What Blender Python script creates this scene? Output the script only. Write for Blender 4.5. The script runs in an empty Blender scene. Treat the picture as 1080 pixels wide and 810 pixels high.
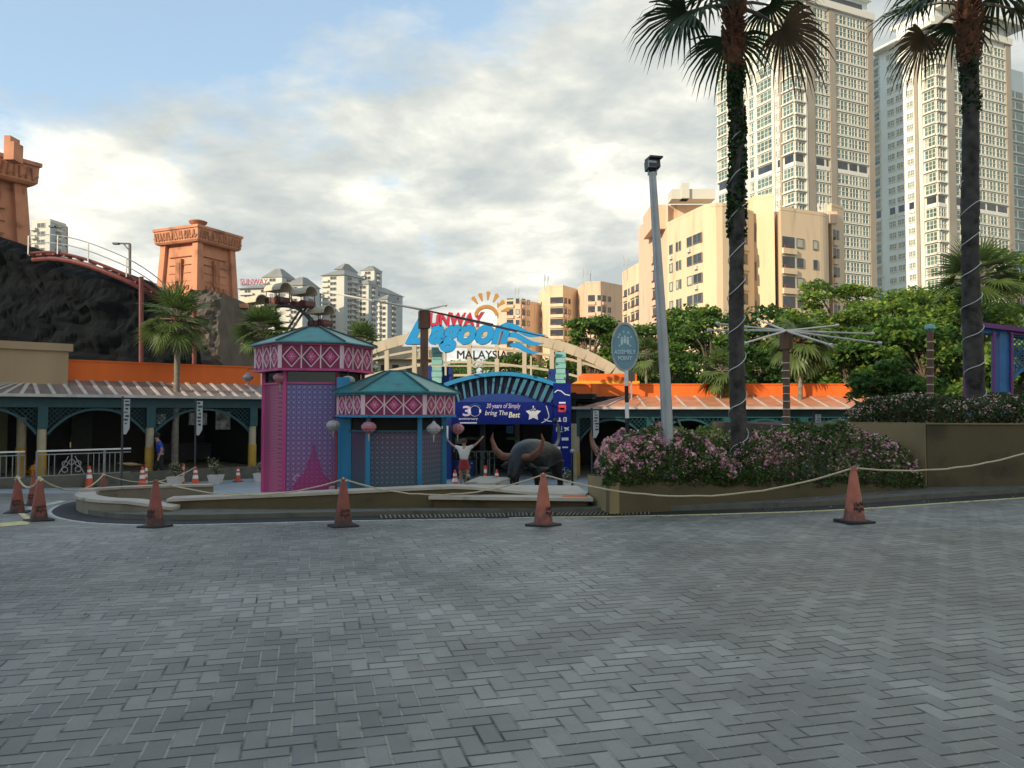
import bpy, math, random
import numpy as np
from mathutils import Vector, Matrix, noise as mnoise
rnd = random.Random(7)
R = math.radians
sc = bpy.context.scene
col = sc.collection
# ------------------------------------------------------------------ camera, sky, sun, exposure
CAMZ, F = 1.6, 810.0
PITCH = math.atan(29/810)
cd = bpy.data.cameras.new('camera'); cam = bpy.data.objects.new('camera', cd); col.objects.link(cam)
cam.location = (0, 0, CAMZ); cam.rotation_euler = (math.pi/2+PITCH, 0, 0)
cd.sensor_width = 36; cd.lens = 36*F/1080; cd.clip_start = .1; cd.clip_end = 4000
sc.camera = cam
sc.view_settings.view_transform = 'Standard'; sc.view_settings.look = 'None'
sc.view_settings.exposure = 1.0; sc.view_settings.gamma = 1
SUN = Vector((-.75, -.66, 0)).normalized(); ELEV = R(22)
sd = bpy.data.lights.new('sun', 'SUN'); sun = bpy.data.objects.new('sun', sd); col.objects.link(sun)
sd.energy = 2.9; sd.angle = R(.5); sd.color = (1, .83, .60)
tosun = Vector((SUN.x*math.cos(ELEV), SUN.y*math.cos(ELEV), math.sin(ELEV)))
sun.rotation_euler = tosun.to_track_quat('Z', 'Y').to_euler(); sun.location = (-30, -30, 40)
w = bpy.data.worlds.new('World'); sc.world = w; w.use_nodes = True
def world():
    nt = w.node_tree; N = nt.nodes; L = nt.links; N.clear()
    out = N.new('ShaderNodeOutputWorld'); bg = N.new('ShaderNodeBackground'); L.new(bg.outputs[0], out.inputs[0])
    bg.inputs[1].default_value = .12
    sky = N.new('ShaderNodeTexSky'); sky.sky_type = 'NISHITA'; sky.sun_disc = False
    sky.sun_elevation = ELEV; sky.sun_rotation = math.atan2(SUN.x, SUN.y) % (2*math.pi); sky.air_density = 1.0; sky.dust_density = .6
    tc = N.new('ShaderNodeTexCoord'); sep = N.new('ShaderNodeSeparateXYZ'); L.new(tc.outputs['Generated'], sep.inputs[0])
    def M(op, a, b=None, c=None):
        n = N.new('ShaderNodeMath'); n.operation = op
        for i, v in enumerate((a, b, c)):
            if v is None: continue
            if isinstance(v, (int, float)): n.inputs[i].default_value = v
            else: L.new(v, n.inputs[i])
        return n.outputs[0]
    zz = M('ADD', M('MAXIMUM', sep.outputs[2], 0), .22)
    cx = M('DIVIDE', sep.outputs[0], zz); cy = M('DIVIDE', sep.outputs[1], zz)
    cb = N.new('ShaderNodeCombineXYZ'); L.new(cx, cb.inputs[0]); L.new(cy, cb.inputs[1]); L.new(M('MULTIPLY', sep.outputs[2], 1.2), cb.inputs[2])
    def noise(scale, detail, rough, off=(0, 0, 0), dist=0):
        mp = N.new('ShaderNodeMapping'); mp.inputs['Location'].default_value = off; L.new(cb.outputs[0], mp.inputs[0])
        n = N.new('ShaderNodeTexNoise'); n.inputs['Scale'].default_value = scale; n.inputs['Detail'].default_value = detail
        n.inputs['Roughness'].default_value = rough; n.inputs['Distortion'].default_value = dist; L.new(mp.outputs[0], n.inputs[0]); return n.outputs[0]
    def ramp(v, stops):
        r = N.new('ShaderNodeValToRGB'); L.new(v, r.inputs[0]); e = r.color_ramp.elements
        while len(e) < len(stops): e.new(.5)
        for k, (p, c) in enumerate(stops): e[k].position = p; e[k].color = (*c, 1)
        return r.outputs[0]
    big = noise(.80, 11, .62, (5.3, 2.2, 0), .12)
    # direction-dependent cover: clearer towards the upper left, as the photograph shows
    ax = M('MULTIPLY', M('SUBTRACT', M('MULTIPLY', sep.outputs[0], -1), .30), .42)
    up = M('MULTIPLY', M('SUBTRACT', sep.outputs[2], .34), .9)
    clear = M('MAXIMUM', M('MINIMUM', M('ADD', ax, up), .17), -.09)
    cover = ramp(M('SUBTRACT', big, clear), [(.37, (0, 0, 0)), (.47, (1, 1, 1))])
    shade = noise(1.5, 11, .58, (8.2, 4.4, 1), .15)
    fine = noise(4.5, 8, .6, (1, 2, 3), .2)
    sh = M('ADD', M('MULTIPLY', shade, .75), M('MULTIPLY', fine, .25))
    ccol = ramp(sh, [(.41, (.24, .262, .262)), (.47, (.305, .318, .302)), (.52, (.385, .388, .352)), (.58, (.52, .505, .445))])
    sc10 = N.new('ShaderNodeMix'); sc10.data_type = 'RGBA'; sc10.blend_type = 'MULTIPLY'; sc10.inputs[0].default_value = 1
    L.new(ccol, sc10.inputs[6]); sc10.inputs[7].default_value = (10, 10, 10, 1)
    # thin high veil everywhere keeps the blue pale
    veil = N.new('ShaderNodeMix'); veil.data_type = 'RGBA'; veil.inputs[0].default_value = .35
    L.new(sky.outputs[0], veil.inputs[6]); veil.inputs[7].default_value = (2.9, 3.9, 4.5, 1)
    mx = N.new('ShaderNodeMix'); mx.data_type = 'RGBA'; L.new(cover, mx.inputs[0]); L.new(veil.outputs[2], mx.inputs[6]); L.new(sc10.outputs[2], mx.inputs[7])
    L.new(mx.outputs[2], bg.inputs[0])
world()

# ------------------------------------------------------------------ terrain height and pixel helpers
def sstep(a, b, v):
    t = max(0, min(1, (v-a)/(b-a))); return t*t*(3-2*t)
def h(x, y):
    z = -.06*min(max(0, y-10), 16.7)
    mix = max(1-sstep(-1, 5, x), sstep(14.5, 20, y))
    return z*mix + .035*min(max(0, x-4.5), 25)*(1-sstep(15, 20, y))
cp, sp = math.cos(PITCH), math.sin(PITCH)
def ray(px, py):
    a, b = (px-540)/F, (405-py)/F
    return Vector((a, cp-b*sp, sp+b*cp))
def at(px, py, Y):
    d = ray(px, py); t = Y/d.y
    return Vector((d.x*t, Y, CAMZ+d.z*t))
def zat(py, Y): return at(540, py, Y).z
def G(px, py, dz=0):
    d = ray(px, py); Y = 2.0
    while Y < 80:
        t = Y/d.y; p = Vector((d.x*t, Y, CAMZ+d.z*t))
        if p.z <= h(p.x, p.y)+dz: return Vector((p.x, p.y, h(p.x, p.y)+dz))
        Y += .01
    return p
def on(px, Y, dz=0):
    p = at(px, 434, Y); return Vector((p.x, Y, h(p.x, Y)+dz))

# ------------------------------------------------------------------ materials
def mat(name, color, rough=.7, metal=0, var=.15, scale=3, bump=0, bscale=40, dirt=None, spec=.5, streak=False, detail=6):
    m = bpy.data.materials.new(name); m.use_nodes = True; nt = m.node_tree; N = nt.nodes; L = nt.links
    b = N['Principled BSDF']; b.inputs['Roughness'].default_value = rough; b.inputs['Metallic'].default_value = metal
    b.inputs['Specular IOR Level'].default_value = spec
    g = N.new('ShaderNodeNewGeometry'); mp = N.new('ShaderNodeMapping'); L.new(g.outputs['Position'], mp.inputs[0])
    if streak: mp.inputs['Scale'].default_value = (1, 1, .12)
    n = N.new('ShaderNodeTexNoise'); n.inputs['Scale'].default_value = scale; n.inputs['Detail'].default_value = detail; L.new(mp.outputs[0], n.inputs[0])
    r = N.new('ShaderNodeValToRGB'); e = r.color_ramp.elements
    c = color
    e[0].position = .3; e[1].position = .7
    e[0].color = (*[max(0, v*(1-var)) for v in c], 1); e[1].color = (*[min(1, v*(1+var)) for v in c], 1)
    if dirt:
        e.new(.42).color = (*c, 1); e[0].color = (*dirt, 1)
    L.new(n.outputs[0], r.inputs[0]); L.new(r.outputs[0], b.inputs['Base Color'])
    if bump:
        n2 = N.new('ShaderNodeTexNoise'); n2.inputs['Scale'].default_value = bscale; n2.inputs['Detail'].default_value = 5; L.new(g.outputs['Position'], n2.inputs[0])
        bp = N.new('ShaderNodeBump'); bp.inputs['Strength'].default_value = bump; bp.inputs['Distance'].default_value = .02
        L.new(n2.outputs[0], bp.inputs['Height']); L.new(bp.outputs[0], b.inputs['Normal'])
    return m
def leafmat(name, color, var=.3, trans=.3, rough=.5):
    m = mat(name, color, rough, 0, var, 1.5, spec=.3); nt = m.node_tree; N = nt.nodes; L = nt.links
    b = N['Principled BSDF']; out = N['Material Output']; t = N.new('ShaderNodeBsdfTranslucent'); mx = N.new('ShaderNodeMixShader')
    t.inputs[0].default_value = (*[min(1, v*1.3) for v in color], 1); mx.inputs[0].default_value = trans
    L.new(b.outputs[0], mx.inputs[1]); L.new(t.outputs[0], mx.inputs[2]); L.new(mx.outputs[0], out.inputs[0]); return m
def paver_mat(name, unit, ang, base, joint):
    m = bpy.data.materials.new(name); m.use_nodes = True; nt = m.node_tree; N = nt.nodes; L = nt.links
    b = N['Principled BSDF']
    def M(op, a, bb=None, c=None):
        n = N.new('ShaderNodeMath'); n.operation = op
        for i, v in enumerate((a, bb, c)):
            if v is None: continue
            if isinstance(v, (int, float)): n.inputs[i].default_value = v
            else: L.new(v, n.inputs[i])
        return n.outputs[0]
    g = N.new('ShaderNodeNewGeometry')
    wn = N.new('ShaderNodeTexNoise'); wn.inputs['Scale'].default_value = .35; wn.inputs['Detail'].default_value = 1; L.new(g.outputs['Position'], wn.inputs[0])
    wv = N.new('ShaderNodeVectorMath'); wv.operation = 'MULTIPLY_ADD'; L.new(wn.outputs[1], wv.inputs[0]); wv.inputs[1].default_value = (.09, .09, 0); L.new(g.outputs['Position'], wv.inputs[2])
    mp = N.new('ShaderNodeMapping'); mp.vector_type = 'POINT'; L.new(wv.outputs[0], mp.inputs[0])
    mp.inputs['Rotation'].default_value = (0, 0, -ang); mp.inputs['Scale'].default_value = (1/unit,)*3
    s = N.new('ShaderNodeSeparateXYZ'); L.new(mp.outputs[0], s.inputs[0])
    x, y = s.outputs[0], s.outputs[1]
    i, j = M('FLOOR', x), M('FLOOR', y); u, v = M('SUBTRACT', x, i), M('SUBTRACT', y, j)
    k = M('FLOORED_MODULO', M('SUBTRACT', i, j), 4)
    e = [M('COMPARE', k, q, .1) for q in range(4)]
    big = 9
    def gate(dist, *flags):   # dist ignored where a flag is set
        o = dist
        for f in flags: o = M('ADD', o, M('MULTIPLY', f, big))
        return o
    iu, iv = M('SUBTRACT', 1, u), M('SUBTRACT', 1, v)
    du = M('MINIMUM', gate(u, e[1]), gate(iu, e[0])); dv = M('MINIMUM', gate(v, e[2]), gate(iv, e[3])); d = M('MINIMUM', du, dv); side = M('LESS_THAN', du, dv)
    oi = M('SUBTRACT', i, e[1]); oj = M('SUBTRACT', j, e[2])
    cbn = N.new('ShaderNodeCombineXYZ'); L.new(oi, cbn.inputs[0]); L.new(oj, cbn.inputs[1])
    wnz = N.new('ShaderNodeTexWhiteNoise'); wnz.noise_dimensions = '3D'; L.new(cbn.outputs[0], wnz.inputs[0])
    jn = N.new('ShaderNodeMapRange'); jn.inputs['From Min'].default_value = .035; jn.inputs['From Max'].default_value = .075; L.new(d, jn.inputs[0])
    def tn(scale, det, rough=.5):
        n = N.new('ShaderNodeTexNoise'); n.inputs['Scale'].default_value = scale; n.inputs['Detail'].default_value = det; n.inputs['Roughness'].default_value = rough
        L.new(g.outputs['Position'], n.inputs[0]); return n.outputs[0]
    # value = per paver + stains + bounced light painted as lighter blotches (quantised to the pavers) and broad zones
    sn = N.new('ShaderNodeTexNoise'); sn.inputs['Scale'].default_value = .028; sn.inputs['Detail'].default_value = 2; L.new(cbn.outputs[0], sn.inputs[0])
    patch = N.new('ShaderNodeMapRange'); patch.inputs['From Min'].default_value = .515; patch.inputs['From Max'].default_value = .55; L.new(sn.outputs[0], patch.inputs[0])
    val = M('ADD', M('MULTIPLY', M('POWER', wnz.outputs[0], 1.8), .22), .89)
    val = M('MULTIPLY', val, M('ADD', M('MULTIPLY', tn(1.1, 5, .6), .9), .55))
    val = M('MULTIPLY', val, M('ADD', M('MULTIPLY', tn(60, 4, .7), .5), .75))
    val = M('MULTIPLY', val, M('ADD', M('MULTIPLY', patch.outputs[0], .22), .90))
    spot = N.new('ShaderNodeTexVoronoi'); spot.inputs['Scale'].default_value = 1.3; L.new(g.outputs['Position'], spot.inputs[0])
    sm = N.new('ShaderNodeMapRange'); sm.inputs['From Min'].default_value = .03; sm.inputs['From Max'].default_value = .10; sm.inputs['To Min'].default_value = .62; sm.inputs['To Max'].default_value = 1.0
    L.new(M('ADD', spot.outputs['Distance'], M('MULTIPLY', M('SUBTRACT', tn(7, 4, .6), .5), .12)), sm.inputs[0]); val = M('MULTIPLY', val, sm.outputs[0])
    stn = N.new('ShaderNodeMapRange'); stn.inputs['From Min'].default_value = .36; stn.inputs['From Max'].default_value = .50; stn.inputs['To Min'].default_value = .80; L.new(tn(.42, 6, .62), stn.inputs[0]); val = M('MULTIPLY', val, stn.outputs[0])
    zn = N.new('ShaderNodeMapRange'); zn.inputs['From Min'].default_value = .40; zn.inputs['From Max'].default_value = .58; zn.inputs['To Min'].default_value = .82; zn.inputs['To Max'].default_value = 1.14; L.new(tn(.20, 4, .55), zn.inputs[0]); val = M('MULTIPLY', val, zn.outputs[0])  # broad tone zones paint bounced sunlight into the paver colour
    vm = N.new('ShaderNodeVectorMath'); vm.operation = 'SCALE'; L.new(val, vm.inputs['Scale'])
    hue = N.new('ShaderNodeMix'); hue.data_type = 'RGBA'; L.new(wnz.outputs[0], hue.inputs[0]); hue.inputs[6].default_value = (*base[0], 1); hue.inputs[7].default_value = (*base[1], 1)
    L.new(hue.outputs[2], vm.inputs[0])
    mx = N.new('ShaderNodeMix'); mx.data_type = 'RGBA'; L.new(jn.outputs[0], mx.inputs[0]); jr = N.new('ShaderNodeValToRGB'); L.new(M('ADD', M('MULTIPLY', tn(2.2, 6, .7), .9), M('MULTIPLY', side, .16)), jr.inputs[0]); jr.color_ramp.elements[0].position = .5; jr.color_ramp.elements[0].color = (*joint, 1); jr.color_ramp.elements[1].position = .63; jr.color_ramp.elements[1].color = (.34, .33, .29, 1)
    L.new(jr.outputs[0], mx.inputs[6]); L.new(vm.outputs[0], mx.inputs[7])
    L.new(mx.outputs[2], b.inputs['Base Color'])
    rr = N.new('ShaderNodeMapRange'); rr.inputs['To Min'].default_value = .30; rr.inputs['To Max'].default_value = .62; L.new(tn(1.6, 4), rr.inputs[0]); L.new(rr.outputs[0], b.inputs['Roughness'])
    bp = N.new('ShaderNodeBump'); bp.inputs['Strength'].default_value = 1.0; bp.inputs['Distance'].default_value = .009
    hj = N.new('ShaderNodeMapRange'); hj.inputs['From Min'].default_value = .0; hj.inputs['From Max'].default_value = .10; L.new(d, hj.inputs[0])
    sc_ = N.new('ShaderNodeSeparateColor'); L.new(wnz.outputs[1], sc_.inputs[0])
    tilt = M('ADD', M('MULTIPLY', M('SUBTRACT', sc_.outputs[0], .5), M('SUBTRACT', x, oi)), M('MULTIPLY', M('SUBTRACT', sc_.outputs[1], .5), M('SUBTRACT', y, oj)))
    hh = M('ADD', M('ADD', hj.outputs[0], M('MULTIPLY', wnz.outputs[0], .5)), M('ADD', M('MULTIPLY', tn(90, 4, .7), .5), M('MULTIPLY', tilt, 1.3)))
    L.new(hh, bp.inputs['Height']); L.new(bp.outputs[0], b.inputs['Normal'])
    return m
def cone_mat(name, c, c2):
    m = mat(name, c, .65, var=.2, scale=7, bump=.2); nt = m.node_tree; N = nt.nodes; L = nt.links; b = N['Principled BSDF']
    src = b.inputs['Base Color'].links[0].from_socket; t = N.new('ShaderNodeTexCoord'); s = N.new('ShaderNodeSeparateXYZ'); L.new(t.outputs['Object'], s.inputs[0])
    n = N.new('ShaderNodeTexNoise'); n.inputs['Scale'].default_value = 9; n.inputs['Detail'].default_value = 7; n.inputs['Roughness'].default_value = .7; g = N.new('ShaderNodeNewGeometry'); L.new(g.outputs['Position'], n.inputs[0])
    a = N.new('ShaderNodeMath'); a.operation = 'MULTIPLY_ADD'; L.new(n.outputs[0], a.inputs[0]); a.inputs[1].default_value = .9; L.new(s.outputs[2], a.inputs[2])
    r = N.new('ShaderNodeMapRange'); r.inputs['From Min'].default_value = .50; r.inputs['From Max'].default_value = .74; L.new(a.outputs[0], r.inputs[0])
    mx = N.new('ShaderNodeMix'); mx.data_type = 'RGBA'; L.new(r.outputs[0], mx.inputs[0]); mx.inputs[6].default_value = (*c2, 1); L.new(src, mx.inputs[7]); L.new(mx.outputs[2], b.inputs['Base Color']); return m
def pattern_mat(name, lo, hi, dot, z0, z1, pitch=.11, rough=.5):
    """printed panel: vertical colour blend with a diamond grid of small rosettes"""
    m = bpy.data.materials.new(name); m.use_nodes = True; nt = m.node_tree; N = nt.nodes; L = nt.links; b = N['Principled BSDF']; b.inputs['Roughness'].default_value = rough
    def M(op, a, bb=None):
        n = N.new('ShaderNodeMath'); n.operation = op
        for i, v in enumerate((a, bb)):
            if v is None: continue
            if isinstance(v, (int, float)): n.inputs[i].default_value = v
            else: L.new(v, n.inputs[i])
        return n.outputs[0]
    t = N.new('ShaderNodeTexCoord'); s = N.new('ShaderNodeSeparateXYZ'); L.new(t.outputs['Object'], s.inputs[0])
    hx = M('ADD', s.outputs[0], M('MULTIPLY', s.outputs[1], .6))
    k = math.pi/pitch
    p = M('MULTIPLY', M('SINE', M('MULTIPLY', hx, k)), M('SINE', M('MULTIPLY', s.outputs[2], k)))
    q = M('MULTIPLY', M('SINE', M('MULTIPLY', hx, 3*k)), M('SINE', M('MULTIPLY', s.outputs[2], 3*k)))
    a = M('ABSOLUTE', p); ring = M('ADD', M('GREATER_THAN', a, .72), M('MULTIPLY', M('GREATER_THAN', M('ABSOLUTE', q), .55), M('LESS_THAN', a, .45)))
    mr = N.new('ShaderNodeMapRange'); mr.inputs['From Min'].default_value = z0; mr.inputs['From Max'].default_value = z1; L.new(s.outputs[2], mr.inputs[0])
    m1 = N.new('ShaderNodeMix'); m1.data_type = 'RGBA'; L.new(mr.outputs[0], m1.inputs[0]); m1.inputs[6].default_value = (*lo, 1); m1.inputs[7].default_value = (*hi, 1)
    m2 = N.new('ShaderNodeMix'); m2.data_type = 'RGBA'; L.new(M('MINIMUM', M('MULTIPLY', ring, .6), 1), m2.inputs[0]); L.new(m1.outputs[2], m2.inputs[6]); m2.inputs[7].default_value = (*dot, 1)
    L.new(m2.outputs[2], b.inputs['Base Color']); return m

# ------------------------------------------------------------------ object helpers
def tag(o, label=None, cat=None, group=None, kind=None):
    if label: o['label'] = label
    if cat: o['category'] = cat
    if group: o['group'] = group
    if kind: o['kind'] = kind
    return o
def thing(name, label, cat, loc=(0, 0, 0), rz=0, group=None):
    o = bpy.data.objects.new(name, None); col.objects.link(o); o.location = loc; o.rotation_euler = (0, 0, rz); o.empty_display_size = .2
    return tag(o, label, cat, group)
def rootmat(o):
    m = Matrix.Identity(4)
    while o is not None:
        l = Matrix.Translation(o.location) @ o.rotation_euler.to_matrix().to_4x4() @ Matrix.Diagonal((*o.scale, 1)); m = l @ m; o = o.parent
    return m
class MB:
    def __init__(s): s.v = []; s.f = []; s.m = []; s.g = []
    def add(s, vs, fs, mi=0):
        o = len(s.v); s.g.append((o, len(s.f))); s.v += [tuple(v) for v in vs]; s.f += [tuple(i+o for i in f) for f in fs]; s.m += [mi]*len(fs); return s
    def box(s, c, size, rz=0, mi=0, rx=0):
        a, b, d = size[0]/2, size[1]/2, size[2]/2; M_ = Matrix.Rotation(rz, 3, 'Z') @ Matrix.Rotation(rx, 3, 'X'); c = Vector(c)
        vs = [c + M_ @ Vector((x*a, y*b, z*d)) for x in (-1, 1) for y in (-1, 1) for z in (-1, 1)]
        return s.add(vs, [(0, 1, 3, 2), (4, 6, 7, 5), (0, 4, 5, 1), (2, 3, 7, 6), (0, 2, 6, 4), (1, 5, 7, 3)], mi)
    def bar(s, p, q, wd, ht=None, mi=0):
        p, q = Vector(p), Vector(q); d = q-p; L_ = d.length
        if L_ < 1e-6: return s
        ht = ht or wd; z = d.normalized(); up = Vector((0, 0, 1)) if abs(z.z) < .95 else Vector((0, 1, 0))
        x = z.cross(up).normalized(); y = x.cross(z)
        vs = [e + x*a*wd/2 + y*b*ht/2 for e in (p, q) for a, b in ((-1, -1), (1, -1), (1, 1), (-1, 1))]
        return s.add(vs, [(0, 3, 2, 1), (4, 5, 6, 7), (0, 1, 5, 4), (1, 2, 6, 5), (2, 3, 7, 6), (3, 0, 4, 7)], mi)
    def tube(s, pts, rad, n=8, mi=0, cap=True):
        pts = [Vector(p) for p in pts]; rs = rad if isinstance(rad, (list, tuple)) else [rad]*len(pts); vs = []
        x = None
        for i, p in enumerate(pts):
            d = (pts[min(i+1, len(pts)-1)]-pts[max(i-1, 0)]).normalized()
            if x is None: x = d.cross(Vector((0, 0, 1)) if abs(d.z) < .9 else Vector((0, 1, 0))).normalized()
            x = (x-d*x.dot(d)).normalized(); y = d.cross(x)
            vs += [p+(x*math.cos(2*math.pi*k/n)+y*math.sin(2*math.pi*k/n))*rs[i] for k in range(n)]
        fs = [(i*n+k, i*n+(k+1) % n, (i+1)*n+(k+1) % n, (i+1)*n+k) for i in range(len(pts)-1) for k in range(n)]
        if cap: fs += [tuple(range(n-1, -1, -1)), tuple(range((len(pts)-1)*n, len(pts)*n))]
        return s.add(vs, fs, mi)
    def lathe(s, prof, c=(0, 0, 0), n=16, mi=0, ph=0):
        vs = [(c[0]+r*math.cos(ph+2*math.pi*k/n), c[1]+r*math.sin(ph+2*math.pi*k/n), c[2]+z) for r, z in prof for k in range(n)]
        fs = [(i*n+k, i*n+(k+1) % n, (i+1)*n+(k+1) % n, (i+1)*n+k) for i in range(len(prof)-1) for k in range(n)]
        fs += [tuple(range(n-1, -1, -1)), tuple(range((len(prof)-1)*n, len(prof)*n))]
        return s.add(vs, fs, mi)
    def prism(s, poly, z0, z1, mi=0):
        n = len(poly); a = sum(poly[i][0]*poly[(i+1) % n][1]-poly[(i+1) % n][0]*poly[i][1] for i in range(n))
        if a < 0: poly = poly[::-1]
        f0 = (lambda p: z0(p) if callable(z0) else z0); f1 = (lambda p: z1(p) if callable(z1) else z1)
        vs = [(p[0], p[1], f0(p)) for p in poly]+[(p[0], p[1], f1(p)) for p in poly]
        return s.add(vs, [tuple(range(n-1, -1, -1)), tuple(range(n, 2*n))]+[(i, (i+1) % n, n+(i+1) % n, n+i) for i in range(n)], mi)
    def plate(s, poly, O, X, Zv, th, mi=0):
        """outline poly (u,v) in the plane O + u X + v Z, thickness th along -normal"""
        O, X, Zv = Vector(O), Vector(X), Vector(Zv); Nn = X.cross(Zv).normalized(); n = len(poly)
        a = sum(poly[i][0]*poly[(i+1) % n][1]-poly[(i+1) % n][0]*poly[i][1] for i in range(n))
        if a < 0: poly = poly[::-1]
        vs = [O+X*u+Zv*v for u, v in poly]; vs += [p-Nn*th for p in vs]
        return s.add(vs, [tuple(range(n)), tuple(range(2*n-1, n-1, -1))]+[(i, n+i, n+(i+1) % n, (i+1) % n) for i in range(n)], mi)
    def split(s, name, mats, parent=None, cap=100, k=1, local=False):
        """one object per k add() calls; beyond cap one mesh of stuff"""
        G_ = s.g+[(len(s.v), len(s.f))]; n = (len(s.g)+k-1)//k; rest = MB()
        for i in range(n):
            (v0, f0), (v1, f1) = G_[i*k], G_[min((i+1)*k, len(s.g))]; t = MB() if i < cap else rest
            t.add(s.v[v0:v1], [tuple(q-v0 for q in f) for f in s.f[f0:f1]]); t.m[-(f1-f0):] = s.m[f0:f1]
            if i < cap: t.build(name, mats, parent, local=local)
        if rest.v: rest.build(name, mats, parent, local=local)['kind'] = 'stuff'
    def build(s, name, mats, parent=None, smooth=False, local=False):
        me = bpy.data.meshes.new(name); vs = s.v
        if parent is not None and not local:
            im = rootmat(parent).inverted(); vs = [tuple(im @ Vector(v)) for v in vs]
        me.from_pydata(vs, [], s.f); 
        for m in (mats if isinstance(mats, (list, tuple)) else [mats]): me.materials.append(m)
        me.polygons.foreach_set('material_index', s.m)
        if smooth: me.polygons.foreach_set('use_smooth', [True]*len(s.f))
        me.update(); o = bpy.data.objects.new(name, me); col.objects.link(o)
        if smooth:
            try: me.set_sharp_from_angle(angle=R(40))
            except Exception: pass
        if parent is not None: o.parent = parent
        return o
def copy_tree(o, parent=None):
    c = o.copy(); col.objects.link(c); c.parent = parent
    for ch in list(o.children): copy_tree(ch, c)
    return c
def again(o, label, loc=None, rz=None, sc_=None, group=None):
    c = copy_tree(o); c['label'] = label
    if loc is not None: c.location = loc
    if rz is not None: c.rotation_euler = (0, 0, rz)
    if sc_ is not None: c.scale = (sc_,)*3 if isinstance(sc_, (int, float)) else sc_
    if group: c['group'] = group
    return c
def text(s, size, m, parent, O, X=(1, 0, 0), Zv=(0, 0, 1), th=.02, off=0, shear=0, name='lettering', width=None, height=None, center=False):
    cu = bpy.data.curves.new('t', 'FONT'); cu.body = s; cu.size = size; cu.extrude = th/2; cu.offset = off; cu.shear = shear; cu.resolution_u = 4
    to = bpy.data.objects.new('t', cu); col.objects.link(to); bpy.context.view_layer.update()
    me = bpy.data.meshes.new_from_object(to.evaluated_get(bpy.context.evaluated_depsgraph_get())); bpy.data.objects.remove(to); bpy.data.curves.remove(cu)
    xs = [v.co.x for v in me.vertices]; ys = [v.co.y for v in me.vertices]; x0, x1, y0, y1 = min(xs), max(xs), min(ys), max(ys)
    kx = width/(x1-x0) if width else 1; ky = height/(y1-y0) if height else (kx if width else 1)
    X, Zv = Vector(X).normalized(), Vector(Zv).normalized(); Nn = X.cross(Zv); O = Vector(O); im = rootmat(parent).inverted() if parent else Matrix.Identity(4)
    for v in me.vertices:
        u = (v.co.x-x0)*kx-(((x1-x0)*kx/2) if center else 0); q = (v.co.y-y0)*ky
        v.co = im @ (O+X*u+Zv*q+Nn*v.co.z)
    me.materials.clear(); me.materials.append(m); o = bpy.data.objects.new(name, me); col.objects.link(o)
    if parent: o.parent = parent
    return o
def leaves(name, C, size, mats, parent, seed=0, probs=None, up=.5, aspect=2.0, mi=None):
    g = np.random.default_rng(seed); C = np.asarray(C, float); n = len(C)
    nr = g.normal(size=(n, 3)); nr[:, 2] = np.abs(nr[:, 2])+up; nr /= np.linalg.norm(nr, axis=1)[:, None]
    t = g.normal(size=(n, 3)); t -= (t*nr).sum(1)[:, None]*nr; t /= np.linalg.norm(t, axis=1)[:, None]; b = np.cross(nr, t)
    sz = size*g.uniform(.6, 1.3, n)[:, None]
    V = np.stack([C-t*sz*.5, C+b*sz*.5/aspect+nr*sz*.08, C+t*sz*.5-nr*sz*.1, C-b*sz*.5/aspect+nr*sz*.08], 1).reshape(-1, 3)
    if parent is not None:
        im = np.array(rootmat(parent).inverted()); V = V@im[:3, :3].T+im[:3, 3]
    me = bpy.data.meshes.new(name); me.vertices.add(4*n); me.vertices.foreach_set('co', V.ravel())
    me.loops.add(4*n); me.loops.foreach_set('vertex_index', np.arange(4*n, dtype=np.int32))
    me.polygons.add(n); me.polygons.foreach_set('loop_start', np.arange(0, 4*n, 4, dtype=np.int32)); me.polygons.foreach_set('loop_total', np.full(n, 4, np.int32))
    for m in mats: me.materials.append(m)
    if mi is None: mi = g.choice(len(mats), n, p=probs)
    me.polygons.foreach_set('material_index', np.asarray(mi, np.int32)); me.update(calc_edges=True); me.validate()
    o = bpy.data.objects.new(name, me); col.objects.link(o)
    if parent is not None: o.parent = parent
    return o
def skin(name, verts, edges, rad, m, parent=None, sub=2, root=0):
    me = bpy.data.meshes.new(name); me.from_pydata(verts, edges, []); o = bpy.data.objects.new(name, me); col.objects.link(o)
    md = o.modifiers.new('s', 'SKIN'); md.use_smooth_shade = True; sv = me.skin_vertices[0].data
    for i, r in enumerate(rad): sv[i].radius = (r, r) if isinstance(r, (int, float)) else r
    sv[root].use_root = True
    ms = o.modifiers.new('u', 'SUBSURF'); ms.levels = sub; ms.render_levels = sub; bpy.context.view_layer.update()
    m2 = bpy.data.meshes.new_from_object(o.evaluated_get(bpy.context.evaluated_depsgraph_get())); o.modifiers.clear(); o.data = m2; m2.name = name
    m2.materials.clear(); m2.materials.append(m); m2.polygons.foreach_set('use_smooth', [True]*len(m2.polygons))
    if parent is not None: o.parent = parent
    return o
def winmesh(wd, ht, nx, ny, frame, glass, fw=.07, dep=.1, curtain=None):
    b = MB(); b.box((0, -.02, ht/2), (wd, .04, ht), mi=1)
    for k in range(nx+1):
        b.box((-wd/2+wd*k/nx, -dep/2, ht/2), (fw, dep, ht+fw))
    for k in range(ny+1):
        b.box((0, -dep/2-.004, ht*k/ny), (wd, dep, fw*.9))
    if curtain:
        b.box((-wd/2+wd/nx*.5, -.045, ht*.5), (wd/nx*.8, .01, ht*.85), mi=2)
    me = bpy.data.meshes.new('window'); me.from_pydata(b.v, [], b.f)
    for m in [frame, glass]+([curtain] if curtain else []): me.materials.append(m)
    me.polygons.foreach_set('material_index', b.m); me.update(); return me
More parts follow.
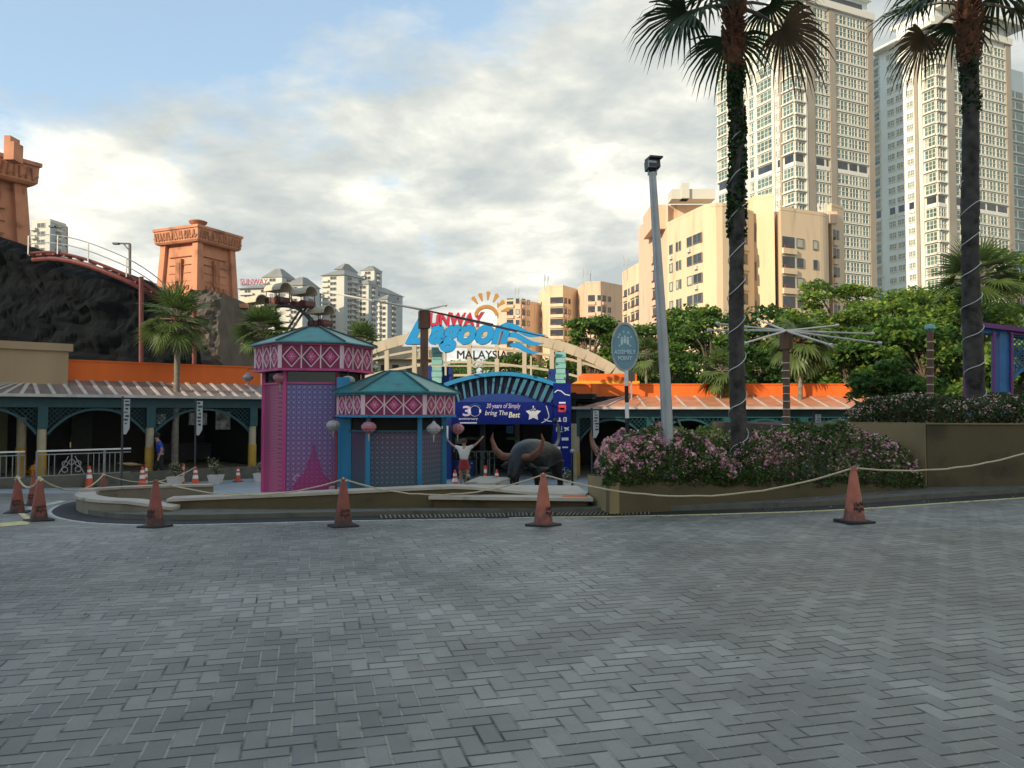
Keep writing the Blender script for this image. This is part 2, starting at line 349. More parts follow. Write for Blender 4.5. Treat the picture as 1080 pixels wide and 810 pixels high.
def put_windows(root, items, name='window', cap=100, label=None):
    """items: (mesh, world location, rz, priority); the nearest become parts, the rest one mesh"""
    items = sorted(items, key=lambda t: t[3]); im = rootmat(root).inverted(); rr = root.rotation_euler.z
    for me, p, rz, _ in items[:cap]:
        o = bpy.data.objects.new(name, me); col.objects.link(o); o.parent = root; o.location = im @ Vector(p); o.rotation_euler = (0, 0, rz-rr)
    rest = items[cap:]
    if rest:
        b = MB(); mats = []
        for me, p, rz, _ in rest:
            M_ = im @ Matrix.Translation(p) @ Matrix.Rotation(rz, 4, 'Z'); base = len(b.v)
            b.v += [tuple(M_ @ v.co) for v in me.vertices]
            mm = []
            for m in me.materials:
                if m not in mats: mats.append(m)
                mm.append(mats.index(m))
            for f in me.polygons: b.f.append(tuple(i+base for i in f.vertices)); b.m.append(mm[f.material_index])
        o = b.build(name, mats, root, local=True); o['kind'] = 'stuff'
# ------------------------------------------------------------------ palette
M_conc = mat('aged_concrete', (.20, .18, .13), .85, var=.25, scale=2, bump=.4, bscale=30, dirt=(.13, .115, .075))
M_cap = mat('pale_stone_cap', (.42, .37, .30), .7, var=.2, scale=3, bump=.2, dirt=(.26, .22, .16))
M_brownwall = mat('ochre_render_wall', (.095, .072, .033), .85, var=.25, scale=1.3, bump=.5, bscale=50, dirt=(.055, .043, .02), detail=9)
M_tanwall = mat('lit_tan_render_wall', (.23, .175, .085), .85, var=.2, scale=1.3, bump=.4, bscale=50, dirt=(.18, .14, .07), detail=9)  # lighter copy of the ochre wall, light put into the colour
M_kerb = mat('kerb_stone', (.105, .10, .078), .85, var=.3, scale=4, bump=.5, bscale=60, dirt=(.07, .065, .05))
M_gutter = mat('shadowed_gutter_concrete', (.018, .019, .018), .8, var=.3, scale=3, bump=.3)  # near-black colour paints the gutter's shadow into the channel
M_yline = mat('worn_yellow_paint', (.55, .47, .22), .7, var=.3, scale=14, dirt=(.25, .23, .16))
M_wline = mat('worn_white_paint', (.42, .42, .38), .7, var=.3, scale=14, dirt=(.22, .22, .2))
M_iron = mat('dark_iron', (.02, .022, .022), .5, .6, var=.2)
M_plat = mat('beige_stone_paving', (.46, .41, .32), .7, var=.12, scale=2.5, bump=.15, dirt=(.34, .29, .21))
M_teal = mat('teal_paint', (.008, .065, .078), .45, var=.15, scale=5)
M_tealroof = mat('teal_metal_roof', (.022, .19, .175), .34, .4, var=.25, scale=5, dirt=(.03, .12, .11), detail=9)
M_paleroof = mat('lit_teal_metal_roof', (.04, .24, .235), .32, .2, var=.12, scale=4)  # unused lit copy of the teal roof, sky sheen in its colour
M_cyan = mat('cyan_paint', (.015, .20, .40), .4, var=.12, scale=4)
M_blue = mat('royal_blue_paint', (.008, .034, .17), .6, spec=.3, var=.12, scale=4)
M_dblue = mat('deep_blue_paint', (.004, .010, .05), .45, var=.12, scale=4)
M_kblue = mat('kiosk_blue_paint', (.015, .20, .38), .45, var=.2, scale=6, streak=True, dirt=(.02, .13, .22), detail=9)
M_mag = mat('magenta_panel', (.24, .012, .075), .5, var=.25, scale=6, streak=True, dirt=(.14, .012, .045), detail=9)
M_pink = mat('pink_panel', (.50, .06, .21), .5, var=.2, scale=6, streak=True, dirt=(.30, .05, .14), detail=9)
M_wpink = mat('pale_pink_strips', (.75, .55, .60), .5, var=.08)
M_white = mat('white_paint', (.75, .74, .70), .5, var=.08)
M_orange = mat('orange_render', (.72, .135, .012), .7, var=.08, scale=2, streak=True)
M_yellow = mat('yellow_render', (.75, .34, .02), .7, var=.08)
M_beige = mat('beige_render', (.36, .26, .15), .8, var=.12, scale=1.2, streak=True)
M_canopyo = mat('orange_canopy_sheet', (.48, .20, .10), .5, .1, var=.2, scale=2.5)
M_canopy = mat('corrugated_canopy', (.19, .15, .135), .5, .1, var=.25, scale=2.5)
M_canopyr = mat('canopy_battens', (.46, .42, .38), .5, var=.2)
M_dark = mat('shaded_interior', (.008, .008, .008), .9, var=.3)  # near-black colour stands in for shade inside and under roofs
M_black = mat('black_rubber', (.012, .012, .012), .7, var=.2)
M_cream = mat('cream_steel', (.46, .40, .29), .55, var=.1, scale=2, streak=True)
M_tanc = mat('tan_column', (.42, .36, .24), .7, var=.12)
M_ycol = mat('yellow_column_base', (.45, .27, .04), .7, var=.2)
M_grey = mat('galvanised_steel', (.34, .36, .36), .42, .35, var=.12, scale=3)
M_dgrey = mat('dark_grey_metal', (.05, .052, .055), .45, .4, var=.15)
M_wood = mat('weathered_timber', (.14, .075, .045), .8, var=.4, scale=7, streak=True)
M_rope = mat('beige_rope', (.50, .42, .28), .9, var=.25, scale=60)
M_trunk = mat('dark_palm_trunk', (.040, .036, .031), .95, var=1.1, scale=5, bump=1, bscale=38, dirt=(.010, .009, .008), detail=10)
M_ltrunk = mat('grey_palm_trunk', (.16, .14, .11), .9, var=.35, scale=10, bump=.6, bscale=40)
M_bark = mat('tree_bark', (.12, .09, .06), .9, var=.3, scale=6, bump=.6)
M_boot = mat('fibrous_palm_boots', (.19, .085, .045), .9, var=.5, scale=14, bump=1, bscale=50)
M_soil = mat('planter_soil', (.06, .045, .03), .95, var=.3)
M_temple = mat('terracotta_temple_stone', (.50, .225, .125), .85, var=.25, scale=.9, bump=.6, bscale=6, dirt=(.27, .10, .055), detail=9)
M_temple2 = mat('terracotta_relief', (.38, .16, .085), .85, var=.3, scale=2, bump=.6, bscale=8)
M_rock = mat('shaded_black_rock', (.0045, .006, .007), 1.0, spec=.12, var=.6, scale=.8, bump=1, bscale=3, dirt=(.003, .0035, .0045), detail=10)  # near-black colour also stands in for the shade on the cliff
M_rockg = mat('grey_rock', (.085, .07, .055), .85, var=.5, scale=.9, bump=1, bscale=3, dirt=(.05, .045, .04), detail=10)
M_redsteel = mat('dark_red_track', (.12, .025, .022), .5, .2, var=.2)
M_signb = mat('sign_cyan_blue', (.01, .25, .55), .4, var=.06)
M_signr = mat('sign_red', (.50, .02, .05), .45, var=.06)
M_navy = mat('navy_letters', (.015, .018, .03), .5, var=.1)
M_gold = mat('gold_sun_rays', (.48, .24, .06), .45, var=.1)
M_banner = mat('banner_blue_vinyl', (.007, .016, .14), .9, spec=.1, var=.15, scale=1.5)
G1 = leafmat('leaf_mid_green', (.10, .19, .035), trans=.4); G2 = leafmat('leaf_dark_green', (.05, .115, .025), trans=.4); G3 = leafmat('leaf_yellow_green', (.21, .29, .045), trans=.4)
G4 = leafmat('leaf_deep', (.018, .042, .012)); G5 = leafmat('leaf_bluegreen', (.04, .09, .035))
PK = leafmat('pink_bracts', (.78, .44, .52), .25, .25); PK2 = leafmat('magenta_bracts', (.66, .20, .42), .25, .25); PK3 = leafmat('salmon_bracts', (.76, .55, .42), .25, .25)
BR = leafmat('bronze_leaves', (.07, .05, .025), .3, .2)
PF = leafmat('palm_frond_dark', (.030, .055, .020), .3, .15, .4); PFm = leafmat('palm_frond_mid', (.085, .13, .035), .3, .3, .45); PFd = leafmat('dead_frond', (.14, .09, .045), .3, .1)

# ------------------------------------------------------------------ ground
def grid(name, xs, ys, zf, m, label=None):
    b = MB(); b.v = [(x, y, zf(x, y)) for y in ys for x in xs]; nx = len(xs)
    b.f = [(j*nx+i, j*nx+i+1, (j+1)*nx+i+1, (j+1)*nx+i) for j in range(len(ys)-1) for i in range(nx-1)]; b.m = [0]*len(b.f)
    o = b.build(name, m); o['kind'] = 'structure'; return o
fr = lambda a, b, s: list(np.arange(a, b+s/2, s))
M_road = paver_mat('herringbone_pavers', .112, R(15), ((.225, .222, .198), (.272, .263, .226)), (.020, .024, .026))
M_plaza = mat('plaza_paving', (.26, .29, .31), .6, var=.2, scale=1.5, bump=.2, dirt=(.13, .145, .15))
M_ground = mat('ground_asphalt', (.06, .062, .06), .9, var=.2, scale=.3)
grid('ground', [-1500, -400, -120]+fr(-60, 60, 2)+[120, 400, 1500], [-1500, -300, -60, -20]+fr(-10, 44, 1)+[60, 200, 600, 2000], lambda x, y: h(x, y)-.06, M_ground)
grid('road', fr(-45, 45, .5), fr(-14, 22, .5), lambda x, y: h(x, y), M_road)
grid('plaza', fr(-45, 45, .75), fr(21.5, 44, .75), lambda x, y: h(x, y)+.004, M_plaza)

# road edge: outer kerb path, in the photograph's order from the left tip to the right
EDGE = [G(*p) for p in [(98, 527), (72, 531), (57, 538), (60, 544), (80, 549), (110, 552), (165, 553.5), (230, 552.5), (290, 551), (350, 549.5), (460, 547.5), (560, 545.5), (640, 544.5), (740, 542.5), (840, 539.5), (910, 536), (975, 531.5), (1080, 524.5)]]
EDGE.append(EDGE[-1]+(EDGE[-1]-EDGE[-2])*4)
def resample(P, st):
    out = [P[0]]
    # Catmull-Rom
    Q = [P[0]*2-P[1]]+list(P)+[P[-1]*2-P[-2]]
    for i in range(1, len(Q)-2):
        n = max(1, int((Q[i+1]-Q[i]).length/st))
        for k in range(1, n+1):
            t = k/n; a, b, c, d = Q[i-1:i+3]
            out.append(.5*((2*b)+(c-a)*t+(2*a-5*b+4*c-d)*t*t+(3*b-a-3*c+d)*t**3))
    return out
EDGE = resample(EDGE, .35)
def nrm(P, i):
    d = P[min(i+1, len(P)-1)]-P[max(i-1, 0)]; d.z = 0; d.normalize(); return Vector((-d.y, d.x, 0))
def ribbon(b, P, o0, o1, z0, z1, i0=0, i1=None, mi=0, top=None):
    """solid strip between offsets o0..o1 to the left of the path; bottom z0, top z1 above the terrain"""
    i1 = len(P)-1 if i1 is None else i1; vs = []; fs = []
    for i in range(i0, i1+1):
        n = nrm(P, i); a, c = P[i]+n*o0, P[i]+n*o1
        za = h(P[i].x, P[i].y)
        T = za+z1 if top is None else top(P[i])
        vs += [(a.x, a.y, za+z0), (a.x, a.y, T), (c.x, c.y, T), (c.x, c.y, za+z0)]
    for k in range(i1-i0):
        q = 4*k; fs += [(q, q+4, q+5, q+1), (q+1, q+5, q+6, q+2), (q+2, q+6, q+7, q+3)]
    fs += [(0, 1, 2, 3), tuple(4*(i1-i0)+k for k in (3, 2, 1, 0))]
    return b.add(vs, fs, mi)
b = MB(); ribbon(b, EDGE, -.02, .42, -.05, .010, 2); o = b.build('gutter', M_gutter); o['kind'] = 'structure'
b = MB(); ribbon(b, EDGE, .42, .72, -.05, .09, 2); o = b.build('kerb', M_kerb); o['kind'] = 'structure'
ia = min(range(len(EDGE)), key=lambda i: abs(EDGE[i].x-1.7)+(0 if EDGE[i].y > 5 else 9))
b = MB(); ribbon(b, EDGE, .722, 2.3, -.05, .075, 9, ia+3); o = b.build('pavement', M_kerb); o['kind'] = 'structure'
b = MB(); ribbon(b, EDGE, .722, 2.0, -.05, .082, ia+4); o = b.build('verge', M_kerb); o['kind'] = 'structure'
b = MB(); ribbon(b, EDGE, -.10, -.022, -.01, .006, ia-4); o = b.build('yellow_line', M_yline); o['kind'] = 'structure'
b = MB(); ribbon(b, EDGE, -.09, -.022, -.01, .006, 6, ia-5); o = b.build('white_line', M_wline); o['kind'] = 'structure'
# yellow corner mark on the left
def gpoly(name, pix, m, dz=.006):
    P = [G(*p) for p in pix]; b = MB(); b.add([(p.x, p.y, p.z+dz) for p in P], [tuple(range(len(P)))][:1]); o = b.build(name, m); o['kind'] = 'structure'
gpoly('yellow_mark', [(0, 556), (0, 552), (34, 549), (30, 553.5)], M_yline); gpoly('yellow_mark', [(18, 541), (25, 541), (34, 547), (26, 548)], M_yline)
gpoly('white_mark', [(28, 536), (64, 528), (70, 529), (32, 538)], M_wline)
# drain grate in the gutter
dr = thing('drain_grate', 'dark slotted drain grate along the kerb beside the hedge planter', 'drain grate', G(620, 543))
b = MB(); b2 = MB(); ib = min(range(len(EDGE)), key=lambda i: abs(EDGE[i].x-2.3)+(0 if EDGE[i].y > 5 else 9)); ic = min(range(len(EDGE)), key=lambda i: abs(EDGE[i].x+.3)+(0 if 10 < EDGE[i].y < 12.5 else 9))
ribbon(b2, EDGE, .03, .39, -.02, .016, ic, ib)
L_ = 0
for i in range(ic, ib):
    p, q = EDGE[i], EDGE[i+1]; n = nrm(EDGE, i)
    for k in range(6):
        c = p.lerp(q, k/6); c.z = h(c.x, c.y); b.bar(c+n*.04+Vector((0, 0, .024)), c+n*.38+Vector((0, 0, .024)), .022, .016)
b2.build('drain_channel', M_black, dr); b.build('grating', M_conc, dr)

# low walls of the island
def wallpath(name, label, pix, ztop, th, m, capm, lab2=None, capo=.03, flush=True):
    P = resample([G(*p, dz=.075) for p in pix], .3)
    t = thing(name, label, 'low wall', P[len(P)//2]); b = MB(); c = MB()
    tf = (lambda p: h(p.x, p.y)+ztop-.05) if not callable(ztop) else (lambda p: ztop(p)-.05)
    ribbon(b, P, 0, th, 0, 0, top=tf); ribbon(c, P, -capo, th+capo, 0, 0, top=lambda p: tf(p)+.05)
    # lift the cap's bottom to the wall's top
    for i in range(0, len(c.v), 4):
        zt = c.v[i+1][2]; x, y, _ = c.v[i]; c.v[i] = (x, y, zt-.048); x, y, _ = c.v[i+3]; c.v[i+3] = (x, y, zt-.048)
    b.build('wall_body', m, t); c.build('coping', capm, t); return t
wallpath('low_wall', 'low curved seat wall with pale coping at the left tip of the island', [(96, 527.5), (82, 531), (82, 536), (96, 540), (118, 542), (150, 543), (181, 543)], lambda p: h(p.x, p.y)+.30-.15*sstep(-6.4, -5.0, p.x), .30, M_conc, M_cap)
wallpath('low_wall', 'long low brown wall in front of the two ticket kiosks', [(176, 541.5), (230, 541), (300, 540.5), (380, 539.5), (460, 538.5), (540, 537), (618, 535)], lambda p: .29 - .03*max(0, -p.x-1.0) - .13*sstep(-1.2, .8, p.x), .35, M_brownwall, M_cap)
wallpath('low_wall', 'short pale-capped wall behind the island tip, beside the cones', [(98, 530), (125, 527.5), (160, 525.5), (225, 523.5)], .36, .28, M_conc, M_cap)

# raised beige platform between kiosks and planter
b = MB(); PP = [at(452, 526, 13.2), at(480, 512, 15.4), at(622, 512, 15.2), at(640, 524, 12.9)]
poly = [(-1.45, 13.4), (-1.25, 15.6), (1.30, 15.3), (1.38, 13.1)]
b.prism(poly, .075, .13); o = b.build('platform', M_plat); o['kind'] = 'structure'; b = MB(); b.prism([(-1.36, 13.5), (-1.2, 15.5), (1.22, 15.2), (1.3, 13.2)], -.4, .074); o = b.build('platform_shadow_base', M_brownwall); o['kind'] = 'structure'  # dark riser stands in for the shadow gap under the slab
b = MB(); b.prism([(.85, 13.3), (1.3, 13.25), (1.3, 13.9), (1.0, 13.8)], .13, .136); b.build('orange_mark', M_orange)['kind'] = 'structure'

# hedge planter and tall retaining wall
Fl, Fr_ = Vector((1.58, 12.45, 0)), Vector((7.62, 14.15, 0)); Bl, Br = Vector((1.35, 13.75, 0)), Vector((7.0, 15.6, 0))
pl = thing('hedge_planter', 'long low brown planter box under the pink flowering hedge', 'planter', (4.5, 13.6, .1))
zt = lambda x: .47-.036*(x-1.58)
b = MB(); tk = .16
def wallseg(b, A, B, th, z0, zf, mi=0):
    d = (B-A).normalized(); n = Vector((-d.y, d.x, 0))
    q = [A, B, B+n*th, A+n*th]; b.add([(p.x, p.y, z0) for p in q]+[(p.x, p.y, zf(p.x)) for p in q], [(3, 2, 1, 0), (4, 5, 6, 7), (0, 1, 5, 4), (1, 2, 6, 5), (2, 3, 7, 6), (3, 0, 4, 7)], mi)
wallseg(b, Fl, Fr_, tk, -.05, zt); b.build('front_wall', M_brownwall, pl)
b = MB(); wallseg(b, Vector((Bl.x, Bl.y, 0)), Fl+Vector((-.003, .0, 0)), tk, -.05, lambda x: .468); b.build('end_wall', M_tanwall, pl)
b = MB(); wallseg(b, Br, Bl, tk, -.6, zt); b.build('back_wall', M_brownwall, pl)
b = MB(); b.add([(Fl.x+.1, Fl.y+.1, .40), (Fr_.x, Fr_.y+.1, .19), (Br.x, Br.y, .19), (Bl.x+.1, Bl.y, .40)], [(0, 1, 2, 3)]); b.build('soil', M_soil, pl)
rw = thing('retaining_wall', 'tall ochre retaining wall at the right with rope hung in front', 'retaining wall', (9, 14.2, 0))
C0 = Vector((7.68, 14.25, 0)); CA = Vector((6.75, 16.4, 0)); CB = Vector((16, 13.0, 0))
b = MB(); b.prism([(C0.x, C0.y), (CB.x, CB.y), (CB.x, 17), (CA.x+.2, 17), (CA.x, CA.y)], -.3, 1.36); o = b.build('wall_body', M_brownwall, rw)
b = MB(); wallseg(b, CA+Vector((-.02, -.01, 0)), C0+Vector((-.02, -.01, 0)), -.02, -.2, lambda x: 1.36); b.build('side_panel', M_tanwall, rw)  # lit side of the same wall, painted as a lighter tan face
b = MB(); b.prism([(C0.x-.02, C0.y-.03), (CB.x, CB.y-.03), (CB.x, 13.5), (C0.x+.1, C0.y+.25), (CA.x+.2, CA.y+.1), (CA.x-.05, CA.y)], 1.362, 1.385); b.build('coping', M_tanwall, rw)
b = MB(); m_ = CA.lerp(C0, .62); b.bar((m_.x-.01, m_.y-.012, .1), (m_.x-.01, m_.y-.012, 1.36), .03); b.build('joint', M_iron, rw)
b = MB(); b.prism([(7.9, 14.5), (30, 13.0), (60, 34), (60, 60), (8, 60), (8, 17.2)], -1, 1.2); o = b.build('terrain', M_soil); o['kind'] = 'structure'

# ------------------------------------------------------------------ bushes
def bush(name, label, prof, y0, y1, zb, size, n, mats, pk, seed, cat='bush', group=None, noisef=.18, stem=True, x0=None, x1=None):
    """prof: list of (x, top z) ; the crown fills the volume y0..y1 under a rounded top"""
    g = np.random.default_rng(seed); xs = np.array([p[0] for p in prof]); zs = np.array([p[1] for p in prof])
    cx, cyy = xs.mean(), (y0(xs.mean())+y1(xs.mean()))/2
    t = thing(name, label, cat, (cx, cyy, zb(cx)), group=group)
    C = []; mi = []
    while len(C) < n:
        x = g.uniform(xs[0], xs[-1]); v = g.uniform(0, 1); ya, yb = y0(x), y1(x); top = np.interp(x, xs, zs); base = zb(x)
        prof_v = (1-abs(2*v-1)**3.2)**.5
        lump = mnoise.noise(Vector((x*2.2, v*2.2+seed, 0)))*noisef*1.2+mnoise.noise(Vector((x*6, v*5, seed)))*noisef*.6
        T = base+(top-base)*(.35+.65*prof_v)+lump
        u = g.uniform(0, 1)
        if u < .62: z = T-abs(g.normal(0, .05)); yy = ya+(yb-ya)*v
        else:
            z = base+(T-base)*g.uniform(0, 1); k = .10+.08*mnoise.noise(Vector((x*3, z*3, seed*1.3))); tt = min(1, max(0, (z-base)/(T-base+.01))); vv = .5*(1-(1-tt**3.5)**.5)*.9 - .06*math.sin(math.pi*min(1, tt*1.2))
            yy = ya+(yb-ya)*vv+abs(g.normal(0, .05))-k*.8 if g.random() < .85 else yb-abs(g.normal(0, .1))
        C.append((x, yy, z)); hz = (z-base)/max(.1, top-base)
        cl = mnoise.noise(Vector((x*1.6+seed, yy*1.6, z*1.6)))*.5+.5
        fi = mnoise.noise(Vector((x*6.5+seed, yy*6.5, z*6.5)))*.5+.5; p = pk*1.25*max(0, min(1, (hz-.2)*1.8))*max(0, min(1.3, (cl-.26)*3.2))*max(.08, min(1, (fi-.40)*6))+pk*.05
        r_ = g.random()
        if r_ < p: mi.append(3+int(g.choice(3, p=[.45, .2, .35])))
        else: mi.append(int(g.choice(3, p=[.4, .35, .25])))
    leaves('foliage', C, size, list(mats), t, seed, mi=mi, up=.3, aspect=1.6)
    b = MB()
    for k in range(max(3, int((xs[-1]-xs[0])/.35))):
        x = xs[0]+(k+.5)*.35; 
        if x > xs[-1]: break
        y = (y0(x)+y1(x))/2; z0 = zb(x); top = np.interp(x, xs, zs)
        for q in range(3):
            b.tube([(x, y, z0), (x+rnd.uniform(-.1, .1), y+rnd.uniform(-.15, .15), (z0+top)/2), (x+rnd.uniform(-.2, .2), y+rnd.uniform(-.3, .3), top-.12)], [.02, .013, .006], 5)
    b.build('stems', M_bark, t); return t
fy = lambda x: 12.45+.281*(x-1.58)+.06; ry = lambda x: fy(x)+1.15
X_ = lambda px, Y: (px-540)/F*Y
hm = [G1, G2, BR, PK, PK2, PK3]
pr1 = [(X_(631, 12.9), .75), (X_(637, 12.9), 1.06), (X_(655, 13), 1.20), (X_(690, 13.1), 1.27), (X_(715, 13.1), 1.28), (X_(740, 13.2), 1.12), (X_(765, 13.3), .85), (X_(772, 13.3), .6)]
bush('flowering_bush', 'pink flowering bush at the left end of the planter around the lamp post', pr1, fy, ry, lambda x: zt(x)-.06, .062, 15000, hm, .85, 3)
pr2 = [(X_(764, 13.4), .62), (X_(780, 13.5), 1.05), (X_(810, 13.6), 1.24), (X_(850, 13.8), 1.36), (X_(890, 13.9), 1.36), (X_(920, 14.1), 1.26), (X_(945, 14.2), 1.08), (X_(958, 14.3), .85), (X_(966, 14.3), .5)]
bush('flowering_bush', 'darker mounded bush with magenta flowers right of the palm trunk', pr2, fy, ry, lambda x: zt(x)-.06, .062, 17000, hm, .5, 4)
pr3 = [(X_(690, 14.2), .9), (X_(710, 14.2), 1.22), (X_(745, 14.3), 1.24), (X_(790, 14.4), 1.2), (X_(815, 14.5), 1.1)]
bush('flowering_bush', 'green bush behind the pink one with few flowers beside the palm', pr3, lambda x: fy(x)+.9, lambda x: fy(x)+1.9, lambda x: .35, .062, 6500, [G3, G1, G2, PK3, PK, PK3], .25, 5)
pr4 = [(X_(905, 15.6), 1.62), (X_(925, 15.6), 1.86), (X_(960, 15.4), 1.93), (X_(1000, 15.2), 1.90), (X_(1040, 15), 1.86), (X_(1080, 15), 1.9), (X_(1150, 15), 1.9)]
bush('hedge', 'dark clipped hedge of small leaves on top of the retaining wall', pr4, lambda x: 14.4-.02*(x-7.7)+max(0, (8.2-x))*1.2, lambda x: 16.3, lambda x: 1.38, .055, 22000, [G2, BR, G4, PK3, PK3, PK], .30, 6, cat='hedge', noisef=.10)
# ------------------------------------------------------------------ palms
def fan_crown(Rr, nf, nl, seed, droop=.35, pet=.45, elev=(80, -45), dead=0, wfac=1.0, flop=.5):
    """fan palm crown around the origin; returns MB with materials 0 leaf,1 petiole,2 dead"""
    g = random.Random(seed); b = MB()
    for k in range(nf):
        az = k*2.39996+g.uniform(-.2, .2); t = k/(nf-1); el = R(elev[0]+(elev[1]-elev[0])*t+g.uniform(-6, 6)); dd = Vector((math.cos(az)*math.cos(el), math.sin(az)*math.cos(el), math.sin(el)))
        L_ = Rr*pet*g.uniform(.85, 1.1); side = Vector((-math.sin(az), math.cos(az), 0)); hub = dd*L_; hub.z -= L_*.12
        mid = dd*L_*.5; b.tube([(0, 0, 0), mid, hub], [.022*Rr, .014*Rr, .010*Rr], 5, 1)
        el2 = el-.30-.25*t; fd = Vector((math.cos(az)*math.cos(el2), math.sin(az)*math.cos(el2), math.sin(el2))); up = side.cross(fd) if side.cross(fd).z > 0 else fd.cross(side)
        fr_ = Rr*(1-pet)*g.uniform(.9, 1.15); md = 2 if (t > .93 and dead) else 0; roll = g.uniform(-.35, .35)
        side2 = (side*math.cos(roll)+up*math.sin(roll)).normalized(); up2 = side2.cross(fd); up2 = up2 if up2.z > 0 else -up2
        for j in range(nl):
            a = R(-105+210*j/(nl-1)); ln = fr_*(1-.28*(abs(a)/R(105))**1.5)*g.uniform(.9, 1.05); d = fd*math.cos(a)+side2*math.sin(a); d.normalize()
            wd = fr_*.034*wfac*(2.2/ (nl/22)); pr = None; pos = Vector(hub); dv = d+up2*.12; segs = 4
            wn = d.cross(up2).normalized(); fold = up2*(.25 if j % 2 else -.25); wv = (wn+fold).normalized()
            pts = []
            for s_ in range(segs+1):
                u = s_/segs; ww = wd*(.35+1.1*u if u < .5 else 1.0*(1-u)*1.7+.04); pts.append((pos.copy(), ww))
                dv = (dv+Vector((0, 0, -droop*(u**flop)*g.uniform(.6, 1.3)))).normalized(); pos += dv*ln/segs
            vs = []; 
            for p_, ww in pts: vs += [p_-wv*ww*.5, p_+wv*ww*.5]
            b.add(vs, [(2*i, 2*i+1, 2*i+3, 2*i+2) for i in range(segs)], md)
    return b
def palm(name, label, base, top, r0, r1, Rr, nf, nl, seed, mats, trunkm, group, boots=None, vine=False, **kw):
    base, top = Vector(base), Vector(top); t = thing(name, label, 'palm tree', base, group=group); b = MB(); n = 14; pts = []; rs = []
    for i in range(n+1):
        u = i/n; p = base.lerp(top, u); p += Vector((math.sin(u*3.1+seed)*.06*(top-base).length/8, math.cos(u*2.3)*.04, 0))*math.sin(u*math.pi); pts.append(p); rs.append(r0+(r1-r0)*u+rnd.uniform(-.006, .006)*r0*10)
    rgs = [];  rp = []
    nr_ = int((top-base).length/.09) if r0 > .13 and Rr > 2.2 else n
    for k in range(nr_+1):
        u = k/nr_; i = min(n-1, int(u*n)); f_ = u*n-i; rp.append(pts[i].lerp(pts[i+1], f_)); rgs.append((rs[i]*(1-f_)+rs[i+1]*f_)*(1 if k % 2 else 1.055)+rnd.uniform(-.004, .004))
    b.tube(rp, rgs, 14); b.build('trunk', trunkm, t, smooth=True)
    cb = fan_crown(Rr, nf, nl, seed, **kw); cb.v = [tuple(Vector(v)+top) for v in cb.v]; cb.build('crown', mats, t)
    if boots:
        b = MB(); g = random.Random(seed); H = boots
        for k in range(150):
            u = g.random(); a = g.uniform(0, 6.28); p = top.lerp(base, 0)+Vector((0, 0, -H*u+.1)); rr = r1*(.95+.35*math.sin(math.pi*min(1, u*1.2)))
            o = p+Vector((math.cos(a)*rr, math.sin(a)*rr, 0)); q = o+Vector((math.cos(a)*.10, math.sin(a)*.10, g.uniform(-.05, .22))); b.bar(o-Vector((math.cos(a)*.05, math.sin(a)*.05, .08)), q, g.uniform(.05, .10), .02)
        b.lathe([(r1*1.0, -H), (r1*1.35, -H*.7), (r1*1.3, -H*.35), (r1*.9, .1)], top, 12); b.build('leaf_bases', M_boot, t)
    if vine:
        C = []; g = random.Random(seed+1)
        for k in range(vine[2]):
            u = vine[0]+(vine[1]-vine[0])*g.random(); a = g.uniform(0, 6.28); i = min(n-1, int(u*n)); p = pts[i].lerp(pts[i+1], u*n-i)
            if mnoise.noise(Vector((u*14, a*.8, seed))) < -.15: continue
            rr = rs[i]+g.uniform(-.01, .045); C.append(p+Vector((math.cos(a)*rr, math.sin(a)*rr, 0)))
        leaves('climbing_vine', C, .085, [G4, G2, PF], t, seed, up=0, aspect=1.3)
    return t, pts, rs
FM = [PF, M_ltrunk, PFd]; FMm = [PFm, M_ltrunk, PFd]
Yp = 13.75
p1, pts1, rs1 = palm('fan_palm', 'tall dark vine-covered fan palm rising from the pink hedge, left of the other tall palm', at(781, 500, Yp), at(774, 6, Yp), .150, .102, 2.25, 14, 28, 11, FM, M_trunk, 'tall fan palms wrapped in light strings', boots=1.25, vine=(.50, .87, 2800), droop=1.15, pet=.40, elev=(86, -16), flop=1.2, wfac=.9, dead=1)
Yq = 15.4
p2, pts2, rs2 = palm('fan_palm', 'tall dark fan palm on the raised wall at the right, before the glass towers', at(1030, 432, Yq), at(1021, 4, Yq), .175, .145, 2.4, 15, 28, 23, FM, M_trunk, 'tall fan palms wrapped in light strings', boots=1.35, vine=(.72, .90, 700), droop=1.15, pet=.40, elev=(86, -16), flop=1.2, wfac=.9, dead=1)
def spiral(label, pts, rs, u0, u1, turns, ph):
    P = []; n = len(pts)-1
    for k in range(int(turns*20)+1):
        s = k/(turns*20); u = u0+(u1-u0)*s; i = min(n-1, int(u*n)); p = pts[i].lerp(pts[i+1], u*n-i); a = ph+s*turns*2*math.pi; r = rs[i]+.022
        P.append(p+Vector((math.cos(a)*r, math.sin(a)*r, math.sin(a*2.1)*.02)))
    b = MB(); b.tube(P, .008, 5); o = b.build('light_string', mat('white_light_cord', (.62, .62, .58), .4), smooth=True); tag(o, label, 'string lights', 'light strings spiralling up palm trunks')
spiral('white light string spiralling up the palm trunk in the pink hedge', pts1, rs1, .02, .72, 8.6, 1)
spiral('white light string spiralling up the palm trunk on the raised wall', pts2, rs2, .0, .56, 7.2, 2.2)
G_ = 'smaller fan palms behind the arcade roofs'
palm('fan_palm', 'small bushy green fan palm in front of the black rock, trunk through the left canopy', on(185, 29, 0)+Vector((0, 0, 0)), at(187, 338, 29), .13, .09, 1.75, 34, 20, 5, FMm, M_ltrunk, G_, boots=.3, droop=.22, elev=(85, -50))
palm('fan_palm', 'wide green fan palm beside the terracotta tower and wheel', on(277, 40), at(277, 350, 40), .16, .13, 1.8, 44, 20, 6, FMm, M_ltrunk, G_, droop=.16, elev=(88, -42), wfac=1.3)
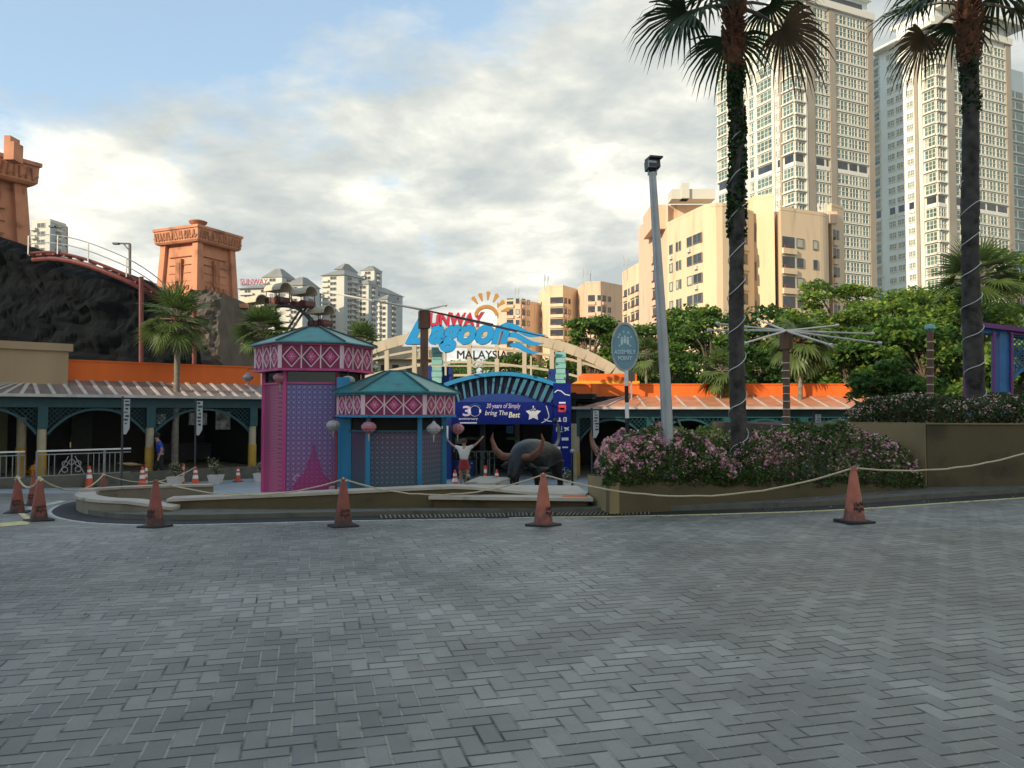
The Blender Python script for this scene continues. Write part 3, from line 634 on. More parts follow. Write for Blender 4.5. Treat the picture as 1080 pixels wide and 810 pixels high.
palm('fan_palm', 'small fan palm top showing right of the pink kiosk roof', on(380, 42), at(381, 362, 42), .14, .1, 1.5, 34, 16, 7, FMm, M_ltrunk, G_, droop=.16, elev=(88, -35), wfac=1.3)
palm('fan_palm', 'thin young palm behind the oval sign on the orange parapet', on(682, 31.2), at(682, 374, 33), .05, .05, 1.05, 22, 16, 8, [PFm, M_ltrunk, PFd], M_ltrunk, G_, droop=.3, elev=(85, -70), wfac=1.3)
palm('fan_palm', 'thin young palm standing left of the tall palm trunk over the parapet', on(761, 31.2), at(761, 392, 32), .05, .05, 1.35, 24, 16, 9, [PFm, M_ltrunk, PFd], M_ltrunk, G_, droop=.35, elev=(85, -60), wfac=1.3)
palm('fan_palm', 'drooping palm with reddish stem right of the spoked pole', on(845, 31.2), at(844, 362, 32), .10, .08, 1.7, 26, 18, 10, [PFm, M_boot, PFd], M_ltrunk, G_, boots=.8, droop=.5, elev=(70, -60), wfac=1.5)
palm('fan_palm', 'large feathery palm crown behind the right trunk at tower foot', at(1028, 440, 40), at(1030, 296, 40), .2, .16, 2.9, 30, 24, 12, [PFm, M_ltrunk, PFd], M_ltrunk, G_, droop=.2, elev=(75, -15), wfac=1.0)

# ------------------------------------------------------------------ lamp post and sign in the hedge
t = thing('floodlight_pole', 'tall slightly leaning grey pole with a small black floodlight, rising from the pink bush', 'lamp post', at(704, 500, 13))
b = MB(); b.tube([at(706, 505, 13), at(701.5, 400, 13), at(688, 182, 13)], [.10, .096, .062], 16); b.build('pole', M_grey, t, smooth=True)
q = at(688, 175, 13); b = MB(); b.box(q+Vector((0, 0, .02)), (.20, .22, .17), R(12), rx=R(-10)); b.box(q+Vector((.02, -.03, .115)), (.23, .26, .03), R(12)); b.build('lamp_head', M_dgrey, t)
b = MB(); b.box(q+Vector((-.02, -.112, .0)), (.15, .012, .11), R(12)); b.build('lens', M_grey, t); b = MB(); b.bar(q+Vector((-.07, 0, -.16)), q+Vector((-.07, 0, -.04)), .02); b.bar(q+Vector((.07, 0, -.16)), q+Vector((.07, 0, -.04)), .02); b.bar(q+Vector((-.08, 0, -.15)), q+Vector((.08, 0, -.15)), .025); b.build('bracket', M_grey, t)
Ys = 13.1; t = thing('assembly_sign', 'oval grey-blue ASSEMBLY POINT sign on a black and white pole', 'sign', at(662, 480, Ys)); c = at(659, 366, Ys)
b = MB(); b.plate([(math.cos(a)*.225, math.sin(a)*.405) for a in [2*math.pi*k/40 for k in range(40)]], c, (1, 0, 0), (0, 0, 1), .03); b.build('sign_board', mat('sign_grey_blue', (.15, .30, .36), .5, var=.08), t)
b = MB()
for k in range(40):
    a, a2 = 2*math.pi*k/40, 2*math.pi*(k+1)/40; b.bar(c+Vector((math.cos(a)*.225, -.01, math.sin(a)*.405)), c+Vector((math.cos(a2)*.225, -.01, math.sin(a2)*.405)), .018, .04)
b.build('sign_rim', M_grey, t); ML = mat('sign_lettering', (.55, .66, .68), .5, var=.05)
text('ASSEMBLY', .1, ML, t, c+Vector((0, -.004, -.12)), width=.37, height=.07, center=True, off=.002); text('POINT', .1, ML, t, c+Vector((0, -.004, -.23)), width=.24, height=.07, center=True, off=.002)
b = MB()
for px_, pz in ((-.05, .10), (0, .125), (.05, .10)):
    b.plate([(px_+math.cos(a)*.02, pz+.055+math.sin(a)*.02) for a in [k*.785 for k in range(8)]], c+Vector((0, -.005, 0)), (1, 0, 0), (0, 0, 1), .004)
    b.plate([(px_-.022, pz+.03), (px_+.022, pz+.03), (px_+.018, pz-.06), (px_-.018, pz-.06)], c+Vector((0, -.005, 0)), (1, 0, 0), (0, 0, 1), .004)
for a in (R(20), R(60), R(100), R(140), R(180-20), R(-40), R(220)):
    o = Vector((math.cos(a)*.12, 0, .12+math.sin(a)*.15)); dv = Vector((math.cos(a), 0, math.sin(a))); pv = Vector((-dv.z, 0, dv.x)); cc = c+o+Vector((0, -.006, 0))
    b.add([cc-dv*.03, cc+dv*.01+pv*.02, cc+dv*.01-pv*.02], [(0, 1, 2), (2, 1, 0)][:1])
b.build('people_symbol', ML, t)
zb, zt_ = at(662, 475, Ys).z, at(660, 391, Ys).z; n = 6; bl = MB(); wh = MB()
tops = [391, 407, 424.5, 441, 458, 480]
for i in range(5):
    (wh if i % 2 == 0 else bl).tube([at(660.4+i*.35, tops[i], Ys), at(660.75+i*.35, tops[i+1], Ys)], .034, 12)
bl.build('pole_black_bands', M_black, t, True); wh.build('pole_white_bands', M_white, t, True)

# ------------------------------------------------------------------ traffic cones and ropes
M_cone = cone_mat('faded_cone_orange', (.40, .12, .07), (.15, .06, .045))
M_cone2 = cone_mat('dirty_cone_brown', (.23, .06, .04), (.05, .028, .024))
M_coner = mat('bright_cone_red', (.60, .08, .03), .55, var=.15, scale=5)
M_smudge = mat('black_stencil', (.04, .02, .018), .8, var=.3)
def cone(m, bands, label, loc, rz=0, name='traffic_cone', group=None):
    t = thing(name, label, 'traffic cone', (0, 0, 0), group=group)
    b = MB(); s = .19; b.prism([(s-.03, -s), (s, -s+.03), (s, s-.03), (s-.03, s), (-s+.03, s), (-s, s-.03), (-s, -s+.03), (-s+.03, -s)], 0, .028); b.build('base', M_black, t, local=True)
    b = MB(); pr = [(.135, .025), (.128, .05), (.118, .12), (.050, .60), (.034, .66), (.040, .665), (.038, .70), (.020, .705)]; b.lathe(pr, n=20); b.build('cone_body', m, t, True, local=True)
    rad = lambda z: .118-(z-.12)*.068/.48+.0022
    if bands:
        for za, zb_ in bands: b = MB(); b.lathe([(rad(za), za), (rad(zb_), zb_)], n=20); b.build('white_band', M_white, t, True, local=True)
    else:
        b = MB(); g = random.Random(3)
        for row, (z, nn) in enumerate(((.225, 6), (.155, 6))):
            for k in range(nn):
                a = -math.pi/2+(k-2.5)*.23; 
                for q in range(3):
                    z0 = z+g.uniform(-.02, .02); aa = a+g.uniform(-.07, .07); r = rad(z0)+.001; r2 = rad(z0+.03)+.001
                    b.bar((r*math.cos(aa), r*math.sin(aa), z0), (r2*math.cos(aa+g.uniform(-.05, .05)), r2*math.sin(aa), z0+.03), .012, .004)
        b.build('stencil_marks', M_smudge, t, local=True)
    t.location = loc; t.rotation_euler = (0, 0, rz); return t
GF = 'faded roadside cones linked by rope'; GP = 'red and white cones on the plaza'
cA = cone(M_cone, None, 'cleanest faded orange cone, nearest the tall retaining wall', G(901, 551), .2, group=GF); cA.scale = (1.13,)*3
cones = {}
cones['D'] = cA
cones['C'] = again(cA, 'faded orange cone standing before the buffalo statue at the drain grate', G(573, 554.5), .9, 1.08)
d0 = cone(M_cone2, None, 'dirty brown cone in front of the blue kiosk left post', G(362, 555.5), .5, group=GF); d0.scale = (1.0,)*3; cones['B'] = d0
cones['A'] = again(d0, 'dirty brown cone in front of the curved island seat wall end', G(163.5, 556), -.3, .97)
cones['F'] = again(d0, 'brown cone at the tip of the island, right one of the near pair', G(41, 549.5), .8, .97)
cones['E'] = again(d0, 'brown cone at the far left edge, carrying the rope end', G(18, 541), .3, (.95, .95, .93))
cones['H'] = again(d0, 'small brown cone half hidden behind the near left pair', G(35, 533), .1, .93)
cones['I'] = again(d0, 'small brown cone behind the island tip with rope through its top', G(109, 521.5), 1.0, .80)
r0 = cone(M_coner, [(.30, .42), (.50, .58)], 'red cone with white bands in front of the left railing', G(94, 514), .2, group=GP); r0.scale = (1.03,)*3; cones['J'] = r0
cones['K'] = again(r0, 'red cone beside the striped post left of the white flower pots', G(150, 514), .5, 1.0)
cones['L'] = again(r0, 'red cone between the two white flower pots', G(206, 514), .9, 1.0)
cones['M'] = again(r0, 'red cone just left of the pink kiosk', G(251, 508), .9, .8)
cones['N'] = again(r0, 'red cone next to the yellow hydrant by the arcade column', G(37, 510.5), .2, 1.2)
def onp(px, Y, dz=0): return on(px, Y, dz)
cones['O'] = again(r0, 'red cone close to the right corner of the blue kiosk', onp(466, 24.5), .2, .8)
cones['P'] = again(r0, 'red cone under the figure with raised arms', onp(480, 23.5), .4, .9)
cones['Q'] = again(r0, 'red cone left of the buffalo head', onp(524, 24), .1, .9)
cones['Q2'] = again(r0, 'red cone behind the picture stands', onp(505, 19.5), .4, .72)
def top(k): o = cones[k]; s = o.scale; return o.location+Vector((0, 0, .69*s[2]))
def rope(label, A, B, sag, r=.011, n=24, low=None):
    P = []
    for k in range(n+1):
        u = k/n; p = A.lerp(B, u); p.z -= sag*4*u*(1-u)
        p.z += .005*math.sin(k*1.7+A.x*5)*math.sin(math.pi*u)+.003*math.sin(k*3.1+B.x*3)*math.sin(math.pi*u)
        p.z = max(p.z, h(p.x, p.y)+.02)
        P.append(p)
    b = MB(); b.tube(P, r, 6); b.tube([A+Vector((-.03, 0, -.04)), A+Vector((0, -.02, .01)), A+Vector((.035, 0, -.03))], r*2.2, 6); o = b.build('rope', M_rope, smooth=True); return tag(o, label, 'rope', 'ropes strung between cones')
rope('rope sagging from the clean cone to the cone before the buffalo', top('D'), top('C'), .36, .013)
rope('rope running from the clean cone off to the right along the tall wall', top('D'), Vector((8.7, 12.6, 1.02)), .17, .013)
rope('rope from the buffalo cone to the cone at the blue kiosk', top('C'), top('B'), .26)
rope('rope from the blue kiosk cone to the cone at the seat wall', top('B'), top('A'), .22)
rope('rope between the two brown cones at the left edge', top('E'), top('F'), .16, .016)
rope('rope from the near left cone back to the small cone behind the island', top('F'), top('I'), .30, .016)
rope('rope from the small cone behind the island to the red cone by the pots', top('I'), top('L'), .35, .014)
def bollard(label, loc, n=7, H=.75, g='striped lane posts'):
    t = thing('striped_post', label, 'bollard', loc, group=g); b = MB(); c = MB(); 
    for k in range(n): (b if k % 2 == 0 else c).lathe([(.045, loc.z-loc.z+k*H/n), (.045, (k+1)*H/n)], loc, 10)
    b.lathe([(.12, 0), (.10, .05), (.05, .08)], loc, 10); b.split('red_band', M_coner, t); c.split('white_band', M_white, t)
bollard('red and white striped post left of the first flower pot', G(154, 513)); bollard('red and white striped post between the white flower pots', G(193, 511)); bollard('red and white striped post behind the picture stands', onp(512, 24))
# yellow hydrant
t = thing('fire_hydrant', 'yellow fire hydrant beside the arcade columns at the left', 'hydrant', G(34, 511)); L0 = G(34, 511); b = MB(); b.lathe([(.13, 0), (.13, .06), (.08, .08), (.08, .5), (.11, .52), (.11, .58), (.07, .66), (.03, .70)], L0, 14); b.build('body', mat('hydrant_yellow', (.75, .30, .02), .5), t, True)
for s in (-1, 1):
    b = MB(); b.tube([L0+Vector((0, 0, .45)), L0+Vector((.2*s, 0, .45))], .05, 10); b.tube([L0+Vector((.2*s, 0, .45)), L0+Vector((.24*s, 0, .45))], .07, 10); b.build('outlet', bpy.data.materials['hydrant_yellow'], t)

# ------------------------------------------------------------------ kiosks
def kiosk(name, label, px, Y, rot, Rb, zc, body, post, trims, blue):
    """hexagonal booth; zc = (ground, brim bottom, brim top, apex)"""
    zg, z1, z2, z3 = zc; c = on(px, Y); c.z = zg; t = thing(name, label, 'kiosk', c, rot)
    A = lambda r, k, z: (c.x+r*math.cos(rot+R(60*k)), c.y+r*math.sin(rot+R(60*k)), z)
    # brim ring with boards
    for k in range(6):
        P, Q = Vector(A(Rb, k, 0)), Vector(A(Rb, k+1, 0)); d = (P-Q).normalized() ; L_ = (P-Q).length; n = Vector((-d.y, d.x, 0))
        mid = (P+Q)/2; n = (Vector((mid.x, mid.y, 0))-Vector((c.x, c.y, 0))).normalized(); d = Vector((-n.y, n.x, 0)); face = MB(); st = MB()
        O = Vector((mid.x, mid.y, 0)); rz = math.atan2(d.y, d.x)
        hgt = z2-z1; face.box(O-n*.03+Vector((0, 0, (z1+z2)/2)), (L_-.01, .05, hgt-.01), rz); fo = face.build('brim_board', M_mag, t)
        ins_l = []
        for j in range(3):
            ins = MB(); ins_l.append(ins)
            u = (j-1)*L_*.31; hw, hh = L_*.145, hgt*.40; zc_ = (z1+z2)/2; q = [O+d*(u-hw), O+d*u, O+d*(u+hw), O+d*u]; zz_ = [zc_, zc_+hh, zc_, zc_-hh]
            for a in range(4): st.bar(q[a]+Vector((0, 0, zz_[a]))+n*.004, q[(a+1) % 4]+Vector((0, 0, zz_[(a+1) % 4]))+n*.004, .028, .02)
            ins.plate([(-hw*.62, 0), (0, -hh*.62), (hw*.62, 0), (0, hh*.62)], O+d*u+Vector((0, 0, zc_))+n*.003, d, (0, 0, 1), .004)
            for a in range(6): ins.bar(O+d*u+Vector((0, 0, zc_))+n*.008, O+d*(u+hw*.35*math.cos(a*1.047))+Vector((0, 0, zc_+hh*.35*math.sin(a*1.047)))+n*.008, .02, .006, 1)
        for u in (-.485, -.155, .155, .485): st.bar(O+d*u*L_+Vector((0, 0, z1+.03))+n*.004, O+d*u*L_+Vector((0, 0, z2-.02))+n*.004, .026 if abs(u) < .3 else .05, .02)
        st.build('diamond_strips', M_wpink, fo); [q.build('rosette', [M_pink, M_wpink], fo) for q in ins_l]
        tr = MB()
        for z in (z1, z2): tr.box(O-n*.01+Vector((0, 0, z)), (L_+.05, .10, .05), rz)
        tr.build('brim_trim', trims, t)
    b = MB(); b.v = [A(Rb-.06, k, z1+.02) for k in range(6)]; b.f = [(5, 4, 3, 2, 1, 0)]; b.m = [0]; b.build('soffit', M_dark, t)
    # roof: six panels with ribs
    for k in range(6):
        b = MB(); e1, e2 = Vector(A(Rb+.14, k, z2+.045)), Vector(A(Rb+.14, k+1, z2+.045)); a1, a2 = Vector(A(Rb*.20, k, z3)), Vector(A(Rb*.20, k+1, z3)); dn = Vector((0, 0, -.03))
        b.add([e1, e2, a2, a1, e1+dn, e2+dn, a2+dn, a1+dn], [(0, 1, 2, 3), (7, 6, 5, 4), (0, 4, 5, 1), (1, 5, 6, 2), (3, 2, 6, 7), (0, 3, 7, 4)]); b.build('roof_panel', M_tealroof, t)
    b = MB()
    for k in range(6): b.bar(Vector(A(Rb+.13, k, z2+.06)), Vector(A(Rb*.2, k, z3+.012)), .035, .03)
    b.prism([(A(Rb*.2, k, 0)[0], A(Rb*.2, k, 0)[1]) for k in range(6)], z3-.02, z3+.02); b.build('roof_ribs', M_dgrey if not blue else M_teal, t)
    return t, c, A
zg = h(-4, 17.6)
k1, c1, A1 = kiosk('ticket_kiosk', 'taller magenta and purple hexagonal ticket booth with pale teal roof', 331, 17.6, R(11), 1.30, (zg, zat(390, 16.6), zat(363, 16.6), zat(346, 17.6)), None, None, M_pink, False)
z1 = zat(390, 16.6); zp = zat(404, 16.7); Rb = 1.10
M_purp = pattern_mat('purple_rosette_print', (.26, .05, .20), (.08, .08, .27), (.50, .40, .60), zg+.2-zg, 2.4)
M_magp = pattern_mat('magenta_rosette_print', (.40, .025, .13), (.22, .012, .08), (.50, .16, .28), 0, 1.3, .10)
for k in range(6):
    P, Q = Vector(A1(Rb, k, 0)), Vector(A1(Rb, k+1, 0)); P.z = Q.z = 0; mid = (P+Q)/2; n = (mid-Vector((c1.x, c1.y, 0))).normalized(); d = Vector((-n.y, n.x, 0)); L_ = (P-Q).length; rz = math.atan2(d.y, d.x)
    b = MB(); b.box(mid-n*.02+Vector((0, 0, (zg+zp)/2)), (L_-.06, .04, zp-zg), rz); f = b.build('side_panel', M_magp if k in (3, 2) else M_purp, k1)
    b = MB(); b.box(mid-n*.05+Vector((0, 0, (zp+z1)/2)), (L_-.06, .02, z1-zp-.01), rz); b.build('transom_glass', mat('dark_green_glass', (.01, .035, .025), .12, var=.2), k1)
    b = MB(); b.box(mid+Vector((0, 0, zp)), (L_-.02, .06, .04), rz); b.build('panel_rail', M_pink, k1)
    b = MB(); b.bar((P.x, P.y, zg), (P.x, P.y, z1), .075); b.build('post', M_pink if k in (3, 4) else M_mag, k1)
    if k == 4:
        # printed palace silhouette on the front panel
        b = MB(); pr = [(-.42, 0), (-.42, .35), (-.30, .55), (-.20, .62), (-.13, .85), (-.06, 1.0), (-.015, 1.25), (0, 1.45), (.015, 1.25), (.06, 1.0), (.13, .85), (.20, .62), (.30, .55), (.42, .35), (.42, 0)]
        b.plate(pr, mid+Vector((.06, 0, zg+.1))+n*.003, d, (0, 0, 1), .002); b.build('dome_motif', pattern_mat('magenta_dome_print', (.42, .02, .15), (.26, .03, .20), (.50, .12, .28), 0, 1.3, .10), k1)
        b = MB(); g = random.Random(4)
        for (u, v) in ((-.28, .62), (-.02, .38), (.10, .50), (-.12, .50), (.0, .62)):
            for a in range(8): b.plate([(u+math.cos(a*.785)*.03, v+math.sin(a*.785)*.03), (u+math.cos(a*.785+.35)*.085, v+math.sin(a*.785+.35)*.085), (u+math.cos(a*.785-.35)*.085, v+math.sin(a*.785-.35)*.085)], mid+n*.006+Vector((0, 0, zg)), d, (0, 0, 1), .002)
        b.build('flower_motif', mat('print_pink', (.62, .35, .55), .5), k1)
# blue column standing at the right of the pink kiosk
b = MB(); q = on(362, 16.35); b.box((q.x, q.y, (zg+zat(398, 16.3))/2), (.26, .22, zat(398, 16.3)-zg), R(8)); b.build('corner_column', M_kblue, k1)
b = MB(); b.box((q.x-.05, q.y-.05, zg+.22), (.42, .4, .5), R(8)); b.build('concrete_foot', M_cap, k1)
zg2 = h(-2.4, 16.2)
k2, c2, A2 = kiosk('ticket_kiosk', 'lower teal and blue hexagonal ticket booth with deep teal roof', 418, 16.3, R(6), 1.22, (zg2, zat(439, 15.25), zat(415, 15.25), zat(392, 16.3)), None, None, M_kblue, True)
z1 = zat(439, 15.25); zp = zat(455, 15.4); Rb = 1.02
M_dprint = pattern_mat('dark_teal_rosette_print', (.008, .09, .11), (.07, .012, .06), (.20, .24, .30), 0, 1.6, .10)
for k in range(6):
    P, Q = Vector(A2(Rb, k, 0)), Vector(A2(Rb, k+1, 0)); P.z = Q.z = 0; mid = (P+Q)/2; n = (mid-Vector((c2.x, c2.y, 0))).normalized(); d = Vector((-n.y, n.x, 0)); L_ = (P-Q).length; rz = math.atan2(d.y, d.x)
    b = MB(); b.box(mid-n*.04+Vector((0, 0, (zg2+zp)/2)), (L_-.06, .03, zp-zg2), rz); b.build('side_panel', M_dprint, k2)
    b = MB(); b.box(mid-n*.06+Vector((0, 0, (zp+z1)/2)), (L_-.06, .02, z1-zp), rz); b.build('transom', M_dark, k2)
    b = MB(); b.box(mid-n*.01+Vector((0, 0, zp)), (L_-.04, .06, .045), rz); b.build('panel_rail', M_teal, k2)
    b = MB(); wd = .20 if k == 3 else .085; b.bar((P.x, P.y, zg2), (P.x, P.y, z1), wd, wd); b.build('post', M_kblue, k2)

# ------------------------------------------------------------------ lanterns
M_lp = mat('lantern_dusty_pink', (.42, .17, .20), .6, var=.2, scale=12); M_lg = mat('lantern_grey', (.36, .34, .34), .6, var=.2, scale=12)
def lantern(label, px, py, Y, hang, round_, m, s=1.0):
    s *= .88
    c = at(px, py, Y); t = thing('paper_lantern', label, 'lantern', c, group='paper lanterns around the kiosks'); b = MB(); n = 20
    prof = [(.03, .13), (.10, .115), (.165, .05), (.17, -.01), (.12, -.08), (.045, -.13)] if round_ else [(.02, .17), (.05, .12), (.12, .07), (.17, .01), (.15, -.05), (.09, -.10), (.05, -.13)]
    vs = [(c.x+r*s*(1 if k % 2 else .90)*math.cos(2*math.pi*k/n), c.y+r*s*(1 if k % 2 else .90)*math.sin(2*math.pi*k/n), c.z+z*s) for r, z in prof for k in range(n)]
    b.add(vs, [(i*n+k, i*n+(k+1) % n, (i+1)*n+(k+1) % n, (i+1)*n+k) for i in range(len(prof)-1) for k in range(n)]+[tuple(range(n)), tuple(range((len(prof)-1)*n, len(prof)*n))]); b.build('shade', m, t)
    b = MB(); b.tube([c+Vector((0, 0, -.12*s)), c+Vector((0, 0, -.30*s))], [.018, .006], 5); b.build('tassel', M_rope, t)
    b = MB(); H = Vector(hang); b.tube([c+Vector((0, 0, .13*s)), Vector((c.x, c.y, H.z))], .006, 4); 
    if (Vector((H.x, H.y))-Vector((c.x, c.y))).length > .03: b.bar((c.x, c.y, H.z), H, .02)
    b.build('hanger', M_dgrey, t)
v = lambda A, r, k, z: Vector(A(r, k, z))
lantern('pink paper lantern hanging at the pink kiosk left front corner', 295.5, 399, 16.6, at(297, 391, 16.8), True, M_lp)
lantern('grey paper lantern hanging at the pink kiosk right front corner', 367, 402, 16.5, at(366, 391, 16.6), True, M_lg)
lantern('grey lantern on a short arm left of the pink kiosk brim', 261.5, 398, 17.4, at(270, 389, 17.3), False, M_lg, .8)
lantern('grey lantern between the two kiosks above the reddish pole', 351.5, 449, 15.6, at(357, 440, 15.7), True, M_lg, .95)
lantern('pink lantern hanging at the blue kiosk left front corner', 389, 451, 15.1, at(389, 439, 15.2), True, M_lp)
lantern('pale lantern hanging at the blue kiosk right front corner', 457.5, 452, 15.2, at(457.5, 439, 15.3), False, M_lg)
lantern('red-pink lantern hanging from the blue kiosk right rear corner', 482.5, 452.5, 16.6, at(476, 440, 16.5), True, M_lp)
t = thing('sign_post', 'thin reddish post between the two kiosks', 'post', on(355, 15.7)); b = MB(); q = on(355, 15.7); b.bar(q, (q.x, q.y, zat(455, 15.7)), .05); b.build('pole', mat('dull_red_paint', (.22, .03, .05), .5), t); b = MB(); b.box((q.x, q.y, zg+.1), (.3, .3, .3)); b.build('foot', M_cap, t)
# ------------------------------------------------------------------ arcades
def lattice(b, inside, s0, s1, z0, z1, P3, pitch=.16, wd=.025, mi=0):
    """diamond lattice clipped to inside(s,z); P3 maps (s,z) to world"""
    for sg in (1, -1):
        k0 = int((s0-(z1 if sg > 0 else -z0))/pitch)-2; k1 = int((s1-(z0 if sg > 0 else -z1))/pitch)+2
        for k in range(k0, k1):
            run = None; z = z0; st = .03
            while z <= z1+st:
                s = k*pitch+sg*z; ok = z <= z1 and s0 <= s <= s1 and inside(s, z)
                if ok and run is None: run = z
                if not ok and run is not None:
                    if z-run > .05: b.bar(P3(k*pitch+sg*run, run), P3(k*pitch+sg*(z-st), z-st), wd, .02, mi)
                    run = None
                z += st
def arcade(name, label, A, B, zf, ze, zpar0, zpar1, bays, depthv, canopy_in, setback, colm=M_tanc, lit=False, colr=.14, first_skip=()):
    """A,B: front eave line (xy). columns stand 0.5 m behind the eave"""
    A, B = Vector((A[0], A[1], 0)), Vector((B[0], B[1], 0)); d = (B-A).normalized(); L_ = (B-A).length; n = Vector((-d.y, d.x, 0)); rz = math.atan2(d.y, d.x)   # n points back
    t = thing(name, label, 'arcade building', ((A+B)/2+Vector((0, 0, zf))), rz); W = lambda s, o, z: A+d*s+n*o+Vector((0, 0, z))
    def slab(s0, s1, o0, o1, z0, z1, mi=0, b=None):
        b = b or MB(); vs = [W(s, o, z) for s in (s0, s1) for o in (o0, o1) for z in (z0, z1)]; b.add(vs, [(0, 1, 3, 2), (4, 6, 7, 5), (0, 4, 5, 1), (2, 3, 7, 6), (0, 2, 6, 4), (1, 5, 7, 3)], mi); return b
    slab(0, L_, .3, depthv, zf-.6, zf).build('floor', M_conc, t); slab(0, L_, depthv, depthv+.3, zf, zpar0).build('back_wall', mat('shaded_arcade_back_wall', (.035, .032, .028), .9), t)  # back wall colour darkened for the shade inside the arcade
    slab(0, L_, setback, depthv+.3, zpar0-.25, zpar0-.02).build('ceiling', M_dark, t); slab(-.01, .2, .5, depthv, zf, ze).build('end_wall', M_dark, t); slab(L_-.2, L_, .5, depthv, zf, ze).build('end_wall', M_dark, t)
    slab(0, L_, setback, setback+.3, zpar0, zpar1).build('parapet', M_orange, t); b = slab(-.01, L_+.01, setback-.04, setback+.34, zpar1, zpar1+.05); b.build('parapet_coping', M_orange, t)
    # sloped corrugated canopy
    b = MB(); ci = canopy_in; vs = [W(0, 0, ze), W(L_, 0, ze), W(L_, setback, zpar0), W(ci, setback, zpar0)]; dn = Vector((0, 0, -.06)); vs += [p+dn for p in vs]
    b.add(vs, [(0, 1, 2, 3), (7, 6, 5, 4), (0, 4, 5, 1), (1, 5, 6, 2), (2, 6, 7, 3), (3, 7, 4, 0)]); b.build('canopy', M_canopyo if lit else M_canopy, t)
    b = MB(); k = .4
    s = .5
    while s < L_-.3:
        top_s = max(s, ci) if s > ci else s+ (ci)*.9*(1-s/ci)
        b.bar(W(s, 0, ze+.02), W(top_s-(.0), setback-.01, zpar0+.015), .12 if not lit else .07, .03); s += .48 if not lit else .8
    b.bar(W(0, -.02, ze-.02), W(L_, -.02, ze-.02), .05, .10); b.build('canopy_battens', M_canopyr, t)
    # fascia beam, columns, arched lattice brackets
    slab(0, L_, .45, .55, ze-.42, ze-.07).build('fascia_beam', M_teal, t)
    for i, s in enumerate(bays):
        b = MB(); c = W(s, .5, 0); b.lathe([(colr, zf+.95), (colr, ze-1.15)], c, 14); b.build('column', colm, t, True)
        b = MB(); b.lathe([(colr+.02, zf), (colr+.02, zf+.95)], c, 14); b.build('column_base', M_ycol, t, True)
        b = MB(); b.box(W(s, .5, ze-.78), (.30, .30, .74), rz); b.build('column_head', M_teal, t)
    for i in range(len(bays)-1):
        a, c = bays[i]+.15, bays[i+1]-.15; m_, hw = (a+c)/2, (c-a)/2; zt0 = ze-.42; dep = .85
        arch = lambda s, m_=m_, hw=hw: zt0-.06-dep*(abs((s-m_)/hw)**2.3)
        b = MB(); lattice(b, lambda s, z: z > arch(s), a, c, zt0-.9, zt0, lambda s, z: W(s, .5, z), .17, .03)
        K = 16
        for k in range(K):
            s0, s1 = a+(c-a)*k/K, a+(c-a)*(k+1)/K; b.bar(W(s0, .5, arch(s0)), W(s1, .5, arch(s1)), .07, .08)
        b.build('arch_bracket', M_teal, t)
    return t, W, slab, L_
# left arcade: eave from px -70 (nearer) to px 290 (farther)
Aq, Bq = at(-75, 412, 23.6), at(292, 420, 31)
def sof(px, A, B):   # distance along A-B seen at pixel px
    k = (px-540)/F; d = (B-A); tt = (A.x-k*A.y)/(k*d.y-d.x); return tt*math.hypot(d.x, d.y)
bl = [sof(p, Aq, Bq) for p in (-70, 36, 48, 163, 272)]
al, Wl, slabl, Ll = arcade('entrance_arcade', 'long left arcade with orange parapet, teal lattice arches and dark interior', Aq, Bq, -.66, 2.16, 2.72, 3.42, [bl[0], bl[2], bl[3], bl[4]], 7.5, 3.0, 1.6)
for i, s in enumerate([bl[1]]):
    b = MB(); c = Wl(s, 2.2, 0); b.lathe([(.15, -.66), (.15, 1.4)], c, 14); b.build('column', M_tanc, al, True); b = MB(); b.lathe([(.165, -.66), (.165, .35)], c, 14); b.build('column_base', M_ycol, al, True)
sb = sof(79, Aq, Bq)
slabl(-4, sb, 1.1, 5, 2.5, 3.72).build('beige_block', M_beige, al); slabl(-4, sb+.12, 1.0, 5.1, 3.72, 3.98).build('beige_coping', M_beige, al)
slabl(sof(85, Aq, Bq)+1.2, sof(112, Aq, Bq)+1.2, 7.2, 7.45, -.6, 1.55).build('shutter_door', mat('dull_green_door', (.07, .08, .06), .8), al)
slabl(-3, bl[1]-.3, 3.0, 3.2, -.6, 2.2).build('side_wall', mat('olive_side_wall', (.10, .095, .05), .9), al)
for (p0, p1, za, zb2) in ((216, 236, 1.05, 1.55), (246, 262, .85, 1.6), (180, 190, 1.1, 1.5)):
    slabl(sof(p0, Aq, Bq)+.3, sof(p1, Aq, Bq)+.3, 2.6, 2.65, za, zb2).build('notice_board', mat('notice_paper', (.50, .50, .48), .8, var=.7, scale=5), al)
b = slabl(sof(206, Aq, Bq)+.6, sof(268, Aq, Bq)+.6, 6.2, 6.8, -.6, .15); b.build('counter', M_dgrey, al)
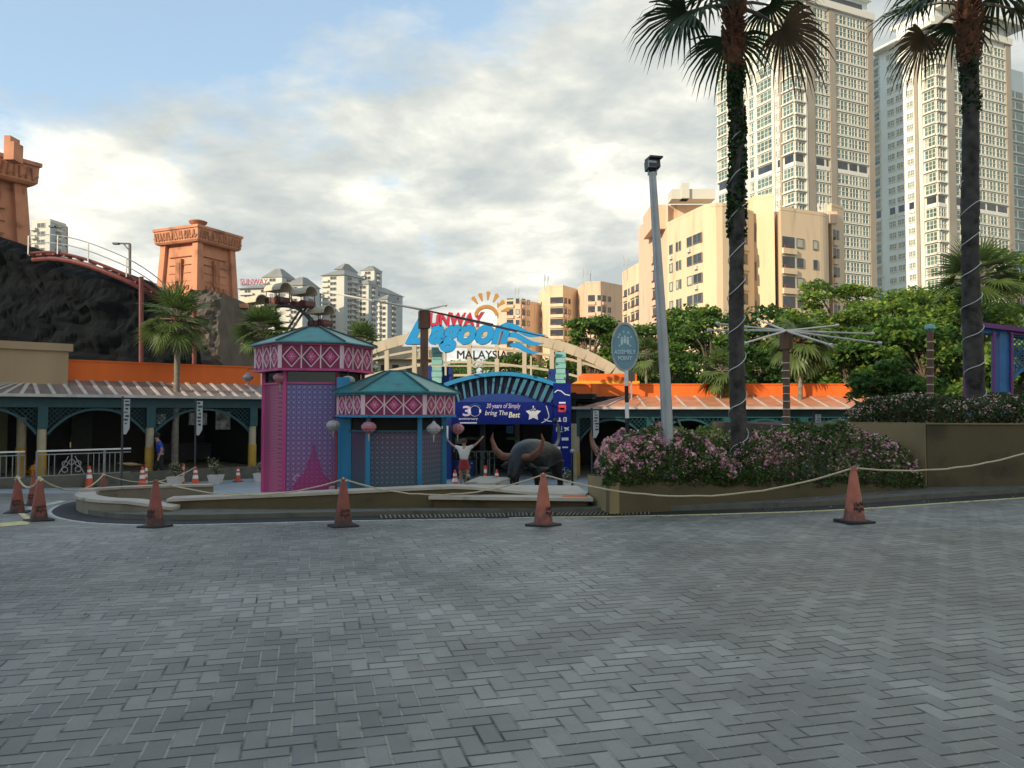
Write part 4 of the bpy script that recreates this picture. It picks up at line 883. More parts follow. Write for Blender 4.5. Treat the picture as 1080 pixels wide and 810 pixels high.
# ornamental railing under the left arcade
def railing(label, A, B, hgt=.95):
    A, B = Vector(A), Vector(B); t = thing('ornamental_railing', label, 'railing', (A+B)/2, group='grey ornamental railings'); d = (B-A); L_ = d.length; d.normalize(); b = MB(); up = Vector((0, 0, 1))
    b.bar(A+up*hgt, B+up*hgt, .07, .05); b.build('top_rail', M_white, t); b = MB()
    b.bar(A+up*(hgt-.12), B+up*(hgt-.12), .03); b.bar(A+up*.12, B+up*.12, .03); n = int(L_/.16)
    for k in range(n+1):
        q = A+d*(L_*k/n)
        if k % 12 == 0: b.bar(q, q+up*hgt, .06)
        elif k % 12 in (4, 5, 6, 7, 8): pass
        else: b.bar(q+up*.12, q+up*(hgt-.12), .022)
        if k % 12 == 6:
            for (u, z) in ((-.2, .3), (.2, .3), (0, .55), (-.2, .5), (.2, .5)):
                C = [q+d*(u+.09*math.cos(a*.785))+up*(z+.09*math.sin(a*.785)) for a in range(9)]
                for a in range(8): b.bar(C[a], C[a+1], .025)
            b.bar(q+up*.12, q+up*(hgt-.12), .03); b.bar(q+d*-.4+up*.12, q+d*-.1+up*(hgt-.2), .025); b.bar(q+d*.4+up*.12, q+d*.1+up*(hgt-.2), .025)
    b.build('bars', M_grey, t)
r1 = Wl(sof(40, Aq, Bq), -.1, -.66); r2 = Wl(sof(138, Aq, Bq), -.1, -.66); r3 = Wl(sof(-60, Aq, Bq), -.1, -.66); r4 = Wl(sof(27, Aq, Bq), -.1, -.66)
railing('long grey ornamental railing between the arcade column and the first banner', r1, r2); railing('short grey ornamental railing cut by the left edge of the photo', r3, r4)
b = MB(); b.bar(Wl(-2, -.2, -.8), Wl(Ll, -.2, -.8), .3, .5); o = b.build('kerb', M_kerb); o['kind'] = 'structure'

# right arcade
Ar, Br2 = at(603, 430, 30.2), at(950, 430, 30.2)
brs = [sof(p, Ar, Br2) for p in (608, 688, 770, 852, 932)]
ar, Wr, slabr, Lr = arcade('entrance_arcade', 'right arcade with sunlit orange parapet behind the flowering hedge', Ar, Br2, -.98, 1.76, 2.24, 2.72, brs, 7, 2.6, 2.0, colr=.16, lit=True)
slabr(.5, sof(689, Ar, Br2), 3.2, 6, 2.72, 2.93).build('yellow_band', M_yellow, ar); slabr(.75, sof(686, Ar, Br2), 3.25, 5.8, 2.93, 3.25).build('upper_block', M_orange, ar)
slabr(sof(783, Ar, Br2), sof(786, Ar, Br2), 1.9, 2.4, 2.24, 2.76).build('parapet_pier', M_orange, ar); slabr(1.0, 1.25, 1.9, 2.4, 2.24, 2.76).build('parapet_pier', M_orange, ar)
slabr(sof(668, Ar, Br2), sof(675, Ar, Br2), 1.2, 1.5, 2.85, 3.25).build('speaker_box', M_dgrey, ar); b = MB(); b.bar(Wr(sof(671.5, Ar, Br2), 1.35, 1.9), Wr(sof(671.5, Ar, Br2), 1.35, 2.9), .06); b.build('speaker_pole', M_grey, ar)
slabr(sof(735, Ar, Br2), sof(750, Ar, Br2), 6.3, 6.5, .6, 1.1).build('blue_poster', M_cyan, ar)

# ------------------------------------------------------------------ entrance gate
Yg = 29.6; gt = thing('entrance_gate', 'blue entrance gate with cyan arched canopy and printed banner', 'gate', on(530, Yg)); zgd = h(0, 29)
def pbox(name, p0, p1, Y0, Y1, m, par, ref=None):
    a, c = at(p0[0], p0[1], ref or Y0), at(p1[0], p1[1], ref or Y0); b = MB(); b.box(((a.x+c.x)/2, (Y0+Y1)/2, (a.z+c.z)/2), (abs(c.x-a.x), Y1-Y0, abs(a.z-c.z))); return b.build(name, m, par)
a = at(478, 500, Yg)
def colbox(p0, p1, py, Y0, Y1, m, nm, par=gt, zb_=None):
    x0, x1 = X_(p0, Y0), X_(p1, Y0); zt2 = zat(py, Y0); zb_ = zgd-.02 if zb_ is None else zb_; b = MB(); b.box(((x0+x1)/2, (Y0+Y1)/2, (zt2+zb_)/2), (x1-x0, Y1-Y0, zt2-zb_)); return b.build(nm, m, par)
colbox(456, 476, 386, Yg-.1, Yg+1, M_blue, 'gate_column'); colbox(583, 602, 403, Yg-.1, Yg+1, M_blue, 'gate_column')
colbox(449, 461, 386, Yg-.3, Yg+.2, M_blue, 'pylon', zb_=zat(420, Yg)); colbox(579, 586, 389, Yg-.25, Yg+.2, M_blue, 'pylon', zb_=zat(404, Yg)); colbox(594, 600, 390, Yg-.25, Yg+.2, M_dblue, 'pylon', zb_=zat(404, Yg))
M_turq = mat('pale_turquoise_render', (.20, .42, .38), .6, var=.12, scale=3)
for (p0, p1, pt, pb) in ((455, 466, 366, 404), (586, 597, 371, 406)):
    zz1, zz0 = zat(pt, Yg-.35), zat(pb, Yg-.35); b = MB(); n = 6; x0, x1 = X_(p0, Yg-.35), X_(p1, Yg-.35)
    for k in range(n): 
        zc_ = zz0+(zz1-zz0)*(k+.5)/n; b.box(((x0+x1)/2, Yg-.35+.25, zc_), ((x1-x0)*(1 if k % 2 else .9), .45, (zz1-zz0)/n-.02))
    b.build('stacked_turret', M_turq, gt)
# fan arch
up_ = [(468, 404), (485, 398.5), (505, 394), (528, 392), (550, 393.5), (570, 398), (591, 405)]; lo_ = [(474, 430), (490, 420.5), (508, 416.5), (528, 415), (548, 416.5), (564, 421), (580, 430)]
UP = resample([at(*p, Yg-.5) for p in up_], .12); LO = resample([at(*p, Yg-.5) for p in lo_], .12)
def bow(b, P, Y0, Y1, th, mi=0):
    for i in range(len(P)-1):
        p, q = P[i], P[i+1]; d = (q-p).normalized(); nn = Vector((-d.z, 0, d.x)); vs = []
        for e in (p, q):
            for yy in (Y0, Y1):
                for s in (0, -1): vs.append(Vector((e.x, yy, e.z))+nn*th*s)
        b.add(vs, [(0, 1, 3, 2), (4, 6, 7, 5), (0, 4, 5, 1), (2, 3, 7, 6), (0, 2, 6, 4), (1, 5, 7, 3)], mi)
b = MB(); bow(b, UP, Yg-.5, Yg+.5, .15); b.build('arch_canopy', M_cyan, gt)
b = MB(); fill = [(p.x, p.z) for p in UP]+[(p.x, p.z) for p in reversed(LO)]; b.plate(fill, (0, Yg-.05, 0), (1, 0, 0), (0, 0, 1), .05); b.build('arch_backing', M_dblue, gt)
b = MB(); n = 15; 
for k in range(n):
    u = (k+.5)/n; i, j = min(len(UP)-2, int(u*(len(UP)-1))), min(len(LO)-2, int(u*(len(LO)-1))); p = UP[i].lerp(UP[i+1], u*(len(UP)-1)-i); q = LO[j].lerp(LO[j+1], u*(len(LO)-1)-j)
    p.y = q.y = Yg-.3; p.z -= .15; b.bar(p, q, .085, .14)
b.build('fan_slats', mat('slate_blue_slats', (.03, .13, .21), .5), gt)
b = MB(); zb4 = zat(425, Yg); lo2 = [(p.x, p.z) for p in LO]; b.plate(lo2+[(X_(583, Yg), zb4), (X_(474, Yg), zb4)], (0, Yg-.38, 0), (1, 0, 0), (0, 0, 1), .3); b.build('arch_spandrel', M_blue, gt)
# banner with lettering
bn = pbox('hanging_banner', (476, 424), (583, 447.5), Yg-.55, Yg-.5, M_banner, gt); bY = Yg-.556
def tx(s, px, py, wpx, hpx, m, off=.004, shear=0, cen=True, par=None, Y=None):
    Y = Y or bY; return text(s, 1, m, par or bn, at(px, py, Y), width=wpx*Y/F, height=hpx*Y/F, center=cen, th=.01, off=off, shear=shear)
MW = mat('white_print', (.62, .63, .66), .6, var=.05); ML2 = mat('lilac_print', (.50, .42, .60), .6)
def anniv():   # "30" mark: 3, and a ring as the 0
    tx('3', 492.5, 439, 9, 11, ML2, off=.03); b = MB(); c = at(501, 433.5, bY)
    for k in range(20):
        a0, a1 = 2*math.pi*k/20, 2*math.pi*(k+1)/20; b.bar(c+Vector((math.cos(a0)*.20, 0, math.sin(a0)*.20)), c+Vector((math.cos(a1)*.20, 0, math.sin(a1)*.20)), .07, .012)
        if k in range(2, 9): b.bar(c+Vector((math.cos(a0)*.27, 0, math.sin(a0)*.27)), c+Vector((math.cos(a1)*.27, 0, math.sin(a1)*.27)), .03, .012, 1)
    b.build('anniversary_mark', [MW, M_cyan], bn)
anniv(); tx('anniversary', 494, 443.6, 20, 3.2, MW, off=.01); b = MB(); b.bar(at(485, 446, bY), at(503, 446, bY), .012, .05); b.build('underline', MW, bn)
tx('30 years of Simply', 531, 432, 36, 6.5, ML2, shear=.25, off=.006); tx('bring The', 523.5, 439.5, 24, 6.5, MW, shear=.25, off=.008); tx('Best', 542.5, 440.5, 12, 6, mat('cream_print', (.75, .72, .5), .6), shear=.2, off=.02)
st = at(562.5, 436, bY); b = MB(); pr = []
for k in range(10): a_ = math.pi/2+k*math.pi/5; r_ = .30 if k % 2 == 0 else .16; pr.append((math.cos(a_)*r_, math.sin(a_)*r_))
b.plate(pr, st, (1, 0, 0), (0, 0, 1), .01); b.build('star', MW, bn); tx('30', 562.5, 433.8, 7, 5, M_dblue, off=.02, Y=bY-.006)
b = MB(); P = [at(*p, bY) for p in ((571, 446), (576, 443.5), (579, 440), (578, 434), (576, 428))]; b.tube(resample(P, .1), .016, 6); P = [at(*p, bY) for p in ((574, 442), (578, 444), (582, 444.5))]; b.tube(P, .02, 6); b.build('swirl_print', MW, bn)
# right column banner with emblem blocks
rb = pbox('column_banner', (583.5, 404), (602.5, 500), Yg-.62, Yg-.58, M_banner, gt); cy_ = Yg-.626
def pb(nm, boxes, m):
    b = MB()
    for (x0, y0, x1, y1) in boxes: a, c = at(x0, y0, cy_), at(x1, y1, cy_); b.box(((a.x+c.x)/2, cy_, (a.z+c.z)/2), (c.x-a.x, .012, a.z-c.z))
    b.split(nm, m, rb)
pb('red_emblem', [(589, 427, 597, 434.5)], mat('emblem_red', (.65, .04, .05), .5)); pb('emblem_mark', [(589.5, 424, 596.5, 425.6), (590.5, 430, 595.5, 432)], MW)
pb('logo_mark', [(588, 443.5, 592, 444.7), (589.5, 440.5, 591, 443.5), (594, 440, 595, 445), (594, 440, 597, 441), (596.5, 440, 597.6, 445), (594, 444, 597, 445), (586.5, 450.5, 587.5, 455), (588.5, 450.5, 589.5, 455), (586.5, 450.3, 589.5, 451.2), (592, 449.5, 592.6, 454), (591, 455, 593.5, 455.6), (592.5, 461.5, 599.5, 464.5), (584.5, 471, 591, 473.8), (593, 471, 599, 472.5)], MW)
b = MB(); b.tube(resample([at(*p, cy_) for p in ((585, 414), (588, 411.5), (592, 412.5), (596, 416), (601, 417))], .1), .02, 6); b.build('dolphin_swirl', MW, rb); b = MB(); b.tube([at(595, 451, cy_), at(597.5, 452.5, cy_), at(600, 454, cy_)], [.02, .06, .02], 6); b.tube([at(595.5, 455, cy_), at(597, 453, cy_), at(600, 450.5, cy_)], [.02, .04, .02], 6); b.build('plane_mark', MW, rb)
pb('tan_mark', [(588, 461, 590, 465)], M_gold)
colbox(602, 608, 447, Yg, Yg+.4, M_tanc, 'tan_pier')
# dim ticket hall behind the gate
th_ = thing('ticket_hall', 'dim hall with turnstiles and counters behind the gate banner', 'building', on(530, 36)); 
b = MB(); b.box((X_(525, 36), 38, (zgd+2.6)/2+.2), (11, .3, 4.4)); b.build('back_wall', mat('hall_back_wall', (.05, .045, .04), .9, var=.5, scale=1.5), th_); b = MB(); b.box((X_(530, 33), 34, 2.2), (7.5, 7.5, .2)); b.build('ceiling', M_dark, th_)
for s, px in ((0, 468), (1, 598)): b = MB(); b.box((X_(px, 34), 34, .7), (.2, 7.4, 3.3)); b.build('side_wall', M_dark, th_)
def hb(nm, p0, p1, Y0, Y1, m): return pbox(nm, p0, p1, Y0, Y1, m, th_, ref=Y0)
hb('counter', (470, 485), (500, 505), 31, 31.6, M_blue); hb('green_beam', (474, 461), (507, 464), 33, 33.2, mat('green_beam_paint', (.10, .20, .08), .6)); hb('green_beam', (534, 461), (546, 464), 33, 33.2, bpy.data.materials['green_beam_paint'])
hb('pillar', (506, 447), (512, 500), 32.5, 33, M_dgrey); hb('pillar', (543, 447), (548, 470), 33.5, 34, M_tanc); hb('blue_poster', (534, 449), (541.5, 457), 32.5, 32.55, M_cyan); hb('notice', (480, 463), (490, 468), 32, 32.05, M_grey); hb('notice', (472, 473), (480, 477), 31.5, 31.55, M_grey); hb('shutter', (552, 447), (582, 495), 33.4, 33.6, mat('olive_shutter', (.05, .045, .025), .8, var=.3))
for k in range(6):
    x = X_(484+k*7, 31.8); b = MB(); z0 = zgd; 
    for s in (-.1, .1): b.bar((x+s, 31.8, z0), (x+s, 31.8, z0+.95), .04)
    b.bar((x-.12, 31.8, z0+.95), (x+.12, 31.8, z0+.95), .05); b.bar((x, 31.7, z0+.7), (x+.45, 31.7, z0+.7), .035); o = b.build('turnstile', mat('turnstile_steel', (.16, .2, .2), .4, .5) if k == 0 else bpy.data.materials['turnstile_steel']); tag(o, 'one of the grey steel turnstiles inside the dim gate opening', 'turnstile', 'turnstiles inside the gate')

# ------------------------------------------------------------------ park name sign over the gate
Yn = 28.6; sg = thing('park_name_sign', 'large cyan and red park name sign with golden sun above the gate', 'sign', at(500, 392, Yn+.4))
def sx(s, x, y, wp, hp, m, off, shear, dy=0, nm='lettering', th=.1): return text(s, 1, m, sg, at(x, y, Yn+dy), width=wp*Yn/F, height=hp*Yn/F, th=th, off=off, shear=shear, name=nm)
sx('L', 426.5, 363, 25, 27.5, M_signb, .06, .45, nm='large_initial_letter'); 
sx('L', 425.5, 363.8, 27, 28.8, M_white, .07, .45, dy=.12, nm='letter_outline', th=.04)
sx('agoon', 452, 371.5, 86, 29, M_signb, .05, .30, nm='cyan_letters'); sx('agoon', 451, 372.3, 88, 30.5, M_white, .06, .30, dy=.12, nm='letter_outline', th=.04)
def para(nm, p0, p1, p2, p3, Y, th, m): b = MB(); b.plate([(at(*p, Y).x, at(*p, Y).z) for p in (p0, p1, p2, p3)], (0, Y, 0), (1, 0, 0), (0, 0, 1), th); return b.build(nm, m, sg)
sx('SUNWAY', 446, 344.5, 65, 15, M_signr, .03, .10, nm='red_letters'); sx('SUNWAY', 445, 345.3, 67, 16.6, M_white, .065, .10, dy=.12, nm='letter_outline', th=.04)
sx('MALAYSIA', 482, 378.5, 53, 8.6, M_navy, .0, 0, nm='dark_letters'); sx('MALAYSIA', 482.5, 378.3, 53, 8.6, M_navy, .0, 0, nm='dark_letters', dy=.06)
for pw in (((524, 347), (534, 342.5), (546, 346.5), (558, 352.5), (577, 353.5)), ((533, 354), (543, 353), (553, 358.5), (563, 362.5), (574, 362)), ((538, 364), (547, 364.5), (555, 369), (562, 372), (569, 371.5))):
    P1 = resample([at(*p, Yn) for p in pw], .15); n = len(P1)-1; b = MB()
    o_ = [(p.x, p.z+.12*math.sin(math.pi*(.12+.88*i/n))) for i, p in enumerate(P1)]; i_ = [(p.x, p.z-.12*math.sin(math.pi*(.12+.88*i/n))) for i, p in enumerate(P1)]
    for i in range(n): b.plate([o_[i], o_[i+1], i_[i+1], i_[i]], (0, Yn-.02, 0), (1, 0, 0), (0, 0, 1), .1)
    b.build('wave_shape', M_signb, sg)
c = at(513, 332, Yn); b = MB(); s_ = Yn/F
for k in range(14):
    a0, a1 = R(5+k*12.5), R(5+(k+1)*12.5); b.bar(c+Vector((math.cos(a0)*11*s_, 0, math.sin(a0)*10*s_-.05)), c+Vector((math.cos(a1)*11*s_, 0, math.sin(a1)*10*s_-.05)), .11, .14)
b.build('sun_arc', M_gold, sg); b = MB()
for a, l0, l1 in ((128, 15, 23), (107, 15.5, 23), (85, 16, 24), (62, 15.5, 24), (38, 15.5, 23), (14, 16, 24)):
    d = Vector((math.cos(R(a)), 0, math.sin(R(a)))); p = Vector((-d.z, 0, d.x)); q = [c+d*l0*s_-p*.025, c+d*l0*s_+p*.025, c+d*l1*s_+p*.085, c+d*(l1+1.5)*s_, c+d*l1*s_-p*.085]
    b.plate([(v.x, v.z) for v in q], (0, Yn, 0), (1, 0, 0), (0, 0, 1), .1)
b.build('sun_rays', M_gold, sg)
b = MB()
for px in (470, 560): b.bar(at(px, 396, Yn+.35), at(px, 366 if px > 480 else 350, Yn+.35), .07)
for py in (386,): b.bar(at(455, py, Yn+.35), at(568, py, Yn+.35), .05)
b.build('support_frame', M_cream, sg)

# ------------------------------------------------------------------ cream arched footbridge behind the gate
br = thing('arched_footbridge', 'cream steel arched footbridge with square grid sides behind the gate', 'bridge', at(530, 430, 37)); ch = [(330, 392), (370, 370), (395, 359), (430, 349), (470, 342), (510, 342), (550, 348), (585, 355), (620, 367), (650, 383), (664, 395)]
def cat_(px, dy): 
    for (x0, y0), (x1, y1) in zip(ch, ch[1:]):
        if x0 <= px <= x1: return y0+(y1-y0)*(px-x0)/(x1-x0)+dy
for Yb, fr in ((37, True), (40, False)):
    b = MB(); P = resample([at(p[0], p[1]+3, Yb) for p in ch], .5); bow(b, P, Yb-.12, Yb+.12, .48); b.build('top_chord', M_cream, br)
    b = MB()
    for dy in (20, 36, 50):
        P = resample([at(p[0], p[1]*.72+dy+100, Yb) for p in ch], .6)
        for i in range(len(P)-1): b.bar(P[i], P[i+1], .11)
    b.build('side_rails', M_cream, br)
    for px in range(350, 665, 29):
        b = MB(); b.bar(at(px, cat_(px, 6), Yb), at(px, 436, Yb), .20, .16); b.build('post', M_cream, br)
b = MB(); P1, P2 = resample([at(p[0], p[1]+2, 37) for p in ch], 1.2), resample([at(p[0], p[1]+2, 37) for p in ch], 1.2)
for p in P1: b.bar(p, p+Vector((0, 3, .0)), .08)
b.build('cross_beams', M_cream, br)
b = MB(); b.box((X_(520, 38.5), 38.5, zat(412, 38.5)), (14, 3, .25)); b.build('deck', M_cream, br)

# ------------------------------------------------------------------ spoked poles
def spoked(label, px, Y, ptop, spokes, r=.10, basez=None, wrap=True):
    base = on(px, Y); c = at(px, ptop, Y); t = thing('spoked_pole', label, 'pole', base, group='timber poles with radiating steel spokes'); b = MB(); b.tube([base, c], r, 12); b.build('pole', M_wood, t, True)
    b = MB(); b.box(c+Vector((0, 0, -.28)), (r*2.6, r*2.6, .5), .3); b.build('pole_cap', M_wood, t)
    for (qx, qy, qY) in spokes:
        q = at(qx, qy, qY); b = MB(); b.tube([c, q], [.038, .024], 6); b.tube([q-(q-c).normalized()*.06, q+(q-c).normalized()*.05], .05, 8); b.build('spoke', mat('pale_grey_spoke', (.56, .53, .46), .45, .2) if 'pale_grey_spoke' not in bpy.data.materials else bpy.data.materials['pale_grey_spoke'], t)
    return t, c
tp, cc = spoked('stone-clad pole with white radiating spokes right of the palm in the hedge', 829, 22, 349, [(883, 343, 24), (920, 352, 22.6), (928, 362, 21), (877, 364, 19.6), (785, 362, 20), (748, 348, 21.6), (757, 341, 23.2), (800, 337, 24.4)])
b = MB(); q = on(829, 22)
for k in range(16): b.lathe([(.118, 0), (.118, .02)], (q.x, q.y, q.z+.4+k*.22), 10)
b.build('light_wrap', M_white, tp)
tp, cc = spoked('dark timber pole with long cables and spokes in front of the park name sign', 447.5, 22, 327, [(345, 308, 25), (395, 317, 20.5), (470, 322, 25.5)], .115)
for (e, nm) in (((578, 356, 28), 'cable'), ((545, 350, 26), 'cable'), ((520, 342, 24.6), 'cable')):
    b = MB(); b.tube([cc, at(*e)], .022, 5); b.build(nm, M_dgrey, tp)
t = thing('timber_post', 'short banded timber post standing before the trees at right', 'post', at(981, 430, 20)); b = MB(); b.tube([at(981.5, 450, 20), at(981, 350, 20)], .08, 10); b.build('post', M_wood, t, True); b = MB()
for k in range(9): b.tube([at(981, 360+k*9, 20), at(981, 361.2+k*9, 20)], .09, 10)
b.build('light_wrap', M_cap, t); b = MB(); b.lathe([(.05, 0), (.14, .08), (.12, .16), (.03, .2)], at(981, 350, 20), 10); b.build('lamp_cap', M_turq, t)

# ------------------------------------------------------------------ blue pavilion frame at the right edge
Yv = 21; pv = thing('lattice_pavilion', 'blue and purple lattice pavilion frame cut by the right edge', 'pavilion', at(1050, 430, Yv)); M_pur = mat('purple_trim', (.16, .03, .18), .5); M_pblue = mat('pavilion_blue', (.03, .16, .38), .5)
b = MB(); b.bar(at(1020, 440, Yv), at(1020, 341, Yv), .14); b.bar(at(1057, 440, Yv), at(1057, 347, Yv), .38, .38); b.build('post', M_pblue, pv)
b = MB(); b.bar(at(1017, 440, Yv-.1), at(1017, 338, Yv-.1), .05); b.bar(at(1048.5, 440, Yv-.25), at(1048.5, 350, Yv-.25), .06); b.bar(at(1067, 440, Yv-.25), at(1067, 350, Yv-.25), .06)
b.bar(at(1016, 339, Yv-.2), at(1120, 352, Yv-.2), .07); b.bar(at(1064, 351, Yv-.22), at(1120, 358, Yv-.22), .05); b.build('purple_trim', M_pur, pv)
b = MB(); b.bar(at(1017, 345, Yv), at(1120, 357, Yv), .3, .25); b.build('beam', M_pblue, pv)
b = MB(); P3 = lambda s, z: Vector((s, Yv, z)); xa = X_(1067, Yv); zA = zat(356, Yv)
lattice(b, lambda s, z: z > zA-1.15+.85*min(1, (s-xa)/1.6)**.7, xa, xa+2.4, zA-1.2, zA, P3, .13, .025)
P = [Vector((xa+k*.2, Yv, zA-1.15+.85*min(1, k*.2/1.6)**.7)) for k in range(12)]
for p, q in zip(P, P[1:]): b.bar(p, q, .08)
b.build('lattice_bracket', M_pblue, pv)
b = MB(); b.add([at(1014, 339, Yv-.35), at(1130, 353, Yv-.35), at(1130, 355, Yv+2.5), at(1020, 343, Yv+2.5)], [(0, 1, 2, 3)]); b.v += [(x, y, z-.08) for x, y, z in b.v]; b.f += [(7, 6, 5, 4), (0, 4, 5, 1), (3, 2, 6, 7), (0, 3, 7, 4), (1, 5, 6, 2)]; b.m = [0]*6; b.build('roof', M_pur, pv)
# ------------------------------------------------------------------ buffalo statues
M_bull = mat('dark_patinated_bronze', (.007, .0085, .0095), .40, .2, var=.6, scale=7, bump=1, bscale=14, dirt=(.012, .013, .015), detail=9)
M_horn = mat('brown_horn', (.19, .075, .035), .4, var=.3, scale=8); M_tail = mat('grey_metal_tail', (.20, .20, .19), .4, .4)
def buffalo(label, loc, rz, s):
    t = thing('buffalo_statue', label, 'statue', (0, 0, 0), group='dark buffalo statues on the plaza'); V = []; E = []; Rr = []
    def ad(v, r, p=None): V.append(v); Rr.append(r); i = len(V)-1; (E.append((p, i)) if p is not None else None); return i
    pel = ad((-.72, 0, 1.02), (.30, .33)); mid = ad((-.2, 0, 1.0), (.36, .38), pel); hump = ad((.38, 0, 1.12), (.36, .52), mid); nk = ad((.78, 0, .98), (.26, .32), hump); hd = ad((1.05, 0, .80), (.19, .21), nk); mz = ad((1.22, 0, .58), (.13, .13), hd); no = ad((1.30, 0, .44), (.11, .10), mz)
    for sd in (-1, 1):
        a = ad((.42, .26*sd, .72), .17, hump); a = ad((.48, .28*sd, .42), .10, a); a = ad((.45, .28*sd, .14), .07, a); ad((.50, .28*sd, .04), .085, a)
        a = ad((-.78, .25*sd, .78), .21, pel); a = ad((-.66, .27*sd, .52), .13, a); a = ad((-.90, .27*sd, .36), .075, a); a = ad((-.86, .27*sd, .12), .065, a); ad((-.80, .27*sd, .04), .085, a)
    skin('body', V, E, Rr, M_bull, t, 2)
    for sd in (-1, 1):
        b = MB(); b.tube([(1.0, .13*sd, .93), (1.02, .34*sd, .95), (1.0, .52*sd, 1.10), (1.0, .60*sd, 1.32), (1.02, .56*sd, 1.46)], [.085, .085, .065, .035, .008], 12); b.build('horn', M_horn, t, True, local=True)
        b = MB(); b.tube([(.95, .15*sd, .80), (.94, .28*sd, .76), (.92, .42*sd, .72)], [.03, .075, .01], 8); b.build('ear', M_bull, t, True, local=True)
        b = MB(); b.lathe([(.02, -.03), (.035, 0), (.02, .03)], (1.14, .15*sd, .80), 8); b.build('eye', M_black, t, True, local=True)
    b = MB(); P = resample([Vector(p) for p in ((-.98, 0, 1.12), (-1.12, .05, 1.10), (-1.22, .1, 1.22), (-1.22, .12, 1.42), (-1.16, .12, 1.58), (-1.10, .1, 1.66))], .06); b.tube(P, [.045-.02*i/len(P) for i in range(len(P))], 8); b.build('tail', M_tail, t, True, local=True)
    b = MB(); b.tube([(-1.10, .1, 1.64), (-1.05, .08, 1.72), (-1.0, .05, 1.70)], [.03, .06, .01], 8); b.build('tail_tuft', M_bull, t, True, local=True)
    t.location = loc; t.rotation_euler = (0, 0, rz); t.scale = (s,)*3; return t
bu = buffalo('dark bronze buffalo statue with lowered head, brown horn and curled tail before the gate', on(564, 19.5, .0), R(243), 1.0); bu.scale = (1.0, 1.16, 1.12)
again(bu, 'second buffalo statue mostly hidden behind the left end of the flowering hedge', on(676, 17.6), R(216), 1.0)

# ------------------------------------------------------------------ people
M_skin = mat('skin', (.40, .22, .15), .6, var=.05)
def figure(name, label, cat, loc, rz, J, shirt, pants, hairc, scale=1.0, skirt=False, shoes=M_black):
    t = thing(name, label, cat, (0, 0, 0)); 
    V = [J[k] for k in ('pel', 'waist', 'chest', 'neck', 'chin', 'head', 'crown')]; Rr = [(.14, .11), (.13, .10), (.16, .11), .055, .065, .095, .06]; E = [(i, i+1) for i in range(6)]
    def lim(start, keys, rs):
        p = start
        for k, r in zip(keys, rs): V.append(J[k]); Rr.append(r); E.append((p, len(V)-1)); p = len(V)-1
    for s in 'LR':
        lim(2, ['sh'+s, 'el'+s, 'wr'+s, 'hd'+s, 'fg'+s], [.06, .042, .030, .038, .018]); lim(0, ['hp'+s, 'kn'+s, 'an'+s, 'to'+s], [.095, .062, .042, .035])
    skin('body', V, E, Rr, M_skin, t, 2)
    V = [J['pel'], J['waist'], J['chest'], J['shL'], J['shR']]+[tuple(Vector(J['sh'+s]).lerp(Vector(J['el'+s]), .7)) for s in 'LR']; skin('shirt', V, [(0, 1), (1, 2), (2, 3), (2, 4), (3, 5), (4, 6)], [(.17, .14), (.165, .135), (.185, .14), .085, .085, .062, .062], shirt, t, 2)
    if skirt: b = MB(); p = Vector(J['pel']); b.lathe([(.15, .05), (.19, -.1), (.22, -.30)], p, 14); b.build('skirt', pants, t, True, local=True)
    else:
        V = [J['pel']]; E = []; Rr = [(.165, .135)]
        for s in 'LR':
            p = 0
            for k, r in (('hp', .105), ('kn', .078), ('an', .062)): V.append(J[k+s]); Rr.append(r); E.append((p, len(V)-1)); p = len(V)-1
        skin('trousers', V, E, Rr, pants, t, 2)
    b = MB(); c = Vector(J['head']); b.lathe([(.03, .125), (.075, .11), (.105, .06), (.108, 0), (.09, -.05)], c+Vector((0, .018, .01)), 14); b.build('hair', hairc, t, True, local=True)
    for s in 'LR': q = Vector(J['to'+s]); b = MB(); b.box(q+Vector((0, .06, -.01)), (.09, .25, .07)); b.build('shoe', shoes, t, local=True)
    b = MB(); 
    for s in (-1, 1): b.box(c+Vector((s*.035, -.093, .0)), (.022, .01, .012))
    b.box(c+Vector((0, -.09, -.055)), (.045, .012, .01)); b.build('face', M_black, t, local=True)
    b = MB(); b.add([c+Vector(v) for v in ((-.014, -.09, -.03), (.014, -.09, -.03), (0, -.12, -.028), (0, -.092, .015))], [(0, 1, 2), (1, 3, 2), (3, 0, 2)]); b.build('nose', M_skin, t, local=True)
    t.location = loc; t.rotation_euler = (0, 0, rz); t.scale = (scale,)*3; return t
base = dict(pel=(0, 0, .95), waist=(0, 0, 1.1), chest=(0, 0, 1.33), neck=(0, 0, 1.5), chin=(0, -.02, 1.56), head=(0, -.02, 1.64), crown=(0, 0, 1.71), shL=(-.19, 0, 1.40), shR=(.19, 0, 1.40), elL=(-.25, .03, 1.12), elR=(.25, .03, 1.12), wrL=(-.26, -.08, .88), wrR=(.26, -.08, .88), hdL=(-.26, -.1, .80), hdR=(.26, -.1, .80), fgL=(-.26, -.11, .73), fgR=(.26, -.11, .73),
    hpL=(-.1, 0, .86), hpR=(.1, 0, .86), knL=(-.11, -.03, .48), knR=(.11, -.03, .48), anL=(-.11, .03, .10), anR=(.11, .03, .10), toL=(-.11, -.02, .045), toR=(.11, -.02, .045))
walk = dict(base); walk.update(knL=(-.1, -.16, .50), anL=(-.1, -.18, .12), toL=(-.1, -.22, .05), knR=(.1, .02, .48), anR=(.1, .24, .14), toR=(.1, .22, .06), elL=(-.27, .12, 1.14), wrL=(-.25, .1, .92), hdL=(-.25, .08, .84), fgL=(-.25, .06, .77), chest=(0, -.06, 1.32), neck=(0, -.10, 1.49), chin=(0, -.13, 1.55), head=(0, -.14, 1.63), crown=(0, -.13, 1.70), shL=(-.19, -.06, 1.39), shR=(.19, -.06, 1.39))
